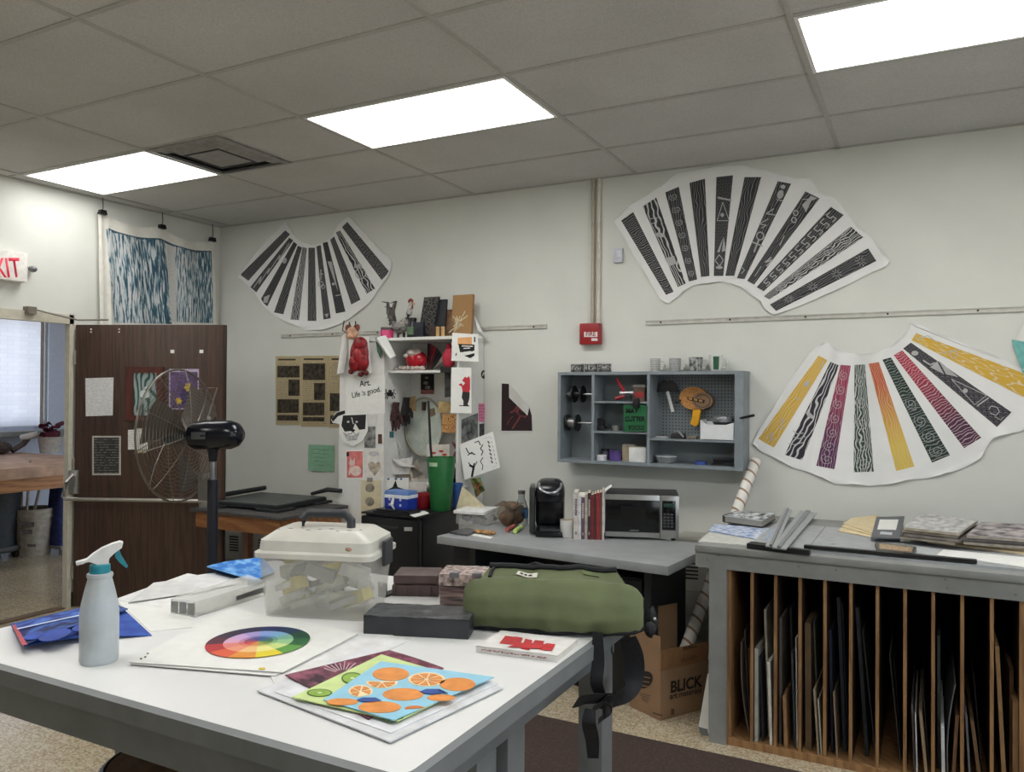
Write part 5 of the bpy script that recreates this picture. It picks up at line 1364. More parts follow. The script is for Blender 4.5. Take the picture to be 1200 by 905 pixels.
# bottom right bay
a, b = PY(-.18).pt(767, 545), PY(-.18).pt(788, 545)
c = T('clear_tub', 'low clear plastic tub at the left of the bottom right bay', 'tub', ((a.x+b.x)/2, -.14, zb))
O('tub', MB().lathe([(0, 0), (.055, 0), (.065, .04), (.062, .04), (.052, .004), (0, .004)], ((a.x+b.x)/2, -.12, zb), 24), M((190, 196, 198), .15, trans=.7, ior=1.1), c)
O('tub_lid', MB().lathe([(.066, .04), (.066, .046), (0, .05)], ((a.x+b.x)/2, -.12, zb), 24), M((178, 184, 186), .2), c)
q = PY(-.12).pt(821, 545)
c = T('blue_tape_roll', 'small blue tape roll in the bottom right bay', 'tape roll', (q.x, -.12, zb))
mb = MB().lathe([(.022, 0), (.036, 0), (.036, .02), (.022, .02), (.022, 0)], (q.x, -.12, zb), 20); O('roll', mb, M((56, 78, 140), .5), c)
a, b = PY(-.12).pt(834, 547), PY(-.12).pt(868, 547)
c = T('black_stapler', 'long black stapler in the bottom right bay', 'stapler', ((a.x+b.x)/2, -.12, zb))
O('base', MB().box((a.x, -.14, zb), (b.x, -.1, zb+.012), bev=.003), BLACKM, c)
O('arm', MB().box((a.x+.01, -.138, zb+.018), (b.x, -.102, zb+.05), Matrix.Rotation(rad(-5), 3, 'Y'), bev=.008), M((20, 22, 26), .3), c)
# on top of the cabinet: tins, mugs
zt2 = WZ1
for k, px in enumerate((676.5, 692.5, 708.5)):
    q = PY(-.1).pt(px, 433)
    c = T('low_tin', ('first', 'second', 'third')[k]+' from the left of three low dark tins on top of the wall cabinet', 'tin', (q.x, -.1, zt2), 0, 'three tins on the wall cabinet')
    r = .044
    O('body', MB().lathe([(0, 0), (r, 0), (r, .012), (r*.97, .014), (r*.97, .046), (r, .048), (r, .056), (0, .056)], (q.x, -.1, zt2), 22), M((74, 74, 74), .3, .4, var=.4, vs=30), c)
    O('label_band', MB().lathe([(r*.98, .016), (r*.985, .017), (r*.985, .043), (r*.98, .044)], (q.x, -.1, zt2), 22), PAT((52, 52, 54), (168, 168, 166), 'noise', 8, 2, .5, .05, seed=k), c)
    O('lid', MB().lathe([(r*1.01, .05), (r*1.01, .057), (0, .058)], (q.x, -.1, zt2), 22), M((196, 196, 196), .3, .7), c)
mug_specs = ((768, .032, .083, 1, 'white mug with a grey printed block, leftmost on the wall cabinet', PAT((96, 96, 96), (206, 206, 204), 'brick', 5, 3, .5, .1), 1),
             (791, .036, .083, 1, 'pale mug with a faint drawing and a white handle, second of the row of mugs', PAT((150, 150, 150), (212, 212, 210), 'magic', 5, 3, .3, .1), 1),
             (815.5, .042, .088, 1, 'grey patterned mug with a white handle, third of the row of mugs', PAT((72, 74, 72), (176, 178, 174), 'noise', 6, 3, .5, .1, seed=8), 1),
             (839, .036, .1, 1.15, 'white mug with a dark green block, rightmost on the wall cabinet', None, 1))
def mug(px, r, h, fl, lab, pm, z, y=-.09, py=432, base=(214, 216, 212), hang=.25, group='mugs on the wall cabinet'):
    q = PY(y).pt(px, py); o = (q.x, y, z)
    c = T('mug', lab, 'mug', o, 0, group)
    O('cup', MB().lathe([(0, .004), (r*.85/fl, 0), (r*.92/fl, .004), (r*fl*.95, h*.5), (r*fl, h), (r*fl-.004, h), (r*.85/fl, .01), (0, .008)], o, 24), pm or M(base, .25, var=.02), c)
    d = V((cos(hang), sin(hang), 0)); s = V(o)
    O('handle', MB().tube([s+d*r*.95+V((0, 0, h*.82)), s+d*(r+.022)+V((0, 0, h*.8)), s+d*(r+.03)+V((0, 0, h*.5)), s+d*(r+.018)+V((0, 0, h*.24)), s+d*r*.9+V((0, 0, h*.22))], .006, 8), M((216, 218, 214), .25, var=.02), c)
    return c, o
for px, r, h, fl, lab, pm, _ in mug_specs:
    c, o = mug(px, r, h, fl, lab, pm, zt2)
    if pm is None:
        mb = MB(); a0 = -1.75
        for k in range(8):
            a, b = a0+k*.11, a0+(k+1)*.11; R0, R1 = r*.97, r*1.13
            mb.prism([(o[0]+cos(a)*R0, o[1]+sin(a)*R0, zt2+.012), (o[0]+cos(b)*R0, o[1]+sin(b)*R0, zt2+.012), (o[0]+cos(b)*R1, o[1]+sin(b)*R1, zt2+.09), (o[0]+cos(a)*R1, o[1]+sin(a)*R1, zt2+.09)], (cos(a)*.002, sin(a)*.002, 0))
        O('green_block', mb, M((44, 92, 62), .4), c)

# ================================================================== grey bench
BZ = .74
A = foot(512, 628, BZ); Bp = foot(783, 664, BZ)
ux = (Bp-A).normalized(); uy = V((-ux.y, ux.x, 0)); BL = (Bp-A).length; BD = .66
BM = Matrix(((ux.x, uy.x, 0, A.x), (ux.y, uy.y, 0, A.y), (0, 0, 1, 0), (0, 0, 0, 1)))
bt = T('work_bench', 'grey bench along the wall holding the coffee maker and microwave', 'bench', A+ux*BL/2+uy*BD/2-V((0, 0, BZ)))
O('benchtop', MB(BM).box((0, 0, BZ-.045), (BL, BD, BZ), bev=.004), M((148, 151, 152), .4, var=.05, vs=9), bt)
dk = M((34, 36, 40), .5, var=.08)
O('end_panel', MB(BM).box((BL-.19, .15, 0), (BL-.15, BD-.04, BZ-.045)), dk, bt)
O('end_panel', MB(BM).box((.16, .1, 0), (.2, BD-.02, BZ-.045)), dk, bt)
O('back_panel', MB(BM).box((.06, BD-.05, .05), (BL-.19, BD-.03, BZ-.045)), dk, bt)
T1('shade_block', MB(BM).box((.03, .12, .001), (.155, BD-.06, .69), bev=.004), M((20, 20, 22), .5), 'added narrow dark block standing for shade under the left end of the grey bench', 'cabinet')  # dark filler block, added where only shade shows below the bench
bc = T('black_locker', 'black cabinet standing under the right half of the grey bench', 'cabinet', A+ux*.95+uy*.35-V((0, 0, BZ)))
O('body', MB(BM).box((.70, .17, .0), (BL-.2, BD-.06, .62), bev=.004), M((20, 21, 24), .4), bc)
O('door', MB(BM).box((.71, .155, .02), (BL-.42, .169, .61), bev=.002), M((24, 25, 29), .35), bc)
O('door', MB(BM).box((BL-.415, .155, .02), (BL-.205, .169, .61), bev=.002), M((24, 25, 29), .35), bc)
T1('blue_crate', MB(BM).box((.27, .3, 0), (.62, BD-.08, .40), bev=.01, taper=1.05), M((34, 36, 96), .5), 'dark blue crate in the shade under the grey bench', 'crate')

def bpt(px, py): return foot(px, py, BZ)
# left pile
p = bpt(560, 612)
c = T('plastic_tub', 'clear plastic tub of odds and ends with a white lid on the bench', 'tub', (p.x, p.y, BZ))
R = Matrix.Rotation(rad(8), 3, 'Z'); zl = topz(p, 600)-BZ
x0, x1, y0, y1 = p.x-.10, p.x+.125, p.y-.12, p.y+.1
O('tub_body', MB().box((x0, y0, BZ), (x1, y1, BZ+zl), R, bev=.012), M((206, 206, 202), .2, alpha=.34), c)
mb = MB(); random.seed(4)
for k in range(16):
    q = V((random.uniform(x0+.03, x1-.03), random.uniform(y0+.03, y1-.03), BZ+random.uniform(.03, zl-.03))); s = random.uniform(.014, .03)
    mb.c = lin(random.choice(((96, 86, 76), (196, 196, 200), (60, 70, 120), (140, 110, 80), (70, 70, 74), (180, 170, 160))))
    mb.box(q-V((s, s, s*.6)), q+V((s, s, s*.6)), Matrix.Rotation(random.random()*3, 3, 'Z') @ Matrix.Rotation(random.random(), 3, 'X'))
O('contents', mb, VC(), c)
O('tub_lid', MB().box((x0-.012, y0-.012, BZ+zl), (x1-.03, y1+.012, BZ+zl+.022), R, bev=.006), M((222, 222, 220), .4), c)
q = bpt(592, 618)
c = T('bread_bag', 'clear bag of brown bread rolls beside the white lidded tub', 'bag', (q.x, q.y, BZ))
mb = MB()
for k, (a, b_, s) in enumerate(((0, 0, .06), (.06, .05, .06), (-.03, .06, .055), (.03, .03, .05))): mb.ball((q.x+a*.5-.01, q.y+.05+b_, BZ+.05+(.055 if k == 3 else 0)), (s*.85, s*.9, s*.8), 12, 8)
O('rolls', mb, M((134, 102, 74), .7, var=.3, vs=30), c)
mb = MB(); mb.ball((q.x-.0, q.y+.08, BZ+.075), (.085, .1, .075), 16, 10); O('clear_film', mb, M((190, 178, 164), .2, trans=.85, ior=1.05), c)
O('brown_fold', MB().grid(lambda u, v: V((q.x-.075+u*.14, q.y+.0+v*.12, BZ+.125+.008*sin(u*5+v*2)+.012*v)), 10, 6, (0, 0, -.003)), M((92, 72, 60), .6, var=.2), c)
q = bpt(540, 626); c = T('tool_tray', 'flat grey tray at the left end of the bench', 'tray', (q.x, q.y, BZ))
mb = MB(); 
O('tray_body', MB().prism([bpt(527, 626)+V((0, 0, .002)), bpt(547, 621)+V((0, 0, .002)), bpt(561, 624)+V((0, 0, .002)), bpt(548, 629)+V((0, 0, .002))], (0, 0, .012)), M((92, 92, 94), .4, .3, var=.3), c)
T1('white_slip', MB().prism([bpt(552, 628)+V((0, 0, .001)), bpt(556, 626)+V((0, 0, .001)), bpt(578, 630)+V((0, 0, .001)), bpt(574, 632)+V((0, 0, .001))], (0, 0, .0015)), PAPER, 'white slip of paper at the front of the bench', 'paper')
q = bpt(567, 626)
mb = MB(); 
for k in range(9): mb.ball((q.x-.05+.013*k, q.y+.015*sin(k*2.4), BZ+.012), (.02, .016, .012), 8, 6)
T1('cookie_packet', mb, M((168, 128, 82), .5, var=.3, vs=50), 'flat packet of tan pieces at the front of the bench', 'packet')
for (x0, y0), (x1, y1), col, lab in (((594, 624), (602, 619.5), (168, 92, 84), 'short pink chalk stick on the bench'), ((603.5, 625.5), (611, 620.5), (188, 214, 120), 'short lime green chalk stick on the bench')):
    T1('chalk_stick', MB().cyl(bpt(x0, y0)+V((0, 0, .014)), bpt(x1, y1)+V((0, 0, .014)), .013, n=12), M(col, .8), lab, 'chalk')
# glass bottle
q = bpt(611, 615)
c = T('glass_bottle', 'clear glass bottle with a blue label beside the coffee maker', 'bottle', (q.x, q.y, BZ))
hb = topz(q, 575)-BZ
GL = M((205, 212, 212), .05, trans=.92, ior=1.3, var=.01)
O('bottle_body', MB().lathe([(0, .004), (.036, 0), (.042, .01), (.042, hb*.5), (.03, hb*.68), (.021, hb*.76), (.021, hb*.9), (0, hb*.9)], (q.x, q.y, BZ), 24), GL, c)
O('blue_label', MB().lathe([(.0425, hb*.2), (.0435, hb*.21), (.0435, hb*.46), (.0425, hb*.47)], (q.x, q.y, BZ), 24), M((70, 122, 176), .5, var=.1), c)
O('bottle_cap', MB().lathe([(.023, hb*.9), (.023, hb), (0, hb)], (q.x, q.y, BZ), 18), M((92, 92, 90), .4, .4), c)
# coffee maker
q0, q1 = bpt(627, 629), bpt(660, 629.5)
kw = (q1-q0).length*1.0; kx = (q1-q0).normalized(); ky = V((-kx.y, kx.x, 0))
kr = q0; hk = topz(q0, 563)-BZ
KM = Matrix(((kx.x, ky.x, 0, kr.x), (kx.y, ky.y, 0, kr.y), (0, 0, 1, BZ), (0, 0, 0, 1)))
c = T('coffee_maker', 'black single cup coffee maker on the bench', 'coffee maker', q0+kx*kw/2+ky*.14, math.atan2(kx.y, kx.x))
KB_ = M((20, 21, 25), .25, var=.06); kw = max(kw, .17); kd = .27
O('base', MB(KM).box((.0, -.03, 0), (kw+.0, kd, .035), bev=.012), KB_, c)
O('drip_tray', MB(KM).box((.025, -.045, .035), (kw-.025, .1, .05), bev=.008), M((52, 53, 56), .3, .3), c)
O('rear_column', MB(KM).box((.0, .11, .035), (kw, kd, hk*.8), bev=.03), KB_, c)
def dome(u, v):
    x = -.0+kw*u; y = -.02+(kd+.01)*v; e = (1-abs(2*u-1)**3.2)*(1-abs(2*v-1)**2.6)
    return KM @ V((x, y, hk*.72+hk*.28*max(e, 0)**.42))
def oval(t, fw, yf, yb_):
    P = []
    for k in range(32):
        a = 2*PI*k/32; ca, sa = cos(a), sin(a)
        x = kw/2+kw/2*fw*math.copysign(abs(ca)**.55, ca); y = (yf+yb_)/2+(yb_-yf)/2*math.copysign(abs(sa)**.55, sa)
        P.append((x, y, hk*t))
    return P
mb = MB(KM); Rg = [mb.vs(oval(*q)) for q in ((.60, .9, .02, kd-.02), (.63, .99, -.015, kd), (.72, 1.02, -.028, kd), (.82, 1.0, -.022, kd-.005), (.89, .93, -.006, kd-.02), (.94, .82, .016, kd-.045), (.975, .64, .042, kd-.075), (.995, .36, .08, kd-.115))]
for A_, B_ in zip(Rg, Rg[1:]):
    for i in range(32): mb.fc([A_[i], A_[(i+1) % 32], B_[(i+1) % 32], B_[i]])
mb.fc(Rg[0][::-1]); mb.fc(Rg[-1]); O('brew_head', mb, KB_, c)
HM = M((176, 178, 182), .25, .8)
pts = [KM @ V((kw/2+.062*cos(a), .04+.075*sin(a), hk*.93+.045*sin(a))) for a in [PI+PI*k/10 for k in range(11)]]
O('handle', MB().tube(pts, .012, 8, flat=.6), HM, c, 'silver curved handle')
O('water_tank', MB(KM).box((-.035, .03, .01), (-.002, kd-.02, hk*.86), bev=.012), M((82, 84, 86), .12, trans=.6, ior=1.2), c)
# small mug by the coffee maker
q = bpt(665, 629.5)
o = (q.x, q.y, BZ); r, h = .043, topz(q, 609)-BZ
c = T('mug', 'small white mug with a dark emblem and orange inside beside the coffee maker', 'mug', o)
O('cup', MB().lathe([(0, .003), (r*.85, 0), (r, .012), (r, h), (r-.004, h), (r-.006, .01), (0, .006)], o, 24), M((214, 212, 208), .3), c)
O('drink', MB().lathe([(0, h*.94), (r-.005, h*.94)], o, 24), M((198, 150, 66), .3), c)
s = V(o); d = V((.97, .1, 0))
O('handle', MB().tube([s+d*r*.9+V((0, 0, h*.85)), s+d*(r+.016)+V((0, 0, h*.72)), s+d*(r+.016)+V((0, 0, h*.4)), s+d*r*.9+V((0, 0, h*.25))], .007, 8), M((214, 212, 208), .3), c)
MP = PL((q.x-.03, q.y-.034, 0), (.3, -.95, 0))
O('emblem', ell(MP, 662, 620.5, 2.6, 2.6, .004, .001), INK, c)
# books
bk = [(671, 677, 577, (196, 190, 182), 'tall pale'), (677, 680.5, 582, (206, 202, 206), 'thin white'), (680.5, 685, 583, (92, 80, 92), 'dark mauve'), (685, 688.5, 580, (176, 160, 150), 'beige'), (688.5, 692.5, 578, (58, 46, 50), 'blackish'), (692.5, 696, 580, (120, 36, 40), 'dark red'), (696, 699.5, 579, (66, 44, 44), 'brown black'), (699.5, 703, 578, (148, 44, 46), 'red'), (703, 706.5, 577.5, (104, 60, 52), 'rust brown'), (706.5, 709, 575, (200, 196, 192), 'thin pale grey')]
b0, b1 = bpt(672, 632), bpt(708, 633)
bxd = (b1-b0).normalized(); byd = V((-bxd.y, bxd.x, 0)); RZ = math.atan2(bxd.y, bxd.x)
tot = (b1-b0).length; s0 = 671; 
BKM = Matrix(((bxd.x, byd.x, 0, b0.x), (bxd.y, byd.y, 0, b0.y), (0, 0, 1, BZ), (0, 0, 0, 1)))
for x0, x1, yt, col, lab in bk:
    u0, u1 = (x0-671)/38*tot, (x1-671)/38*tot-.001
    pp_ = b0+bxd*(u0+u1)/2; hh = topz(pp_, yt)-BZ; dp_ = .17
    c = T('book', lab+' book standing in the row beside the microwave', 'book', pp_+byd*dp_/2, RZ, 'books between the coffee maker and microwave')
    mb = MB(BKM)
    mb.box((u0, 0, 0), (u1, .0025, hh)); mb.box((u0, .0025, 0), (u0+.0015, dp_, hh)); mb.box((u1-.0015, .0025, 0), (u1, dp_, hh))
    O('cover', mb, M(col, .5, var=.12), c)
    O('pages', MB(BKM).box((u0+.0015, .0026, .003), (u1-.0015, dp_-.004, hh-.003)), M((206, 200, 186), .8), c)
    if x1-x0 > 3.6:
        mb = MB(BKM); um = (u0+u1)/2; w_ = (u1-u0)*.25
        mb.box((um-w_, -.0006, hh*.5), (um+w_, 0, hh*.86)); mb.box((um-w_*.8, -.0006, hh*.1), (um+w_*.8, 0, hh*.16))
        O('spine_title', mb, LINES((188, 180, 172) if sum(col) < 400 else (70, 66, 90), col, 9, 2, .45), c)
mb = MB(BKM); mb.box((-.004, .01, .235), (tot*.84, .16, .244), Matrix.Rotation(rad(3), 3, 'Y'))
T1('magazine', mb, PAPER, 'white magazine lying across the top of the row of books', 'magazine')
mb = MB(BKM); hq = topz(b1, 573)-BZ
mb.prism([(tot-.03, .03, .246), (tot+.04, .03, hq+.01), (tot+.04, .16, hq+.01), (tot-.03, .16, .246)], (0.001, 0, -.002))
T1('loose_sheet', mb, PAPER, 'white sheet sticking up between the books and the microwave', 'paper')
# microwave
m0, m1_ = bpt(709, 631.5), bpt(795.5, 634.5)
mxd = (m1_-m0).normalized(); myd = V((-mxd.y, mxd.x, 0)); mw = (m1_-m0).length; mh = topz(m0, 579)-BZ; md = .3
MM = Matrix(((mxd.x, myd.x, 0, m0.x), (mxd.y, myd.y, 0, m0.y), (0, 0, 1, BZ), (0, 0, 0, 1)))
c = T('microwave', 'stainless and black microwave oven on the bench', 'microwave', m0+mxd*mw/2+myd*md/2, math.atan2(mxd.y, mxd.x))
SS = M((178, 178, 176), .3, .85, var=.04); GB = M((14, 15, 18), .12)
O('body', MB(MM).box((0, .012, .012), (mw, md, mh), bev=.006), M((58, 58, 58), .5), c)
dw = mw*.745
md_ = O('door', MB(MM).box((0, 0, .014), (dw, .012, mh-.002), bev=.003), SS, c)
wn = O('window', MB(MM).box((.001, -.003, .042), (dw-.002, .0005, mh-.03), bev=.003), GB, md_)
O('inner_screen', MB(MM).box((.09, -.0034, .075), (dw-.08, -.003, mh-.065)), M((21, 21, 23), .2, var=.3, vs=200), wn)
cp_ = O('control_panel', MB(MM).box((dw+.003, 0, .014), (mw, .012, mh-.002), bev=.003), SS, c)
O('keypad', MB(MM).box((dw+.012, -.002, .06), (mw-.018, .0005, mh-.03), bev=.002), GB, cp_)
O('display', MB(MM).box((dw+.02, -.0028, mh-.065), (mw-.026, -.002, mh-.045)), M((40, 66, 62), .2), cp_)
mb = MB(MM)
for i in range(3):
    for j in range(5): mb.box((dw+.019+i*.02, -.0028, .075+j*.017), (dw+.033+i*.02, -.002, .085+j*.017))
O('keys', mb, M((74, 76, 80), .4), cp_)
O('maker_mark', MB(MM).box((dw*.45, -.0036, .048), (dw*.62, -.003, .056)), M((90, 90, 92), .4), c)
mb = MB(MM)
for x in (.03, mw-.03):
    for y in (.03, md-.03): mb.cyl((x, y, 0), (x, y, .012), .012, n=8)
O('feet', mb, BLACKM, c)

# ================================================================== cardboard box and roll
CB = M((144, 114, 86), .8, var=.05, vs=8)
f0, f1, f2 = foot(773.5, 845, 0), foot(738, 828, 0), foot(829, 830, 0)
hx = topz(f0, 747); hf = topz(f0, 787); c = T('cardboard_box', 'open brown cardboard box printed BLICK on the floor', 'box', (f1+f2)/2)
v1, v2 = f1-f0, f2-f0
f2 = f0+v2; f3 = f0+v1+v2
tk = .004
def wallp(a, b, h, name, mat=CB):
    d = (b-a).normalized(); n = V((-d.y, d.x, 0))
    return O(name, MB().prism([a, b, b+V((0, 0, h)), a+V((0, 0, h))], n*tk), mat, c)
wallp(f1, f0, hx, 'side_panel'); wallp(f0, f2, hf, 'front_panel'); wallp(f2, f3, hf, 'side_panel'); wallp(f3, f1, hf, 'side_panel')
O('bottom', MB().prism([p+V((0, 0, .002)) for p in (f0, f2, f3, f1)], (0, 0, .003)), CB, c)
O('flap', MB().prism([f1+V((0, 0, hf)), f3+V((0, 0, hf)), f3+V((0, 0, hf+.24)), f1+V((0, 0, hf+.24))], (.003, 0, 0)), CB, c)
O('flap', MB().prism([f0+V((0, 0, hf)), f2+V((0, 0, hf)), f2-v1*.08+V((0, 0, hf+.10)), f0-v1*.05+V((0, 0, hf+.10))], (-.003, .003, 0)), M((140, 102, 68), .8, var=.06), c)
nf = V((v2.y, -v2.x, 0)).normalized(); nf = nf if nf.dot(CAM-f0) > 0 else -nf
PFB = PL(f0+nf*.001, nf)
BI = M((38, 30, 26), .8)
text('BLICK', PFB, (786, 812), (823, 804), BI, c, .001, bold=.03)
text('art materials', PFB, (785, 819.8), (822, 811.5), BI, c, .001, bold=.012)
FT = PL(f0+nf*.012, nf)
text('FRAGILE', FT, (801, 763.5), (820, 757), BI, c, .0015, bold=.01)
text('FRAGILE', FT, (799, 777), (817, 771), M((98, 74, 54), .8), c, .0015, bold=.006)
nl = V((v1.y, -v1.x, 0)).normalized(); nl = nl if nl.dot(CAM-f0) > 0 else -nl
PLB = PL(f0+nl*.001, nl)
O('round_stamp', ell(PLB, 755, 797, 9, 11, .001, .0006, rot=40), BI, c)
mb = MB()
for k in range(3): stroke(PLB, [(748+k*2, 803-k*5), (760+k, 805-k*5)], 1.1, .0018, .0005, mb)
O('stamp_text', mb, M((150, 112, 76), .8), c)
mb = MB()
for k in range(4): stroke(PLB, [(749+k, 812+k*2.6), (762-k, 816+k*2.6)], .7, .001, .0005, mb)
O('small_print', mb, M((92, 70, 54), .8), c)
mb = MB(); stroke(PLB, [(765, 835.5), (776, 839)], 1, .001, .0005, mb)
for k in range(3): stroke(PFB, [(787+k*1.3, 838), (787+k*1.3, 831)], .7, .001, .0005, mb)
O('edge_marks', mb, BI, c)
# striped roll leaning from the box to the wall
tb, tt_ = foot(781, 821, .03), PY(-.06).pt(885.5, 540)
ax = (tt_-tb).normalized(); tb = tb
rm, nt, p = nodes('striped_wrap'); setp(p, Roughness=.6); N = nt.nodes.new; L = nt.links.new
uvn = N('ShaderNodeUVMap'); sp_ = N('ShaderNodeSeparateXYZ'); L(uvn.outputs[0], sp_.inputs[0])
ml = N('ShaderNodeMath'); ml.operation = 'MULTIPLY_ADD'; ml.inputs[1].default_value = 22; L(sp_.outputs['Y'], ml.inputs[0]); L(sp_.outputs['X'], ml.inputs[2])
fr = N('ShaderNodeMath'); fr.operation = 'FRACT'; L(ml.outputs[0], fr.inputs[0])
lt = N('ShaderNodeMath'); lt.operation = 'LESS_THAN'; lt.inputs[1].default_value = .2; L(fr.outputs[0], lt.inputs[0])
mx = N('ShaderNodeMix'); mx.data_type = 'RGBA'; mx.inputs[6].default_value = lin((220, 216, 210)); mx.inputs[7].default_value = lin((150, 122, 98)); L(lt.outputs[0], mx.inputs[0]); L(mx.outputs[2], p.inputs['Base Color'])
c = T('paper_roll', 'long white paper roll with brown spiral stripes leaning from the box to the wall', 'roll', tb)
O('tube', MB().cyl(tb, tt_, .032, n=24), rm, c)
O('core', MB().cyl(tt_+ax*.0005, tt_+ax*.002, .024, n=20), M((120, 96, 74), .8), c)
# ================================================================== portfolio rack
RF0, RX0, RX1, RT = -1.36, 4.60, 6.55, .88
RB = -.30
t = T('portfolio_rack', 'grey wooden print rack with upright wooden dividers', 'rack', (5.55, -.8, 0))
GP_ = M((138, 139, 136), .5, var=.06, vs=9, bump=.05, bs=40)
TOPM = M((156, 160, 161), .5, var=.04, vs=10)
OW = WOOD((122, 88, 56), (158, 120, 80), .5, (7, 7, .7))
O('top_board', MB().box((RX0-.05, RF0-.012, RT-.03), (RX1, RB, RT), bev=.003), GP_, t)
O('front_rail', MB().box((RX0-.05, RF0, RT-.1), (RX1, RF0+.03, RT-.03)), GP_, t)
O('corner_post', MB().box((RX0+.012, RF0+.002, 0), (RX0+.09, RF0+.06, RT-.1)), GP_, t)
O('side_wall', MB().box((RX0+.012, RF0+.06, 0), (RX0+.04, RB+.01, RT-.03)), GP_, t)
O('back_wall', MB().box((RX0+.04, RB-.02, .02), (RX1, RB+.005, RT-.03)), M((40, 32, 28), .8), t)  # near-black brown paints in the unlit depth of the rack
O('bottom_board', MB().box((RX0+.09, RF0+.012, 0), (RX1, RB-.02, .03)), OW, t)
mb = MB()
for x, y in ((829, 656), (842, 651), (936, 664), (1110, 689), (1108, 679), (1190, 697), (980, 668)):
    q = PY(RF0).pt(x, y); mb.cyl((q.x, RF0-.002, q.z), (q.x, RF0+.002, q.z), .006, n=10)
O('screw_heads', mb, M((122, 124, 124), .5, .3), t)
DIV_SHADE = M((66, 46, 32), .6, var=.15, stretch=(6, 6, .6))  # dark brown puts the shade of the slots into the divider sides
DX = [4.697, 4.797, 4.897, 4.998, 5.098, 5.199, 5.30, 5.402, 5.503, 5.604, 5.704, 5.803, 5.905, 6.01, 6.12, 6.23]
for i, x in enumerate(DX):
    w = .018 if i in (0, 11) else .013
    dv_ = O('divider', MB().box((x-w/2, RF0+.026, .03), (x+w/2, RB-.02, RT-.03)), OW if i == 0 else DIV_SHADE, t)  # first divider keeps its lit wood colour, the others carry painted shade
    O('lit_front_edge', MB().box((x-w/2, RF0+.020, .03), (x+w/2, RF0+.026, RT-.03)), OW, dv_)  # front edge in plain wood colour, the lit part of the divider
O('shade_liner', MB().box((RX0+.09, RF0+.03, RT-.045), (RX1, RB-.02, RT-.031)), M((52, 42, 36), .8), t)  # dark sheet painting the shade below the top board

# boards standing in the slots: (slot, top px, bottom px, thickness, colour, depth, label)
_last = {}
def board(slot, x0, y0, x1, th, col, depth, label, setback=0.0, curve=0):
    pl = PY(RF0+.03+setback)
    a = pl.pt(x0, y0); b = pl.pt(x1, 868+(x1-840)*.08)
    lo, hi = DX[slot]+.010, DX[slot+1]-.010
    zb_ = .031
    ax_ = min(max(a.x, lo), hi-th); bx_ = min(max(b.x, lo), hi-th)
    if slot in _last:
        la, lb = _last[slot]; ax_ = min(max(ax_, la+.0015), hi-th); bx_ = min(max(bx_, lb+.0015), hi-th)
    _last[slot] = (ax_+th+max(curve, 0), bx_+th+max(curve, 0))
    y0_, y1_ = RF0+.03+setback, min(RF0+.03+setback+depth, RB-.03)
    mb = MB(); n = 8
    def fn(u, v):
        x = bx_+(ax_-bx_)*v+curve*sin(v*PI)
        x = min(max(x, lo), hi-th)
        return V((x, y0_+(y1_-y0_)*u, zb_+(a.z-zb_)*v-.0))
    mb.grid(fn, 1, n, V((th, 0, 0)))
    T1('mat_board', mb, M(col, .8, var=.1, vs=14), label, 'board', 'boards standing in the rack')
S_ = ('first', 'second', 'third', 'fourth', 'fifth', 'sixth', 'seventh', 'eighth', 'ninth', 'tenth', 'eleventh')
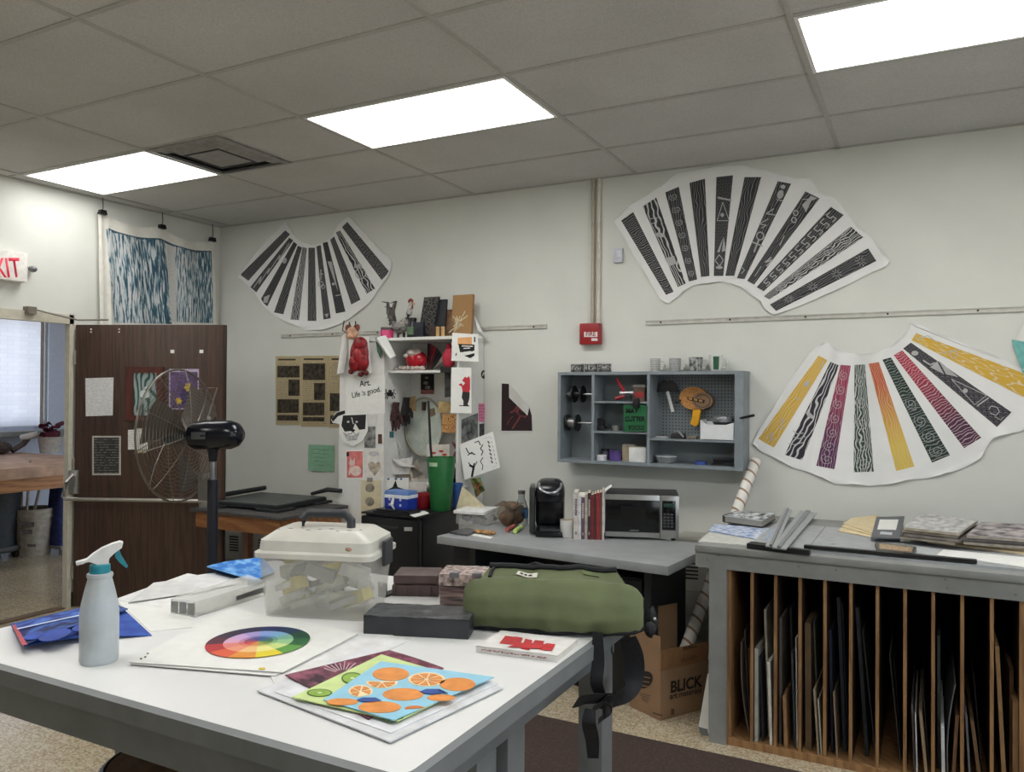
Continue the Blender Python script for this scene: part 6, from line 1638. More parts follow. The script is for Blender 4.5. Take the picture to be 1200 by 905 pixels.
specs = [
    (0, 868, 752, 878, .005, (104, 92, 80), .7, 'bent grey brown sheet', .02, -.014), (0, 872, 738, 880, .006, (74, 66, 60), .7, 'darker bent sheet', .05, -.004), (0, 876, 760, 882, .012, (126, 100, 66), .6, 'tan folder', .08, 0),
    (1, 883, 760, 884, .014, (168, 168, 158), .7, 'pale grey board', 0, 0), (1, 889, 770, 893, .008, (34, 36, 42), .7, 'black board', .02, 0), (1, 893, 714, 900, .010, (206, 202, 184), .7, 'tall cream board', .08, 0), (1, 899, 776, 902, .012, (216, 212, 202), .6, 'white board with a worn edge', .0, 0),
    (2, 913, 724, 913, .01, (104, 92, 84), .7, 'brown grey board', .03, 0), (2, 917, 816, 919, .014, (142, 108, 74), .5, 'short tan wooden panel', 0, 0), (2, 921, 712, 929, .008, (52, 56, 60), .7, 'tall dark grey board', .09, 0), (2, 927, 765, 931, .007, (70, 74, 78), .6, 'shorter slate board', .02, 0), (2, 932, 748, 933, .005, (196, 194, 188), .7, 'thin white board', .02, 0),
    (3, 943, 730, 944, .024, (112, 90, 66), .7, 'thick brown board', .03, 0), (3, 953, 728, 958, .006, (104, 104, 98), .7, 'grey board leaning right', .1, 0), (3, 953, 808, 958, .008, (150, 138, 116), .6, 'short beige board', 0, 0), (3, 958, 820, 963, .006, (172, 164, 146), .5, 'short pale board at the right', 0, 0),
    (4, 968, 738, 974, .01, (44, 50, 66), .7, 'dark navy board', .05, 0), (4, 976, 812, 980, .006, (140, 120, 96), .6, 'short tan board', .01, 0), (4, 978, 700, 988, .014, (58, 62, 70), .7, 'tallest slate board', .08, 0), (4, 986, 706, 992, .006, (48, 50, 58), .7, 'thin dark board', .1, 0),
    (5, 1001, 712, 1014, .014, (56, 60, 64), .7, 'tall dark board leaning right', .08, 0), (5, 1010, 740, 1025, .006, (70, 72, 74), .7, 'thinner dark board leaning right', .12, 0),
    (6, 1042, 768, 1055, .003, (92, 92, 88), .7, 'thin grey sheet leaning right', .08, 0), (6, 1047, 772, 1057, .003, (40, 38, 36), .7, 'thin dark sheet leaning right', .12, 0),
    (7, 1068, 826, 1071, .006, (112, 100, 100), .6, 'grey mauve board', .02, 0), (7, 1072, 838, 1074, .005, (196, 194, 196), .6, 'short white board', 0, 0), (7, 1077, 836, 1084, .011, (156, 132, 104), .6, 'tan board leaning right', 0, 0), (7, 1080, 815, 1090, .004, (76, 78, 76), .6, 'dark thin board behind the tan one', .1, 0),
    (8, 1098, 745, 1099, .012, (82, 90, 88), .7, 'tall grey green board', .1, 0), (8, 1099, 852, 1101, .012, (206, 206, 206), .6, 'short white board', 0, 0), (8, 1119, 802, 1110, .004, (120, 122, 124), .6, 'bent grey sheet', .02, -.012), (8, 1114, 838, 1115, .012, (126, 92, 66), .6, 'short brown panel', .01, 0),
    (9, 1131, 838, 1136, .007, (110, 110, 112), .6, 'short grey board', 0, 0), (9, 1137, 845, 1147, .013, (120, 92, 66), .6, 'brown panel leaning right', .02, 0), (9, 1138, 795, 1146, .004, (52, 48, 46), .6, 'thin dark board', .1, 0),
    (10, 1166, 757, 1175, .014, (158, 124, 86), .7, 'long tan panel leaning right', .02, 0), (10, 1183, 784, 1183, .014, (108, 80, 56), .7, 'brown panel behind', .1, 0), (10, 1188, 823, 1189, .018, (150, 116, 80), .6, 'short tan panel at the right', .01, 0)]
for s, x0, y0, x1, th, col, dep, lab, sb_, cv in specs:
    board(s, x0, y0, x1, th, col, dep, '%s, in the %s slot from the rack\'s left' % (lab, S_[s]), sb_, cv)

# ------------------------------------------------------------------ on top of the rack
def rz_(z=0): return PZ(RT+z)
def flat(name, px, z, th, mat, label, cat, group=None):
    pl = PZ(RT+z+th)
    return T1(name, MB().prism([pl.pt(x, y) for x, y in px], (0, 0, -th)), mat, label, cat, group)
LG = M((160, 163, 164), .5, var=.05)
cu = T('mat_cutter', 'grey mat cutter bed with a long black guide bar on the rack', 'mat cutter', (5.4, -1.0, RT))
pl = PZ(RT+.014)
bedq = [(880, 628), (940, 596), (1000, 606), (1000, 645)]
mb = MB(); mb.box((4.78, -1.3, RT), (5.95, -.62, RT+.012)); O('bed', mb, LG, cu)
mb = MB(); mb.box((5.02, -1.3, RT+.012), (5.024, -.62, RT+.0125)); O('bed_seam', mb, M((110, 112, 114), .5), cu)
g0, g1 = PZ(RT+.016).pt(942, 643), PZ(RT+.016).pt(1145, 661)
gd = (g1-g0).normalized(); gn = V((-gd.y, gd.x, 0))
O('guide_bar', MB().prism([g0, g1, g1+gn*.03, g0+gn*.03], (0, 0, .014)), M((26, 26, 28), .4), cu)
mb = MB()
for x, y in ((918, 637.5), (977, 638)): q = PZ(RT+.012).pt(x, y); mb.cyl(q, q+V((0, 0, .004)), .01, n=10)
O('bolts', mb, M((200, 198, 190), .3, .6), cu)
# black strips with grey rulers at the left
q0, q1 = PZ(RT+.002).pt(875, 643), PZ(RT+.002).pt(948, 651.5)
gd = (q1-q0).normalized(); gn = V((-gd.y, gd.x, 0))
for k in range(2):
    T1('black_strip', MB().prism([q0+gn*.035*k+V((0, 0, .0005)), q0+gd*((q1-q0).length*(1-.5*k))+gn*.035*k+V((0, 0, .0005)), q0+gd*((q1-q0).length*(1-.5*k))+gn*(.035*k+.03)+V((0, 0, .0005)), q0+gn*(.035*k+.03)+V((0, 0, .0005))], (0, 0, .022)), M((28, 29, 31), .45), ('front', 'rear')[k]+' of the two black strips at the left end of the rack top', 'strip')
RUL = M((170, 174, 176), .4, .3, var=.05)
def ruler(a0, a1, b0, b1, z0, z1, label):
    """aluminium straightedge with a raised rib; a = near end px pair, b = far end px pair"""
    A0, A1 = PZ(RT+z0).pt(*a0), PZ(RT+z0).pt(*a1); B0, B1 = PZ(RT+z1).pt(*b0), PZ(RT+z1).pt(*b1)
    c = T('straightedge', label, 'ruler', (A0+B1)/2)
    O('blade', MB().prism([A0, A1, B1, B0], (0, 0, .006)), RUL, c)
    m = lambda P, Q, f: P+(Q-P)*f
    O('rib', MB().prism([m(A0, A1, .35), m(A0, A1, .62), m(B0, B1, .62), m(B0, B1, .35)], (0, 0, .014)), M((134, 138, 140), .4, .3), c)
ruler((897, 641), (910, 643), (919, 597.5), (928, 599), .025, .03, 'left of the two grey metal straightedges on the rack')
ruler((905, 643), (921, 645), (938, 599.5), (957, 602.5), .027, .02, 'right of the two grey metal straightedges on the rack')
# leaflets and sketchbook at the left end
flat('colour_print', [(830, 622), (838, 614), (914, 620), (908, 626), (898, 634)], .006, .003, PAT((110, 136, 182), (208, 212, 216), 'noise', 4, 4, .5, .16, seed=9), 'blue printed sheet at the left end of the rack', 'print')
flat('white_card', [(818, 634.5), (833, 622), (896, 627), (886, 640)], .0, .004, M((190, 190, 184), .7), 'pale card under the blue printed sheet', 'card')
flat('colour_leaflet', [(896, 632), (904, 619), (914, 618), (908, 635)], .012, .002, PAT((96, 130, 176), (206, 212, 216), 'noise', 4, 4, .5, .12, seed=12), 'small blue leaflet leaning on the left straightedge', 'leaflet')
sk_ = T('sketchbook', 'fat white sketchbook with black edges at the back left of the rack', 'book', PZ(RT).pt(876, 606))
pl = PZ(RT+.012)
Q = [PZ(RT+.05).pt(x, y) for x, y in ((848, 604), (862, 598.5), (909, 601), (893, 610))]
def stack(Q, z0, z1, name, mat, root): return O(name, MB().prism([V((p.x, p.y, z1)) for p in Q], (0, 0, -(z1-z0))), mat, root)
stack(Q, RT+.013, RT+.017, 'back_cover', M((44, 40, 40), .6), sk_)
cq = sum(Q, V())/4
stack([cq+(p-cq)*.97 for p in Q], RT+.017, RT+.045, 'pages', LINES((206, 204, 196), (150, 146, 140), 6, 1, .4), sk_)
stack(Q, RT+.045, RT+.049, 'front_cover', PAT((52, 54, 58), (200, 204, 204), 'noise', 2, 2, .52, .1, seed=3), sk_)
mb = MB(); pts = [V((Q[0].x-.004*cos(a), Q[0].y, RT+.031+.018*sin(a))) for a in [PI/2-PI*k/6 for k in range(7)]]
O('binding', MB().prism([Q[0]+V((-.006, 0, -.035)), Q[0]+V((.006, 0, -.035)), Q[0]+V((.006, 0, 0)), Q[0]+V((-.006, 0, 0))], (.02, .12, 0)), M((52, 44, 42), .6), sk_)
# cream envelopes fan
ENV = M((212, 196, 158), .8, var=.04)
for k, (q, l) in enumerate((([(982, 622), (1000, 607), (1030, 605.5), (1026, 630)], 'lowest'), ([(986, 617), (998, 607), (1030, 604.5), (1027, 628)], 'middle'), ([(988, 613), (1002, 606.5), (1028, 603.5), (1024, 625)], 'topmost'))):
    flat('cream_envelope', q, .013+.005*k, .004, ENV, l+' cream envelope of the fanned three on the rack', 'envelope', 'fanned cream envelopes')
c = T('grey_folder', 'dark grey folder with a white label on the rack', 'folder', PZ(RT).pt(1040, 620))
pl = PZ(RT+.032)
O('cover', MB().prism([PZ(RT+.034).pt(x, y) for x, y in ((1020.5, 630), (1027, 606), (1060, 605), (1055, 631))], (0, 0, -.005)), M((92, 96, 100), .6), c)
O('white_label', MB().prism([PZ(RT+.0348).pt(x, y) for x, y in ((1028, 620.5), (1031, 609), (1053, 609), (1050, 621))], (0, 0, -.0008)), PAPER, c)
O('pale_strip', MB().prism([PZ(RT+.0348).pt(x, y) for x, y in ((1031, 626), (1032, 623), (1046, 624), (1045, 627))], (0, 0, -.0008)), M((190, 194, 200), .7), c)
# tiers of boards under the folders
for k, (q, z, th, col, lab) in enumerate((
        ([(1087, 634), (1092, 628), (1260, 645), (1260, 655)], .013, .010, (214, 196, 160), 'cream board stack at the right of the rack, lowest layer'),
        ([(1088, 630), (1094, 627), (1260, 642), (1260, 650)], .024, .012, (220, 204, 170), 'cream board stack at the right of the rack, upper layer'),
        ([(1098, 650), (1106, 644), (1270, 660), (1262, 673)], .013, .004, (226, 226, 222), 'large white sheet at the front right of the rack'),
        ([(1062, 647), (1070, 640), (1104, 644), (1108, 653)], .013, .002, (172, 176, 176), 'pale grey sheet on the mat cutter'))):
    flat('board_stack', q, z, th, M(col, .8, var=.03), lab, 'board')
c = T('framed_photo', 'small framed photograph lying flat on the mat cutter', 'picture', PZ(RT).pt(1050, 643))
O('frame', MB().prism([PZ(RT+.03).pt(x, y) for x, y in ((1028.5, 645), (1025, 635), (1074, 641), (1070, 650))], (0, 0, -.016)), M((60, 56, 54), .4), c)
O('photograph', MB().prism([PZ(RT+.0306).pt(x, y) for x, y in ((1031, 643), (1030, 637), (1070, 641.5), (1068, 646.5))], (0, 0, -.0006), [(0, 0), (0, 1), (1, 1), (1, 0)]), PAT((110, 92, 70), (176, 160, 130), 'noise', 3, 1, .5, .2, ink2=(150, 110, 80)), c)
# stacks of old magazines
def magstack(Q, n, z0, h, cols, label, group, cover, dq=2):
    for k in range(n):
        z = z0+h*k
        rr = random.Random(k+len(label)); ox, oy = rr.uniform(-.012, .012), rr.uniform(-.012, .012)
        P = [PZ(RT+z0+h*n).pt(x, y)+V((ox, oy, 0)) for x, y in Q]
        c = T('old_magazine', (('lowest', 'second', 'third', 'topmost', 'fifth')[k] if n > 1 else 'single')+' '+label, 'magazine', P[0], 0, group)
        O('pages', MB().prism([V((p.x, p.y, RT+z+h-.003)) for p in P], (0, 0, -(h-.004))), M(cols[k % len(cols)], .8, var=.15), c)
        O('cover', MB().prism([V((p.x, p.y, RT+z+h-.0005)) for p in P], (0, 0, -.0022)), cover if k == n-1 else M((92, 86, 84), .6, var=.2), c)
CV1 = PAT((132, 132, 132), (206, 206, 202), 'noise', 2, 2, .5, .2, seed=6)
CV2 = PAT((70, 66, 72), (176, 168, 166), 'noise', 2, 2, .52, .12, seed=16)
magstack([(1056, 617), (1077, 601), (1143, 609), (1121, 624)], 4, .036, .014, ((160, 150, 134), (120, 112, 104), (176, 168, 150)), 'magazine of the worn pile at the middle of the rack', 'worn magazine pile', CV1)
magstack([(1129, 626), (1147, 611), (1262, 617), (1256, 635)], 3, .037, .015, ((150, 142, 130), (110, 104, 100)), 'magazine of the dark pile at the right of the rack', 'dark magazine pile', CV2)
# ================================================================== big table in front
H = .91
AX0, AX1, AY0, AY1 = 3.245, 4.70, -3.828, -2.645
tb_ = T('art_table', 'large white topped art table with grey painted edge and legs', 'table', ((AX0+AX1)/2, (AY0+AY1)/2, 0))
GT = M((116, 119, 120), .45, var=.06, vs=9, bump=.03, bs=60)
def rrect(x0, x1, y0, y1, r, z, n=5):
    P = []
    for cx, cy, a0 in ((x1-r, y0+r, -PI/2), (x1-r, y1-r, 0), (x0+r, y1-r, PI/2), (x0+r, y0+r, PI)):
        for k in range(n+1): a = a0+PI/2*k/n; P.append(V((cx+r*cos(a), cy+r*sin(a), z)))
    return P
O('white_top', MB().prism(rrect(AX0, AX1, AY0, AY1, .03, H), (0, 0, -.004)), M((226, 226, 224), .28, var=.012, vs=6), tb_)
mb = MB(); e = .012
A_, B_ = rrect(AX0, AX1, AY0, AY1, .03, H-.0005), rrect(AX0-e, AX1+e, AY0-e, AY1+e, .035, H-.008)
C_ = rrect(AX0-e, AX1+e, AY0-e, AY1+e, .035, H-.045); D_ = rrect(AX0, AX1, AY0, AY1, .03, H-.05)
R4 = [mb.vs(q) for q in (A_, B_, C_, D_)]
for P_1, P_2 in zip(R4, R4[1:]):
    n = len(P_1)
    for i in range(n): mb.fc([P_1[i], P_1[(i+1) % n], P_2[(i+1) % n], P_2[i]])
mb.fc(R4[3]); O('grey_edge', mb, GT, tb_)
mb = MB(); x0, x1, y0, y1 = AX0+.035, AX1-.05, AY0+.012, AY1-.035
mb.box((x0, y0, H-.125), (x1, y0+.025, H-.05)); mb.box((x0, y1-.025, H-.125), (x1, y1, H-.05)); mb.box((x0, y0+.025, H-.125), (x0+.025, y1-.025, H-.05)); mb.box((x1-.025, y0+.025, H-.125), (x1, y1-.025, H-.05))
O('apron', mb, GT, tb_)
LEGS = [(x1-.075, y1-.095), (x0, y1-.085), (PY(-3.42).pt(134, 880).x, -3.42), (x1-.075, y0+.32), (x1-.075, y0+.03)]
for x, y in LEGS: O('leg', MB().box((x, y, 0), (x+.075, y+.085, H-.125 if y < y1-.2 else H-.05), bev=.003), GT, tb_)
O('leg', MB().box((x1-.075, AY0+.47, 0), (x1, AY0+.555, H-.125), bev=.003), GT, tb_)
O('stretcher', MB().box((x1-.055, y0+.05, .14), (x1-.02, y1-.05, .22)), GT, tb_)

# stool pushed under the table
sc_ = foot(172, 893, .66); sc_ = V((3.86, -3.60, 0))
st_ = T('stool', 'round brown stool pushed under the front of the art table', 'stool', sc_)
O('seat', MB().lathe([(0, .64), (.15, .64), (.155, .65), (.15, .662), (0, .664)], sc_, 32), WOOD((104, 74, 54), (140, 104, 76), .4, (5, 5, 5)), st_)
O('metal_rim', MB().lathe([(.15, .632), (.166, .635), (.168, .655), (.157, .662), (.156, .645)], sc_, 32), M((70, 72, 74), .4, .5), st_)
for k in range(4):
    a = PI/4+PI/2*k
    O('leg', MB().cyl(sc_+V((cos(a)*.12, sin(a)*.12, .635)), sc_+V((cos(a)*.19, sin(a)*.19, 0)), .013, n=10), M((92, 94, 96), .4, .5), st_)
O('foot_ring', MB().tube([sc_+V((cos(2*PI*k/24)*.165, sin(2*PI*k/24)*.165, .25)) for k in range(24)], .009, 8, True), M((92, 94, 96), .4, .5), st_)

def tp(px, py, z=0): return foot(px, py, H+z)
def lay(name, q, z, th, mat, label, cat, group=None, lift=None, n=1):
    pl = PZ(H+z+th)
    TL, TR, BR_, BL_ = [pl.pt(x, y) for x, y in q]
    def fn(u, v):
        p = (BL_*(1-u)+BR_*u)*(1-v)+(TL*(1-u)+TR*u)*v
        return p+V((0, 0, lift(u, v) if lift else 0))
    return T1(name, MB().grid(fn, n, n, (0, 0, -th)), mat, label, cat, group)

# spray bottle
p = tp(116, 775); hs = topz(p, 637)-H
q = V((p.x, p.y+.0, H))
c = T('spray_bottle', 'cloudy white spray bottle with a white and teal trigger head', 'spray bottle', q)
k = hs/.285
BW = M((208, 216, 219), .35, alpha=.72, var=.04, vs=18)
r = .0435*k
O('bottle', MB().lathe([(0, .003), (r*.93, 0), (r, .008), (r, .085*k), (r, .122*k), (r*.93, .142*k), (r*.77, .174*k), (r*.62, .2*k), (r*.64, .203*k), (r*.68, .207*k), (r*.66, .213*k), (r*.46, .216*k), (0, .216*k)], q, 32), BW, c)
O('water', MB().lathe([(0, .006), (r*.9, .006), (r*.94, .085*k), (0, .085*k)], q, 28), M((196, 204, 208), .1, trans=.5, ior=1.15), c)
TL_ = M((38, 136, 152), .4)
O('collar', MB().lathe([(r*.44, .214*k), (r*.54, .215*k), (r*.52, .234*k), (r*.44, .236*k), (0, .236*k)], q, 24), TL_, c)
# the head points left in the picture, trigger to the right
dx = V((.57, .82, 0)); 
hx_ = -dx
def hp_(a, z): return q+dx*(a*1.02+.006)*k+V((0, 0, z*k))
prof = [(-.046, .241), (-.03, .2445), (-.018, .24), (-.012, .236), (.012, .236), (.014, .25), (.026, .262), (.040, .272), (.043, .284), (.036, .287), (.02, .283), (-.002, .274), (-.022, .261), (-.034, .25), (-.048, .246)]
n_ = V((-dx.y, dx.x, 0))
th_ = O('trigger_head', MB().prism([hp_(a, z)-n_*.013 for a, z in prof], n_*.026), M((226, 226, 224), .4), c)
O('nozzle', MB().cyl(hp_(-.04, .2445), hp_(-.056, .241), .006, n=10), M((226, 226, 224), .4), th_)
O('trigger', MB().prism([hp_(a, z)-n_*.007 for a, z in ((.026, .262), (.034, .268), (.04, .25), (.054, .224), (.05, .221), (.034, .238), (.026, .25))], n_*.014), TL_, th_)

# blue artworks at the left
B1 = PAT((24, 44, 120), (70, 110, 190), 'noise', 2, 2, .46, .12, seed=21, ink2=(18, 22, 60))
B2 = PAT((26, 58, 142), (52, 92, 178), 'noise', 2, 2, .5, .2, seed=25)
lay('blue_painting', [(12, 734), (134, 706), (178, 742), (28, 757)], .006, .002, B2, 'dark blue painting underneath at the left end of the art table', 'painting', None, lambda u, v: .008*sin(u*4)*(1-v)+.006*v, 10)
bp_ = T('blue_painting', 'upper dark blue painting with a pink corner behind the spray bottle', 'painting', tp(80, 745))
pl = PZ(H+.022)
def warp(q, z, fnl, name, mat, root, n=10, th=.002):
    pl = PZ(H+z); TL, TR, BR_, BL_ = [pl.pt(x, y) for x, y in q]
    return O(name, MB().grid(lambda u, v: (BL_*(1-u)+BR_*u)*(1-v)+(TL*(1-u)+TR*u)*v+V((0, 0, fnl(u, v))), n, n, (0, 0, -th)), mat, root)
warp([(14, 733), (133, 706), (150, 712), (28, 756)], .024, lambda u, v: .004*sin(u*5), 'sheet', B1, bp_)
warp([(14, 733), (18, 732), (32, 755.5), (26, 756.5)], .0255, lambda u, v: .004*sin(u*.2), 'pink_edge', M((176, 84, 92), .7), bp_, 4, .001)
mb = MB()
for x, y, rx, ry in ((64, 744, 20, 6), (100, 734, 16, 4.5), (40, 745, 12, 4), (120, 722, 10, 3)): ell(PZ(H+.028), x, y, rx, ry, .001, .0008, mb, rot=-14)
O('painted_petals', mb, M((44, 72, 160), .6, var=.2), bp_)
mb = MB(); stroke(PZ(H+.03), [(20, 737), (130, 713)], 1.1, .001, .0008, mb); O('white_line', mb, M((190, 200, 226), .6), bp_)

# papers at the back left
lay('white_sheet', [(220, 672), (286, 684), (190, 712), (133, 703)], .0, .002, M((222, 222, 220), .8), 'lower white sheet at the back left of the art table', 'paper')
lay('white_sheet', [(204, 680), (258, 671), (292, 682), (222, 697)], .003, .002, M((216, 216, 216), .8), 'upper white sheet behind the clear case', 'paper', None, lambda u, v: .004*sin(u*3), 6)
lay('white_sheet', [(180, 683), (203, 680), (246, 692), (150, 706)], .006, .0015, M((206, 206, 204), .8, var=.05), 'thin translucent looking white sheet at the left of the clear case', 'paper')
lay('white_sheet', [(136, 703), (212, 705), (230, 735), (176, 740)], .0, .0015, PAPER, 'white sheet lying between the blue paintings and the clear case', 'paper')
# long clear acrylic case
ac = T('acrylic_case', 'long clear acrylic case lying behind the colour wheel', 'case', tp(255, 705))
z0 = .032
a0, a1, a2, a3 = tp(200, 720, 0), tp(229, 724, 0), tp(312, 698, 0), tp(290, 690, 0)
CLR = M((236, 237, 232), .12, alpha=.36, var=.03)
mb = MB(); mb.prism([p+V((0, 0, .046)) for p in (a0, a1, a2, a3)], (0, 0, -.0455)); O('shell', mb, CLR, ac)
mb = MB(); mb.prism([p+V((0, 0, .004)) for p in (a0+(a2-a0)*.08, a1+(a2-a1)*.08, a2+(a0-a2)*.06, a3+(a0-a3)*.06)], (0, 0, .006)); O('pale_insert', mb, M((214, 212, 202), .6, alpha=.5), ac)
mb = MB()
for k in range(3):
    f0_, f1_ = (k+.08)/3, (k+.92)/3; P0, P1 = a0+(a1-a0)*f0_, a0+(a1-a0)*f1_; d_ = (a3-a0)*.02
    mb.prism([P0+V((0, 0, .006)), P1+V((0, 0, .006)), P1+V((0, 0, .04)), P0+V((0, 0, .04))], -d_*.15)
O('end_cells', mb, M((132, 132, 128), .3), ac)
mb = MB(); P0, P1 = a1+(a2-a1)*.55, a1+(a2-a1)*.98; mb.prism([P0+V((0, -.001, .012)), P1+V((0, -.001, .012)), P1+V((0, -.001, .03)), P0+V((0, -.001, .026))], (0, .001, 0)); O('grey_blade', mb, M((96, 98, 98), .4, .4), ac)
# blue painting at the back
bb = T('blue_sheets', 'bright blue painted sheets at the back left corner of the art table', 'painting', tp(275, 672))
warp([(242, 668), (306, 655), (322, 668), (300, 681)], .02, lambda u, v: .012*v+.004*sin(u*5), 'upper_sheet', PAT((36, 112, 196), (120, 178, 226), 'noise', 2, 1.5, .46, .1, seed=31), bb)
warp([(250, 672), (306, 660), (322, 672), (302, 683)], .008, lambda u, v: .006*v, 'lower_sheet', M((24, 52, 92), .6), bb)

# translucent bin
q0, q1 = tp(309, 722.5), tp(428, 729)
xd = (q1-q0).normalized(); yd = V((-xd.y, xd.x, 0)); bw_ = (q1-q0).length; bd_ = .19
hr = topz((q0+q1)/2, 652)-H; hl = topz((q0+q1)/2, 624)-H
NM = Matrix(((xd.x, yd.x, 0, q0.x), (xd.y, yd.y, 0, q0.y), (0, 0, 1, H), (0, 0, 0, 1)))
bn = T('storage_bin', 'cloudy plastic storage bin with a grey handle on the art table', 'bin', q0+xd*bw_/2+yd*bd_/2, math.atan2(xd.y, xd.x))
CLD = M((214, 213, 205), .3, alpha=.26, var=.05, vs=12)
mb = MB(NM); f = .018; tk = .003
def rr2(x0, x1, y0, y1, r, z): return rrect(x0, x1, y0, y1, r, z, 4)
L_ = [rr2(.0, bw_, 0, bd_, .02, .001), rr2(-f, bw_+f, -f, bd_+f, .024, hr)]
L_ += [rr2(-f+tk, bw_+f-tk, -f+tk, bd_+f-tk, .022, hr), rr2(tk, bw_-tk, tk, bd_-tk, .018, .005)]
V4 = [mb.vs(q) for q in L_]
for P_1, P_2 in zip(V4, V4[1:]):
    n = len(P_1)
    for i in range(n): mb.fc([P_1[i], P_1[(i+1) % n], P_2[(i+1) % n], P_2[i]])
mb.fc(V4[0][::-1]); mb.fc(V4[3]); O('tub', mb, CLD, bn)
LIDM = M((208, 206, 196), .35, alpha=.88, var=.05, vs=10)
mb = MB(NM); g = f+.01
V5 = [mb.vs(q) for q in (rr2(-g, bw_+g, -g, bd_+g, .03, hr-.006), rr2(-g, bw_+g, -g, bd_+g, .03, hr+.008), rr2(-f, bw_+f, -f, bd_+f, .03, hr+.014), rr2(-f*.8, bw_+f*.8, -f*.8, bd_+f*.8, .03, hr+(hl-hr)*.62), rr2(.022, bw_-.022, .016, bd_-.016, .03, hl))]
for P_1, P_2 in zip(V5, V5[1:]):
    n = len(P_1)
    for i in range(n): mb.fc([P_1[i], P_1[(i+1) % n], P_2[(i+1) % n], P_2[i]])
mb.fc(V5[4]); lid_ = O('lid', mb, LIDM, bn)
HG = M((52, 54, 58), .5)
x0, x1 = bw_*.25, bw_*.74
O('handle', MB(NM).tube([(x0, bd_*.5, hl-.012), (x0, bd_*.5, hl+.022), (x0+.018, bd_*.5, hl+.04), (x1-.018, bd_*.5, hl+.04), (x1, bd_*.5, hl+.022), (x1, bd_*.5, hl-.012)], .013, 10), HG, lid_)
O('side_latch', MB(NM).box((bw_+g, bd_*.3, hr-.035), (bw_+g+.012, bd_*.68, hr+.04), bev=.005), HG, bn)
mb = MB(NM)
for k in range(9): mb.ball((.03+.03*k, .03+.015*(k % 3), hl+.0005), (.006+.003*(k % 2), .003, .0006), 8, 6)
O('paint_specks', mb, M((70, 62, 52), .7), bn)
mb = MB(NM); mb.ball((bw_-.045, -g+.012, hr+.026), (.011, .003, .006), 8, 6); O('rust_spot', mb, M((176, 140, 116), .7), bn)
# things inside the bin
random.seed(23)
cols = [(216, 212, 196), (226, 224, 214), (206, 190, 96), (176, 172, 158), (120, 116, 104), (214, 206, 178), (150, 146, 138), (222, 206, 96)]
for i in range(26):
    zlev = .012+(i//9)*.042
    cx_ = .035+(i % 9)/8*(bw_-.07)+random.uniform(-.01, .01); cy_ = .05+random.uniform(-.018, bd_-.1); a = random.uniform(-.9, .9); ti = random.uniform(-.5, .5)
    Rm = Matrix.Rotation(a, 3, 'Z') @ Matrix.Rotation(ti, 3, 'Y')*1.45
    o = V((min(max(cx_, .055), bw_-.055), min(max(cy_, .05), bd_-.05), zlev+.028))
    mt = M(cols[i % 8], .5, var=.12); k_ = i % 3
    mb = MB(NM)
    g_ = T('supply_item', ('small paint tube', 'little carton', 'squat bottle')[k_]+' jumbled inside the cloudy storage bin', 'paint tube' if k_ == 0 else 'carton' if k_ == 1 else 'bottle', NM @ o, 0, 'jumble in the storage bin: '+('tubes', 'cartons', 'bottles')[k_])
    if k_ == 0:
        mb.prism([o+Rm @ V(x) for x in ((-.034, -.013, 0), (-.034, .013, 0), (.02, .009, .009), (.02, -.009, .009))], Rm @ V((0, 0, -.012))); O('tube_body', mb, mt, g_)
        mb = MB(NM); mb.cyl(o+Rm @ V((.02, 0, .003)), o+Rm @ V((.034, 0, .003)), .006, n=8); O('cap', mb, M((214, 214, 210), .4), g_)
    elif k_ == 1:
        mb.box(o-V((.03, .015, .012)), o+V((.03, .015, .012)), Rm); O('carton', mb, mt, g_)
    else:
        mb.cyl(o+Rm @ V((-.026, 0, 0)), o+Rm @ V((.016, 0, 0)), .021, .02, 12); O('bottle_body', mb, mt, g_)
        mb = MB(NM); mb.cyl(o+Rm @ V((.016, 0, 0)), o+Rm @ V((.03, 0, 0)), .008, n=10); O('cap', mb, M((226, 226, 224), .4), g_)

# brown drawer boxes behind the bin
b0, b1 = tp(459, 699), tp(514, 700)
xd2 = (b1-b0).normalized(); yd2 = V((-xd2.y, xd2.x, 0)); bw2 = (b1-b0).length
B2M = Matrix(((xd2.x, yd2.x, 0, b0.x), (xd2.y, yd2.y, 0, b0.y), (0, 0, 1, H), (0, 0, 0, 1)))
hb2 = topz(b0, 674)-H
BRW = M((84, 68, 66), .45, var=.12, vs=20)
c = T('tool_case', 'dark brown ribbed plastic case behind the black box', 'case', b0+xd2*bw2/2+yd2*.06, math.atan2(xd2.y, xd2.x))
O('lower_shell', MB(B2M).box((0, 0, 0), (bw2, .13, hb2*.52), bev=.005), BRW, c)
O('upper_shell', MB(B2M).box((.003, .003, hb2*.55), (bw2-.003, .127, hb2), bev=.008), BRW, c)
mb = MB(B2M)
for k in range(4): O('rib', MB(B2M).box((bw2*(.08+.25*k), -.003, .004), (bw2*(.1+.25*k), 0, hb2*.5)), M((66, 54, 52), .5), c)
pass
d0_, d1_ = tp(443, 699), tp(458, 699)
c = T('small_tray', 'small black open tray between the bin and the brown case', 'tray', (d0_+d1_)/2)
mb = MB(); mb.box((d0_.x-.0, d0_.y-.0, H), (d1_.x-.004, d0_.y+.1, H+.006)); mb.box((d0_.x, d0_.y-.0, H), (d1_.x-.004, d0_.y+.006, H+.045)); mb.box((d0_.x, d0_.y+.094, H), (d1_.x-.004, d0_.y+.1, H+.045))
O('tray_body', mb, M((34, 34, 36), .4), c)
O('clip', MB().ball((d1_.x-.02, d0_.y-.004, H+.038), .008, 8, 6), M((190, 186, 178), .4), c)
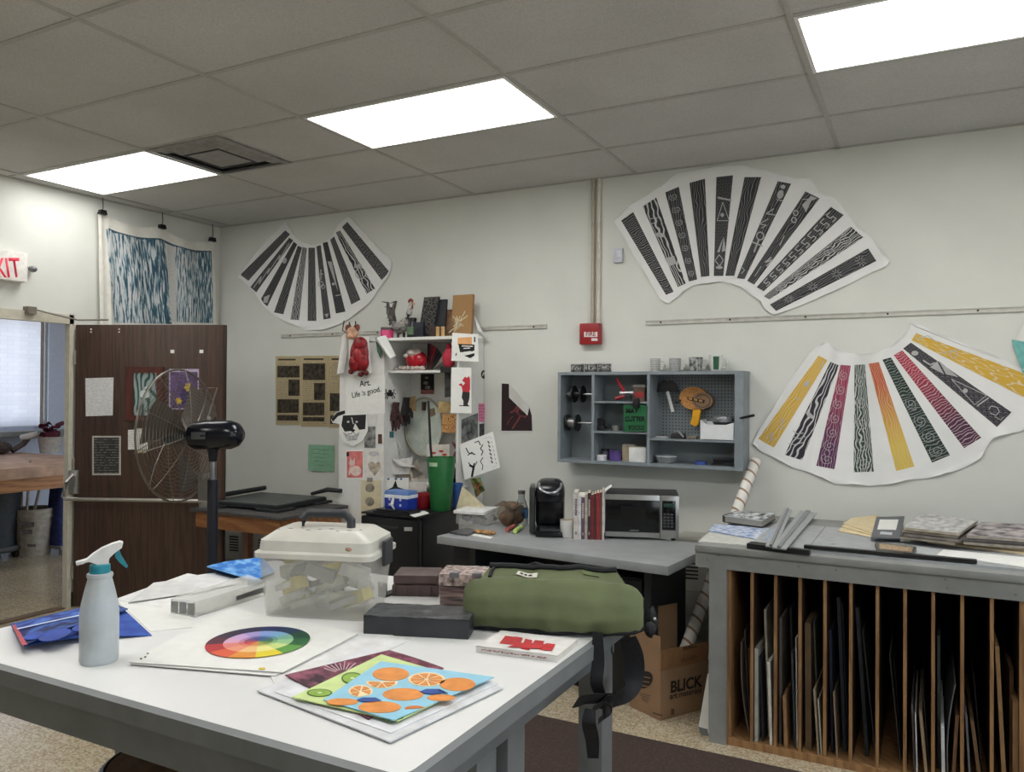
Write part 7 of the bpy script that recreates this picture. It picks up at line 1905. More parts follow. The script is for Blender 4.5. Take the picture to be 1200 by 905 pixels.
# clear case with pinkish strips
e0, e1 = tp(515, 710), tp(572, 712)
xd3 = (e1-e0).normalized(); yd3 = V((-xd3.y, xd3.x, 0)); bw3 = (e1-e0).length+.05
E3 = Matrix(((xd3.x, yd3.x, 0, e0.x), (xd3.y, yd3.y, 0, e0.y), (0, 0, 1, H), (0, 0, 0, 1)))
hb3 = topz(e0, 671)-H
c = T('crayon_case', 'clear lidded case of pink and brown sticks behind the green bag', 'case', e0+xd3*bw3/2+yd3*.06, math.atan2(xd3.y, xd3.x))
O('case_body', MB(E3).box((0, 0, 0), (bw3, .12, hb3*.58), bev=.004), M((118, 98, 96), .35, var=.4, vs=40, stretch=(.3, 1, 3)), c)
O('case_lid', MB(E3).box((-.003, -.003, hb3*.6), (bw3, .123, hb3*.97), bev=.004), M((176, 158, 152), .25, var=.35, vs=60), c)
for xx in (.03, .1): O('latch', MB(E3).box((xx, -.008, hb3*.86), (xx+.03, .02, hb3*1.02), bev=.003), M((120, 116, 120), .4), c)

# dark wrapped box
s0, s1 = tp(425.5, 744), tp(549, 750)
xs, ys = (s1-s0).normalized(), None; ys = V((-xs.y, xs.x, 0)); sw = (s1-s0).length; sh = topz(s0, 722)-H
SM_ = Matrix(((xs.x, ys.x, 0, s0.x), (xs.y, ys.y, 0, s0.y), (0, 0, 1, H), (0, 0, 0, 1)))
c = T('black_box', 'low black box with taped wrinkled lid in the middle of the art table', 'box', s0+xs*sw/2+ys*.06, math.atan2(xs.y, xs.x))
O('box_body', MB(SM_).box((0, 0, 0), (sw, .13, sh), bev=.003), M((48, 51, 55), .4, var=.12, vs=16), c)
O('wrinkled_lid', MB().grid(lambda u, v: SM_ @ V((u*sw, v*.13, sh+.002+.003*noise.noise((u*9, v*4, 0)))), 30, 10, (0, 0, -.002)), M((66, 68, 72), .3, var=.25, vs=22, bump=.25, bs=60), c)

# book
k0, k1, k2 = tp(558, 765), tp(653, 777), tp(677, 757)
k3 = k0+(k2-k1); bh = topz(k1, 765)-H; bh = .017
c = T('paperback', 'white paperback with red brush marks beside the green bag', 'book', (k0+k2)/2)
up = V((0, 0, bh))
O('pages', MB().prism([p+V((0, 0, bh-.0015)) for p in (k0+(k2-k0)*.012, k1+(k3-k1)*.004, k2+(k0-k2)*.006, k3)], (0, 0, -(bh-.003))), M((214, 210, 200), .8), c)
mb = MB(); mb.prism([p+up for p in (k0, k1, k2, k3)], (0, 0, -.0015)); mb.prism([p+V((0, 0, .0018)) for p in (k0, k1, k2, k3)], (0, 0, -.0015)); d_ = (k3-k0).normalized()
mb.prism([k0, k1, k1+up, k0+up], d_*.0015); O('cover', mb, M((222, 220, 216), .5), c)
PT = PZ(H+bh)
RB_ = M((184, 40, 44), .5, var=.12)
mb = MB()
for (x, y, a, b_) in ((594, 750, 9, 7), (605, 751, 8, 7), (617, 755, 7, 9), (629, 755, 9, 7), (642, 758, 9, 6), (612, 756, 18, 4), (626, 757, 14, 4)):
    poly(PT, [(x-a, y+b_*.6), (x-a*.2, y-b_*.7), (x+a, y-b_*.5), (x+a*.5, y+b_*.8)], .0008+.0003*len(mb.bm.faces)/6, .0002, mb)
O('red_brush_marks', mb, RB_, c)
nsp = V(((k1-k0).y, -(k1-k0).x, 0)).normalized(); PSP = PL(k0+nsp*.0005, nsp)
mb = MB(); stroke(PSP, [(564, 761.5), (640, 771.5)], 2.2, .0008, .0004, mb); O('spine_print', mb, LINES((220, 218, 214), (150, 96, 92), 1, 16, .9), c)

# colour wheel sheets
lay('white_board', [(300, 752), (432, 737), (480, 750), (330, 822)], .0, .003, M((220, 220, 218), .7), 'white board lying under the colour wheel sheets', 'board')
lay('white_sheet', [(268, 716), (420, 744), (322, 792), (153, 778)], .0035, .0018, M((218, 217, 214), .8), 'lower white sheet peeking out under the colour wheel', 'paper', None, None, 1)
cw = T('colour_wheel_sheet', 'white sheet with a painted twelve colour wheel', 'painting', tp(295, 750, .01))
LFT = lambda u, v: 0
warp([(268, 713), (420, 742.5), (331, 788), (151, 776)], .0085, LFT, 'sheet', PAPER, cw, 14, .0015)
cc = foot(303, 752.5, H+.0095); R0 = .128
ring_cols = []
import colorsys
# hue order as seen going clockwise from the picture's right
outer = [(214, 176, 48), (150, 170, 48), (46, 108, 56), (30, 74, 50), (34, 60, 84), (28, 44, 92), (34, 34, 70), (40, 30, 56), (74, 28, 52), (176, 36, 48), (206, 84, 60), (222, 150, 60)]
outer = [(226, 206, 40), (86, 150, 56), (30, 96, 48), (22, 70, 50), (26, 52, 86), (26, 40, 96), (36, 32, 70), (44, 30, 56), (84, 28, 50), (180, 34, 44), (216, 88, 52), (226, 148, 52)]
pale = [(232, 226, 140), (196, 214, 130), (150, 196, 140), (120, 172, 150), (120, 170, 206), (132, 160, 214), (164, 150, 204), (196, 160, 206), (210, 160, 190), (222, 130, 120), (232, 150, 118), (236, 190, 130)]
core = [(160, 150, 60), (110, 140, 70), (60, 110, 70), (50, 100, 84), (44, 92, 128), (46, 78, 140), (76, 68, 128), (104, 70, 126), (140, 60, 96), (190, 60, 62), (206, 96, 66), (206, 136, 66)]
mb = MB(); a_off = rad(-48)
for ri, (r0, r1, cl) in enumerate(((.0, .036, core), (.036, .048, [tuple(int((a*2+b)/3) for a, b in zip(x, y)) for x, y in zip(pale, core)]), (.048, .086, pale), (.086, R0, outer))):
    for k in range(12):
        mb.c = lin(cl[k]); seg = 4
        for s in range(seg):
            a0_ = a_off+2*PI*(k+s/seg)/12; a1_ = a_off+2*PI*(k+(s+1)/seg)/12
            def wp(r, a):
                P = cc+V((cos(a)*r, sin(a)*r, 0)); return P+V((0, 0, .0015))
            if r0 == 0: mb.fc(mb.vs([wp(0, 0), wp(r1, a0_), wp(r1, a1_)]))
            else: mb.fc(mb.vs([wp(r0, a0_), wp(r1, a0_), wp(r1, a1_), wp(r0, a1_)]))
bmesh.ops.remove_doubles(mb.bm, verts=mb.bm.verts, dist=1e-5)
rr_ = bmesh.ops.extrude_face_region(mb.bm, geom=mb.bm.faces[:])
for g_ in rr_['geom']:
    if isinstance(g_, bmesh.types.BMVert): g_.co.z += .0006
# drape on the buckled sheet
O('painted_wheel', mb, VC(.6), cw, smooth=False)
O('dark_underside', MB().prism([tp(x, y, .0075) for x, y in ((204, 775.5), (235, 779), (272, 776), (262, 774.5))], (0, 0, -.0008)), INK, cw)
O('yellow_speck', ell(PZ(H+.0105), 307, 783.5, 4, 1.2, 0, .0006), M((222, 196, 64), .7), cw)
mb = MB()
for x, y in ((164, 772), (169, 770), (172, 766)): stroke(PZ(H+.0102), [(x, y), (x+2.4, y-.4)], 1, 0, .0006, mb)
O('pencil_marks', mb, INK, cw)

# stack of fruit paintings
lay('white_board', [(430, 759), (589, 805.5), (457, 869), (301, 809)], .0035, .003, M((216, 217, 219), .7), 'large white board under the fruit paintings', 'board')
lay('white_sheet', [(440, 765), (584, 801), (458, 859), (322, 811)], .007, .0015, M((224, 225, 228), .7), 'white sheet on the large board under the fruit paintings', 'paper')
mr = T('maroon_painting', 'maroon painting with pale streaks under the lime painting', 'painting', tp(420, 790, .01))
warp([(456, 762), (520, 783), (432, 843), (334, 791)], .0115, lambda u, v: .002*sin(u*3), 'sheet', PAT((92, 34, 52), (150, 84, 104), 'noise', 2, 3, .46, .12, seed=41, ink2=(52, 24, 40)), mr)
mb = MB()
for k in range(9):
    a = -2.6+k*.22; stroke(PZ(H+.0128), [(402+10*cos(a), 790+5*sin(a)), (402+(26+4*(k % 2))*cos(a), 790+(13+2*(k % 2))*sin(a))], 1, .001, .0006, mb)
O('pale_streaks', mb, M((204, 170, 178), .7), mr)
lm_ = T('lime_painting', 'pale green painting with lime slices under the orange painting', 'painting', tp(400, 805, .014))
warp([(447, 767), (560, 800), (466, 845), (342, 817)], .0155, lambda u, v: .0, 'sheet', M((202, 220, 150), .7, var=.04), lm_, 4)
LMG, LMD = M((142, 178, 74), .7, var=.1), M((84, 116, 52), .7)
for x, y, rx, ry in ((374.5, 812, 15, 4.6), (413, 795, 13, 7)):
    O('lime_rim', ell(PZ(H+.0155), x, y, rx, ry, .001, .0006), LMD, lm_); O('lime_flesh', ell(PZ(H+.0155), x, y, rx*.86, ry*.82, .0018, .0006), LMG, lm_)
    mb = MB(); ell(PZ(H+.0155), x, y, rx*.2, ry*.2, .0026, .0006, mb); O('lime_core', mb, M((208, 222, 160), .7), lm_)
O('lime_patch', poly(PZ(H+.0158), [(440, 838), (480, 832), (472, 842), (455, 845)], .001, .0006), LMD, lm_)
og = T('orange_painting', 'light blue painting of oranges on top of the stack of paintings', 'painting', tp(470, 805, .02))
OZ = .0195
OL = lambda u, v: .010*(1-v)*(u)*(1-u)*4*.6
warp([(446, 775), (579, 793.5), (461, 844), (379, 820)], OZ, lambda u, v: 0, 'sheet', M((146, 200, 222), .6, var=.03), og, 4, .002)
OP = PZ(H+OZ); zo = lambda x, y: (300+x/4, 740+y/4)
ORG, ORD, CRM = M((222, 142, 66), .6, var=.07, vs=30), M((208, 118, 50), .6, var=.1), M((236, 216, 176), .6)
for x, y, rx, ry in ((632, 200, 86, 31), (945, 248, 84, 31), (690, 295, 96, 29), (580, 355, 100, 27), (405, 330, 74, 16), (868, 311, 66, 15)):
    O('painted_orange', ell(OP, *zo(x, y), rx/4, ry/4, .001, .0006, n=28), ORG, og)
for x, y, rx, ry, a0, a1 in ((800, 225, 88, 33, 0, 360), (590, 238, 74, 28, -10, 190), (490, 280, 57, 28, 100, 400)):
    fx = zo(x, y); full = a1-a0 >= 360
    O('slice_rim', ell(OP, *fx, rx/4, ry/4, .001, .0006, n=28, a0=a0, a1=a1), CRM, og)
    mb = MB(); nseg = 9 if full else 5
    for k in range(nseg):
        b0_, b1_ = rad(a0+(a1-a0)*(k+.1)/nseg), rad(a0+(a1-a0)*(k+.9)/nseg)
        P = [(fx[0]+rx/4*.12*cos((b0_+b1_)/2), fx[1]+ry/4*.12*sin((b0_+b1_)/2))]+[(fx[0]+rx/4*.84*cos(b0_+(b1_-b0_)*j/4), fx[1]+ry/4*.84*sin(b0_+(b1_-b0_)*j/4)) for j in range(5)]
        poly(OP, P, .0018, .0006, mb)
    O('slice_segments', mb, ORG, og)
mb = MB()
for x, y, rx, ry in ((830, 282, 64, 12), (530, 320, 60, 10)):
    cx_, cy_ = zo(x, y); poly(OP, [(cx_-rx/4, cy_), (cx_-rx/8, cy_-ry/4), (cx_+rx/8, cy_-ry/4), (cx_+rx/4, cy_+1), (cx_, cy_+ry/4), (cx_-rx/8, cy_+ry/5)], .0026, .0006, mb)
O('blue_leaves', mb, M((40, 76, 150), .6), og)
O('orange_tip', ell(OP, *zo(745, 362), 12, 3.4, .001, .0006, a0=170, a1=345), ORD, og)
mb = MB(); stroke(OP, [zo(855, 275), zo(900, 290)], .7, .0034, .0005, mb); O('dark_stem', mb, INK, og)

# ------------------------------------------------------------------ green bag
g0_, g1_ = tp(545, 735), tp(749, 745)
gx_ = (g1_-g0_).normalized(); gyv = V((-gx_.y, gx_.x, 0)); gl = (g1_-g0_).length
GM_ = Matrix(((gx_.x, gyv.x, 0, g0_.x), (gx_.y, gyv.y, 0, g0_.y), (0, 0, 1, H), (0, 0, 0, 1)))
bg = T('green_bag', 'olive green canvas bag with black straps lying on the corner of the art table', 'bag', g0_+gx_*gl/2, math.atan2(gx_.y, gx_.x))
hg = topz(g0_+gx_*gl*.5+gyv*.15, 667)-H
OLV = M((98, 106, 74), .85, var=.1, vs=7, bump=.25, bs=14)
def bagf(u, v):
    # v 0: front hem on the table, 1: top back ridge
    x = -.012+u*(gl+.024)
    e = abs(2*u-1); end = max(0, 1-e**4)**.5
    prof = [(-.03, .008), (-.05, .014), (-.066, .05), (-.05, .1), (.0, .142), (.09, hg-.016), (.15, hg)]
    s = v*(len(prof)-1); i = min(int(s), len(prof)-2); f_ = s-i
    y = prof[i][0]*(1-f_)+prof[i+1][0]*f_; z = prof[i][1]*(1-f_)+prof[i+1][1]*f_
    if v > .62:  # the top edge is shorter than the belly
        k = (v-.62)/.38; x = gl*.5+(x-gl*.5)*(1-.26*k)-gl*.02*k
    wr = .010*noise.noise((u*5, v*3, 2))+.005*noise.noise((u*13, v*6, 7))
    end = end+(1-end)*max(0, (v-.55)/.45)
    y = .07+(y-.07)*(.35+.65*end)+wr; z = .004+(z-.004)*(.66+.34*end)+wr*.6
    return GM_ @ V((x, y, z))
cvp_ = O('canvas_panel', MB().grid(bagf, 48, 26), OLV, bg)
def bagb(u, v):
    p = GM_.inverted() @ bagf(u, 1); q = GM_.inverted() @ bagf(u, 0)
    prof = [(p.y, p.z), (p.y+.02, p.z-.03), (p.y+.03, .08), (p.y+.02, .004), (q.y, q.z-.002)]
    s = v*4; i = min(int(s), 3); f_ = s-i
    return GM_ @ V((p.x*(1-v)+q.x*v, prof[i][0]*(1-f_)+prof[i+1][0]*f_, prof[i][1]*(1-f_)+prof[i+1][1]*f_))
STRP = M((20, 21, 26), .7, var=.15, bump=.2, bs=120)
O('black_back', MB().grid(bagb, 32, 12), STRP, bg)
mb = MB()
for uu in (0, 1):
    P = [bagf(uu, k/10) for k in range(11)]; m_ = sum(P, V())/11; vv = mb.vs(P+[bagb(uu, .3), bagb(uu, .6)]); mb.fc(vv)
O('end_panel', mb, OLV, bg)
mb = MB(); mb.tube([bagf(u, 1)+V((0, 0, .004)) for u in [k/20 for k in range(21)]], .009, 8)
mb.tube([bagf(.08, .84)+V((0, -.002, .002)), bagf(.05, .93)+V((0, 0, .004)), bagf(.04, 1)], .006, 6)
O('top_binding', mb, STRP, bg)
mb = MB(); mb.tube([bagf(u, 0)+V((0, -.004, .004)) for u in [k/20 for k in range(21)]], .008, 8); O('bottom_binding', mb, STRP, bg)
def patch(u0, u1, v0, v1, off=.006): return MB().grid(lambda u, v: bagf(u0+(u1-u0)*u, v0+(v1-v0)*v)+V((0, -off, off)), 6, 3, (0, .003, -.003))
wl_ = O('white_label', patch(.26, .40, .84, .91), M((214, 212, 198), .7), cvp_)
mb = MB()
for a, b_ in ((.285, .305), (.315, .335), (.345, .37)):
    mb.grid(lambda u, v: bagf(a+(b_-a)*u, .86+.025*v)+V((0, -.0075, .0075)), 2, 2)
O('label_marks', mb, INK, cvp_)
O('webbing_tab', patch(.72, .83, .9, .97, .003), M((92, 104, 66), .8), bg)
mb = MB(); mb.tube([bagf(.3, 1)+V((0, .006, .006)), bagf(.36, 1)+V((0, .004, .016)), bagf(.42, 1)+V((0, .006, .006))], .006, 6); O('grab_loop', mb, STRP, bg)
# straps hanging over the table edge
SX = AX1+.02
EP = PX(SX)
def strap(pts, w, name='strap', n=10, th=.004, off=0):
    """flat webbing through picture points on the upright plane just outside the table edge"""
    P = [PX(SX+o).pt(x, y) for x, y, o in pts]
    L = len(P)-1
    def cr(t):
        s = t*L; i = min(int(s), L-1); f_ = s-i
        p0, p1, p2, p3 = P[max(i-1, 0)], P[i], P[i+1], P[min(i+2, L)]
        return .5*((2*p1)+(p2-p0)*f_+(2*p0-5*p1+4*p2-p3)*f_*f_+(3*p1-p0-3*p2+p3)*f_**3)
    def fn(u, v):
        p = cr(v); d = (cr(min(v+.02, 1))-cr(max(v-.02, 0))).normalized()
        side = d.cross(V((.33, -.94, 0))); side = side.normalized() if side.length > .01 else V((1, 0, 0))
        return p+side*(u-.5)*w*(.75+.25*sin(PI*v))
    return O(name, MB().grid(fn, 2, 28, (-th*.33, th*.94, 0)), STRP, bg)
strap([(700, 742, 0), (701, 775, .004), (699, 800, .004), (704, 815, .006)], .034)
strap([(736, 748, 0), (743, 770, .01), (742, 795, .012), (733, 812, .012), (716, 822, .012), (704, 822, .01)], .062, 'shoulder_pad')
strap([(674, 824, .01), (688, 820, .012), (702, 819, .01), (716, 818, .01)], .04, 'shoulder_pad')
strap([(692, 832, .01), (690, 848, .012), (694, 868, .012), (695, 889, .012)], .036)
strap([(694, 832, .012), (707, 826, .016), (713, 834, .014), (701, 846, .014)], .02)
q = EP.pt(706, 830); O('buckle', MB().box(q+V((.008, -.025, -.016)), q+V((.02, .025, .016)), bev=.004), M((34, 35, 38), .4), bg)
mb = MB(); q = bagf(1, .35); mb.ball(q+V((.006, .05, -.01)), (.014, .02, .03), 10, 7); mb.ball(q+V((.012, .02, -.03)), (.016, .022, .02), 10, 7); mb.tube([q+V((0, .06, .02)), q+V((.018, .05, -.02)), q+V((.01, .02, -.05))], .009, 6); O('strap_knot', mb, STRP, bg)
mb = MB(); mb.ball(q+V((.02, .035, -.005)), .005, 8, 6); O('metal_rivet', mb, M((200, 200, 200), .3, .8), bg)

# ================================================================== pedestal fan
fp = V((2.135, -1.955, 0))
fn_ = T('pedestal_fan', 'tall pedestal fan with a wire cage and black motor in front of the door', 'fan', fp)
POL = M((30, 32, 42), .4, var=.06)
zh = topz(fp, 510)
O('base', MB().lathe([(0, 0), (.26, 0), (.27, .02), (.22, .045), (.06, .07), (.045, .1), (0, .1)], fp, 36), POL, fn_)
zc1 = topz(fp, 562)
O('pole', MB().cyl(fp+V((0, 0, .09)), fp+V((0, 0, zc1)), .028, n=18), POL, fn_)
O('chrome_neck', MB().cyl(fp+V((0, 0, zc1)), fp+V((0, 0, zh-.08)), .017, n=16), M((150, 152, 156), .2, .9), fn_)
fa = V((-.9645, -.264, -.03)).normalized()
mc = fp+V((0, 0, zh))
O('yoke', MB().tube([mc+V((0, 0, -.14)), mc+V((.0, 0, -.085)), mc+V((0, 0, -.05))], [.022, .028, .034], 12), M((24, 26, 34), .35), fn_)
MT = M((16, 18, 28), .2, var=.05)
fu = fa.cross(V((0, 0, 1))).normalized(); fv = fu.cross(fa)
def ringp(c, r, n=48): return [c+(fu*cos(2*PI*k/n)+fv*sin(2*PI*k/n))*r for k in range(n)]
mb = MB(); rp = [(-.17, .0), (-.165, .035), (-.14, .062), (-.1, .076), (.02, .078), (.1, .074), (.12, .066), (.125, 0)]
Rg = [mb.vs(ringp(mc+fa*a, max(r, .001), 28)) for a, r in rp]
for A_, B_ in zip(Rg, Rg[1:]):
    for i in range(28): mb.fc([A_[i], A_[(i+1) % 28], B_[(i+1) % 28], B_[i]])
mo_ = O('motor', mb, MT, fn_)
O('motor_plate', MB().prism([mc+fa*(.03+.055*a)+V((0, 0, .02*b))+fu*(-1 if fu.dot(CAM-mc) < 0 else 1)*.0775 for a, b in ((-.6, 1), (.9, 1), (.9, -.9), (-.6, -.9))], fa.cross(V((0, 0, 1)))*.001), M((92, 96, 96), .35, .4), mo_)
mb = MB(); mb.tube([mc+fa*.03+V((0, 0, .07)), mc+fa*.03+V((0, 0, .1)), mc-fa*.02+V((0, 0, .25)), mc+fa*.03+V((0, 0, .25))], .004, 6); mb.ball(mc+fa*.03+V((0, 0, .085)), (.014, .014, .018), 10, 6); O('cord_guide', mb, M((120, 114, 108), .5), fn_)
CC = mc+fa*.2; CRAD = .352
WR = M((112, 108, 100), .35, .6)
mb = MB()
mb.tube(ringp(CC, CRAD), .006, 6, True)
O('cage_rim', mb, WR, fn_)
for side, nm in ((1, 'front_grille'), (-1, 'rear_grille')):
    mb = MB()
    dome_ = lambda r: CC+fa*side*(.055*(1-(r/CRAD)**2.4)+.012)
    for k in range(15):
        r = CRAD*(.14+.86*(k+.0)/15); mb.tube(ringp(dome_(r), r, 36), .0013, 3, True)
    for k in range(10):
        a = 2*PI*k/10+.2; d = fu*cos(a)+fv*sin(a)
        mb.tube([dome_(r)+d*r for r in (.04, .12, .2, .28, .33, .352)], .0026, 4)
    O(nm, mb, WR, fn_)
O('hub_badge', MB().cyl(CC+fa*.066, CC+fa*.073, .05, n=24), M((60, 60, 66), .4), fn_)
O('hub', MB().cyl(CC-fa*.08, CC+fa*.04, .032, n=18), M((60, 60, 62), .4, .5), fn_)
BLD = M((88, 80, 72), .45, .2, var=.05)
for k in range(3):
    a = 2*PI*k/3+.5
    def bl(u, v):
        r = .03+u*(CRAD*.86-.03); t_ = a+(v-.5)*(1.15-.35*u)+.25*u
        return CC+(fu*cos(t_)+fv*sin(t_))*r+fa*((v-.5)*.07*(1-.3*u)-.01)
    O('blade', MB().grid(bl, 10, 10, fa*.0015), BLD, fn_)
tg = PL(CC-fa*.06, (CAM-CC).normalized())
O('cage_tag', poly(PL(CC-fa*.0-V((0, .0, 0)), -fa), [(232, 555), (244, 555), (244, 587), (232, 587)], .03, .001), M((86, 82, 76), .5), fn_)

# ================================================================== floor mat, paper by the rack
m0_, m1_ = foot(640, 842, 0), foot(960, 911, 0)
T1('floor_mat', MB().box((3.75, -2.9, .0005), (6.6, -1.472, .008), bev=.003), M((66, 52, 46), .95, var=.15, vs=90, bump=.4, bs=300), 'brown floor mat in front of the rack', 'mat')
c = T('rolled_sheet', 'white sheet with a grey end leaning against the left post of the rack', 'paper', foot(828, 862, 0))
P5 = PY(-1.30)
q = [P5.pt(x, y) for x, y in ((836, 772), (842, 772), (842, 866), (818, 853))]
O('white_part', MB().prism([P5.pt(x, y) for x, y in ((829, 790), (833, 792), (833, 868), (829.5, 858), (818.5, 852))], (0, .012, 0)), PAPER, c)
z_ = P5.pt(826, 860)
O('grey_end', MB().prism([P5.pt(x, y, .002) for x, y in ((818.5, 852), (829, 855), (831, 867), (822, 864.5))], (0, .02, 0)), M((112, 118, 118), .5), c)
# ================================================================== room beyond the doorway
NX = -3.6
NW = M((188, 194, 208), .8, var=.02)
mb = MB()
ya, yb_ = NY0, NY1 = -3.4, .74
wz0, wz1 = 1.165, 2.42
mb.box((NX-.12, -4.5, 0), (NX, -2.6, 3.0)); mb.box((NX-.12, NY1, 0), (NX, 3.2, 3.0)); mb.box((NX-.12, -2.6, 0), (NX, NY1, wz0)); mb.box((NX-.12, -2.6, wz1), (NX, NY1, 3.0))
ST('wall_next_room', mb, NW)
ST('wall_next_room_side', MB().box((NX, 1.6, 0), (-.15, 1.72, 3.0)), NW)
ST('wall_next_room_end', MB().box((NX, -4.6, 0), (-.15, -4.5, 3.0)), NW)
ST('ceiling_next_room', MB().box((NX, -4.5, 2.99), (-.15, 1.6, 3.1)), CEIL_M)
mb = MB()
for y in (-2.6, -1.5, -.4, NY1): mb.box((NX-.09, y-.03, wz0), (NX-.03, y+.03, wz1))
for z in (wz0, wz1): mb.box((NX-.09, -2.6, z-.03), (NX-.02, NY1, z+.03))
w = ST('window_1', mb, M((150, 150, 150), .5))
g = MB().box((NX-.065, -2.57, wz0+.03), (NX-.06, NY1-.03, wz1-.03)); ST('window_pane_1', g, M((225, 235, 245), .02, alpha=.08, var=0))
# sheer curtain
q0, q1 = PX(NX+.1).pt(-60, 430), PX(NX+.1).pt(50, 430)
cm, nt, p = nodes('sheer_cloth'); setp(p, Roughness=.9); p.inputs['Base Color'].default_value = lin((206, 206, 212))
tr = nt.nodes.new('ShaderNodeBsdfTranslucent'); tr.inputs[0].default_value = lin((214, 214, 222)); mxs = nt.nodes.new('ShaderNodeMixShader'); mxs.inputs[0].default_value = .65
uvn = nt.nodes.new('ShaderNodeUVMap'); wv = nt.nodes.new('ShaderNodeTexBrick'); wv.inputs['Scale'].default_value = 7; wv.inputs['Mortar Size'].default_value = .012
wv.inputs['Color1'].default_value = lin((214, 214, 220)); wv.inputs['Color2'].default_value = lin((206, 206, 214)); wv.inputs['Mortar'].default_value = lin((200, 201, 209)); nt.links.new(uvn.outputs[0], wv.inputs['Vector'])
nt.links.new(wv.outputs['Color'], p.inputs['Base Color']); nt.links.new(wv.outputs['Color'], tr.inputs[0])
out = [n for n in nt.nodes if n.type == 'OUTPUT_MATERIAL'][0]
nt.links.new(p.outputs[0], mxs.inputs[1]); nt.links.new(tr.outputs[0], mxs.inputs[2]); nt.links.new(mxs.outputs[0], out.inputs[0])
c = T('sheer_curtain', 'sheer white checked curtain over the window in the next room', 'curtain', (NX+.1, -.3, wz0))
O('cloth', MB().grid(lambda u, v: V((NX+.09+.018*sin(u*34), -1.6+u*(q1.y+1.6), wz0-.01+(2.5-wz0)*v)), 90, 4), cm, c)
O('hem_fold', MB().grid(lambda u, v: V((NX+.10+.02*sin(u*5), q1.y-.03+u*.055, wz0-.05+(2.55-wz0)*v)), 6, 4, (.003, 0, 0)), M((150, 144, 134), .9), c)
O('curtain_rod', MB().cyl((NX+.09, -2.6, 2.5), (NX+.09, NY1+.1, 2.5), .014, n=10), M((120, 118, 114), .4, .5), c)
# ledge below the window
T1('window_ledge', MB().box((NX+.002, -2.6, wz0-.12), (NX+.2, NY1+.3, wz0-.06), bev=.004), M((128, 128, 124), .5), 'grey ledge under the window of the next room', 'ledge')
# work table in the next room
TXa, TXb, TZ_ = -3.3, -1.55, .92
NT1 = PX(TXb)
zt_ = NT1.pt(40, 548).z; yE = .25
c = T('studio_table', 'heavy wooden table with a pinkish worn top in the next room', 'table', ((TXa+TXb)/2, -.8, 0))
PKW = M((176, 142, 118), .6, var=.16, vs=7)
zt_ = .88
O('tabletop', MB().box((TXa, -1.9, zt_-.10), (TXb, yE, zt_), bev=.006), PKW, c)
O('apron', MB().box((TXa+.05, -1.85, zt_-.215), (TXb-.03, yE-.05, zt_-.10)), WOOD((124, 80, 42), (168, 114, 62), .5, (6, .7, 6)), c)
for x, y in ((TXb-.13, -1.8), (TXb-.13, yE-.16), (TXa+.08, -1.8), (TXa+.08, yE-.16)): O('leg', MB().box((x, y, 0), (x+.09, y+.09, zt_-.215)), M((118, 84, 56), .6, var=.15), c)
NTP = PZ(zt_)
p = NTP.pt(59, 530.5)
c = T('plant_pot', 'white bucket holding dark red leaves on the studio table', 'bucket', p)
O('bucket', MB().lathe([(0, 0), (.10, 0), (.125, .17), (.13, .175), (.12, .175), (.1, .02), (0, .02)], p, 28), M((176, 170, 162), .5, var=.1), c)
mb = MB(); random.seed(9)
for k in range(16):
    a = random.random()*2*PI; r = random.uniform(.02, .14); h_ = random.uniform(.18, .32)
    q = p+V((cos(a)*r, sin(a)*r, h_)); mb.grid(lambda u, v: q+V(((u-.5)*.09*cos(a)+(v-.5)*.05*sin(a), (u-.5)*.09*sin(a)-(v-.5)*.05*cos(a), .03*sin(u*3+v*2)+(u-.5)*.05)), 4, 3, (0, 0, .002))
mb.cyl(p+V((0, 0, .02)), p+V((0, 0, .22)), .05, .09, 10)
O('leaves', mb, M((84, 26, 42), .7, var=.25), c)
p = NTP.pt(14, 532)
c = T('tool_heap', 'heap of dark tools and a white roll on the studio table', 'tools', p)
mb = MB(); mb.ball(p+V((-.05, -.1, .07)), (.1, .12, .07), 12, 8); mb.tube([p+V((0, 0, .03)), p+V((0, .12, .1)), p+V((-.05, .2, .16))], .03, 8); O('dark_lump', mb, M((66, 52, 46), .7, var=.4), c)
O('white_roll', MB().cyl(p+V((-.05, .12, .16)), p+V((.05, .24, .2)), .035, n=14), M((190, 184, 178), .6), c)
# bucket, mops, bin, blue sack under the table
p = foot(40, 650, 0)
c = T('white_pail', 'large dirty white pail under the studio table', 'pail', p)
hp2 = topz(p, 595)
O('pail', MB().lathe([(0, 0), (.135, 0), (.16, hp2*.8), (.17, hp2*.8), (.17, hp2*.85), (.165, hp2*.86), (.17, hp2), (.158, hp2), (.13, .02), (0, .02)], p, 32), M((156, 148, 136), .6, var=.12), c)
PLp = PL(p+(CAM-p).normalized()*.152, V((CAM.x-p.x, CAM.y-p.y, 0)))
for x0, y0, x1, y1 in ((23, 612, 40, 618), (24, 621, 38, 626), (32, 638, 42, 641)): O('dark_smear', poly(PLp, rc(x0, y0, x1, y1), .008, .0006), M((84, 76, 70), .7, var=.3), c)
for (x0, y0), (x1, y1), l in (((30, 598), (34, 556), 'thin upright'), ((35, 600), (47, 562), 'slanting pale')):
    a = PX(p.x).pt(x0, y0); b = PX(p.x+.04).pt(x1, y1)
    T1('mop_handle', MB().cyl(a+V((0, 0, -.2)), b+(b-a)*.4, .012, n=10), M((168, 160, 146), .5), l+' mop handle standing in the white pail', 'handle')
p = foot(2, 652, 0)+V((0, 0, 0))
c = T('waste_bin', 'dark grey waste bin on a wheeled dolly under the studio table', 'bin', p)
hb_ = topz(p, 568)
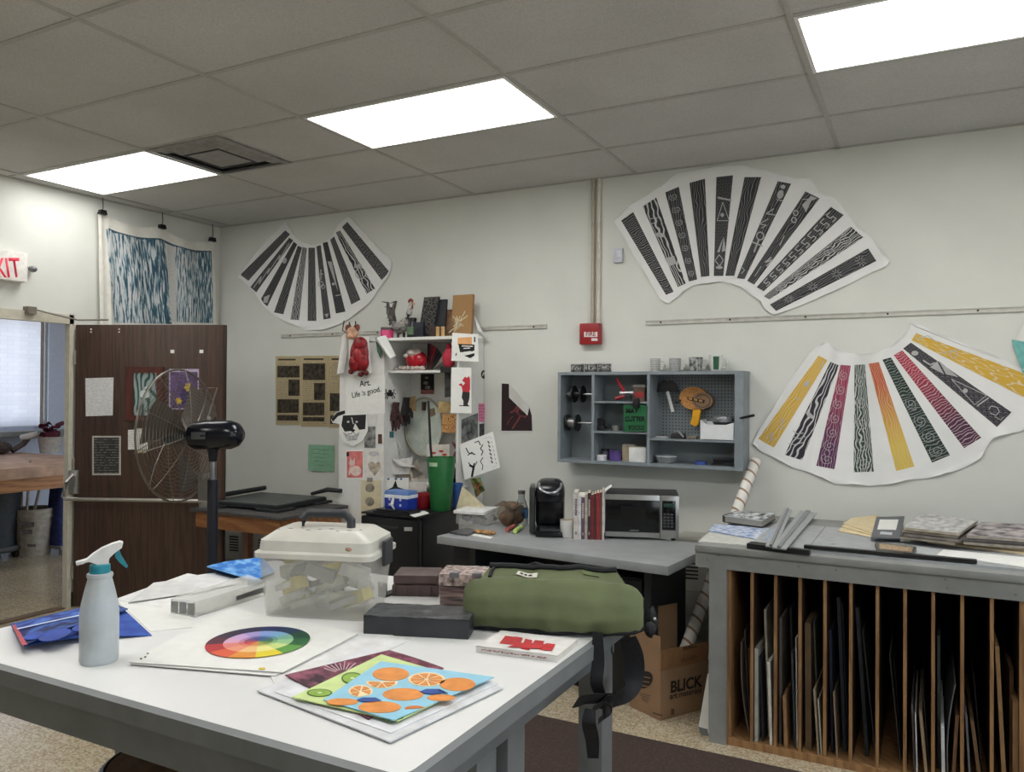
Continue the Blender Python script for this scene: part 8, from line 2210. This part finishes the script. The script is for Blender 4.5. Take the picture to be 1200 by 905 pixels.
O('bin_body', MB().lathe([(0, .12), (.2, .12), (.25, hb_-.04), (.27, hb_-.03), (.27, hb_), (.24, hb_), (.19, .14), (0, .14)], p+V((0, -.1, 0)), 32), M((50, 54, 58), .6, var=.1), c)
O('dolly', MB().lathe([(0, .07), (.24, .07), (.25, .09), (.24, .12), (0, .12)], p+V((0, -.1, 0)), 28), M((62, 60, 58), .6), c)
for k in range(4):
    a = PI/4+PI/2*k; q = p+V((cos(a)*.2, -.1+sin(a)*.2, .035)); O('caster', MB().cyl(q+V((0, -.015, 0)), q+V((0, .015, 0)), .035, n=14), BLACKM, c)
p = foot(70, 648, 0)
c = T('blue_sack', 'dark blue sack on a small dolly beside the white pail', 'sack', p)
mb = MB(); 
def sack(u, v):
    a = 2*PI*u; r = .17*(1-.25*v)*(1+.08*sin(a*5)+.05*noise.noise((u*6, v*4, 0))); return p+V((cos(a)*r, .06+sin(a)*r, .09+v*.58))
mb.grid(sack, 28, 10); bmesh.ops.remove_doubles(mb.bm, verts=mb.bm.verts, dist=1e-5); mb.ball(p+V((0, .06, .67)), (.12, .12, .05), 14, 6); O('sack_cloth', mb, M((44, 54, 104), .7, var=.2), c)
O('dolly', MB().box(p+V((-.17, -.1, .06)), p+V((.17, .22, .09)), bev=.005), M((120, 118, 114), .5), c)
for sx_ in (-.13, .13):
    for sy_ in (-.06, .18): O('caster', MB().cyl(p+V((sx_, sy_-.015, .03)), p+V((sx_, sy_+.015, .03)), .03, n=12), M((150, 150, 148), .5), c)
#T1('low_cabinet', MB().box((NX+.05, -2.2, 0), (NX+.5, .2, .8), bev=.01), M((110, 92, 72), .7, var=.1), 'low wooden cabinet against the far wall of the next room', 'cabinet')

# ================================================================== light and camera
wd = bpy.data.worlds.new('sky'); SC.world = wd; wd.use_nodes = True
nt = wd.node_tree; bg_ = nt.nodes['Background']
sk = nt.nodes.new('ShaderNodeTexSky'); sk.sky_type = 'HOSEK_WILKIE'; sk.sun_direction = (.3, -.5, .7); sk.turbidity = 4
mxw = nt.nodes.new('ShaderNodeMix'); mxw.data_type = 'RGBA'; mxw.inputs[0].default_value = .5; mxw.inputs[7].default_value = (.34, .35, .36, 1); nt.links.new(sk.outputs[0], mxw.inputs[6]); nt.links.new(mxw.outputs[2], bg_.inputs[0]); bg_.inputs[1].default_value = 8
def portal(loc, rot, sx, sy):
    l = bpy.data.lights.new('window_portal', 'AREA'); l.shape = 'RECTANGLE'; l.size = sx; l.size_y = sy; l.cycles.is_portal = True
    o = bpy.data.objects.new('window_portal', l); COL.objects.link(o); o.location = loc; o.rotation_euler = rot
portal((XR+.02, -4.2, 1.7), (0, rad(90), 0), 1.5, 4.9)
portal((NX-.02, -.9, 1.8), (0, rad(-90), 0), 1.3, 3.4)
# a ceiling lamp of the next room
mb = MB().box((-1.9, -1.6, 2.97), (-1.3, -.4, 2.989)); 
c = T('ceiling_light', 'lit rectangular ceiling light of the next room', 'ceiling light', (-1.6, -1, 2.97))
dm = DIFF.copy(); dm.node_tree.nodes['Principled BSDF'].inputs['Emission Strength'].default_value = 4
O('diffuser', mb, dm, c)

cam = bpy.data.cameras.new('camera'); co = bpy.data.objects.new('camera', cam); COL.objects.link(co)
cam.sensor_width = 36; cam.sensor_fit = 'HORIZONTAL'; cam.lens = F/1200*36; cam.clip_start = .05
co.matrix_world = Matrix(((CR.x, CU.x, -CF.x, CAM.x), (CR.y, CU.y, -CF.y, CAM.y), (CR.z, CU.z, -CF.z, CAM.z), (0, 0, 0, 1)))
SC.camera = co
vs_ = SC.view_settings; vs_.view_transform = 'Standard'; vs_.look = 'None'; vs_.gamma = 1; vs_.use_curve_mapping = False
vs_.exposure = 0.42
SC.display_settings.display_device = 'sRGB'
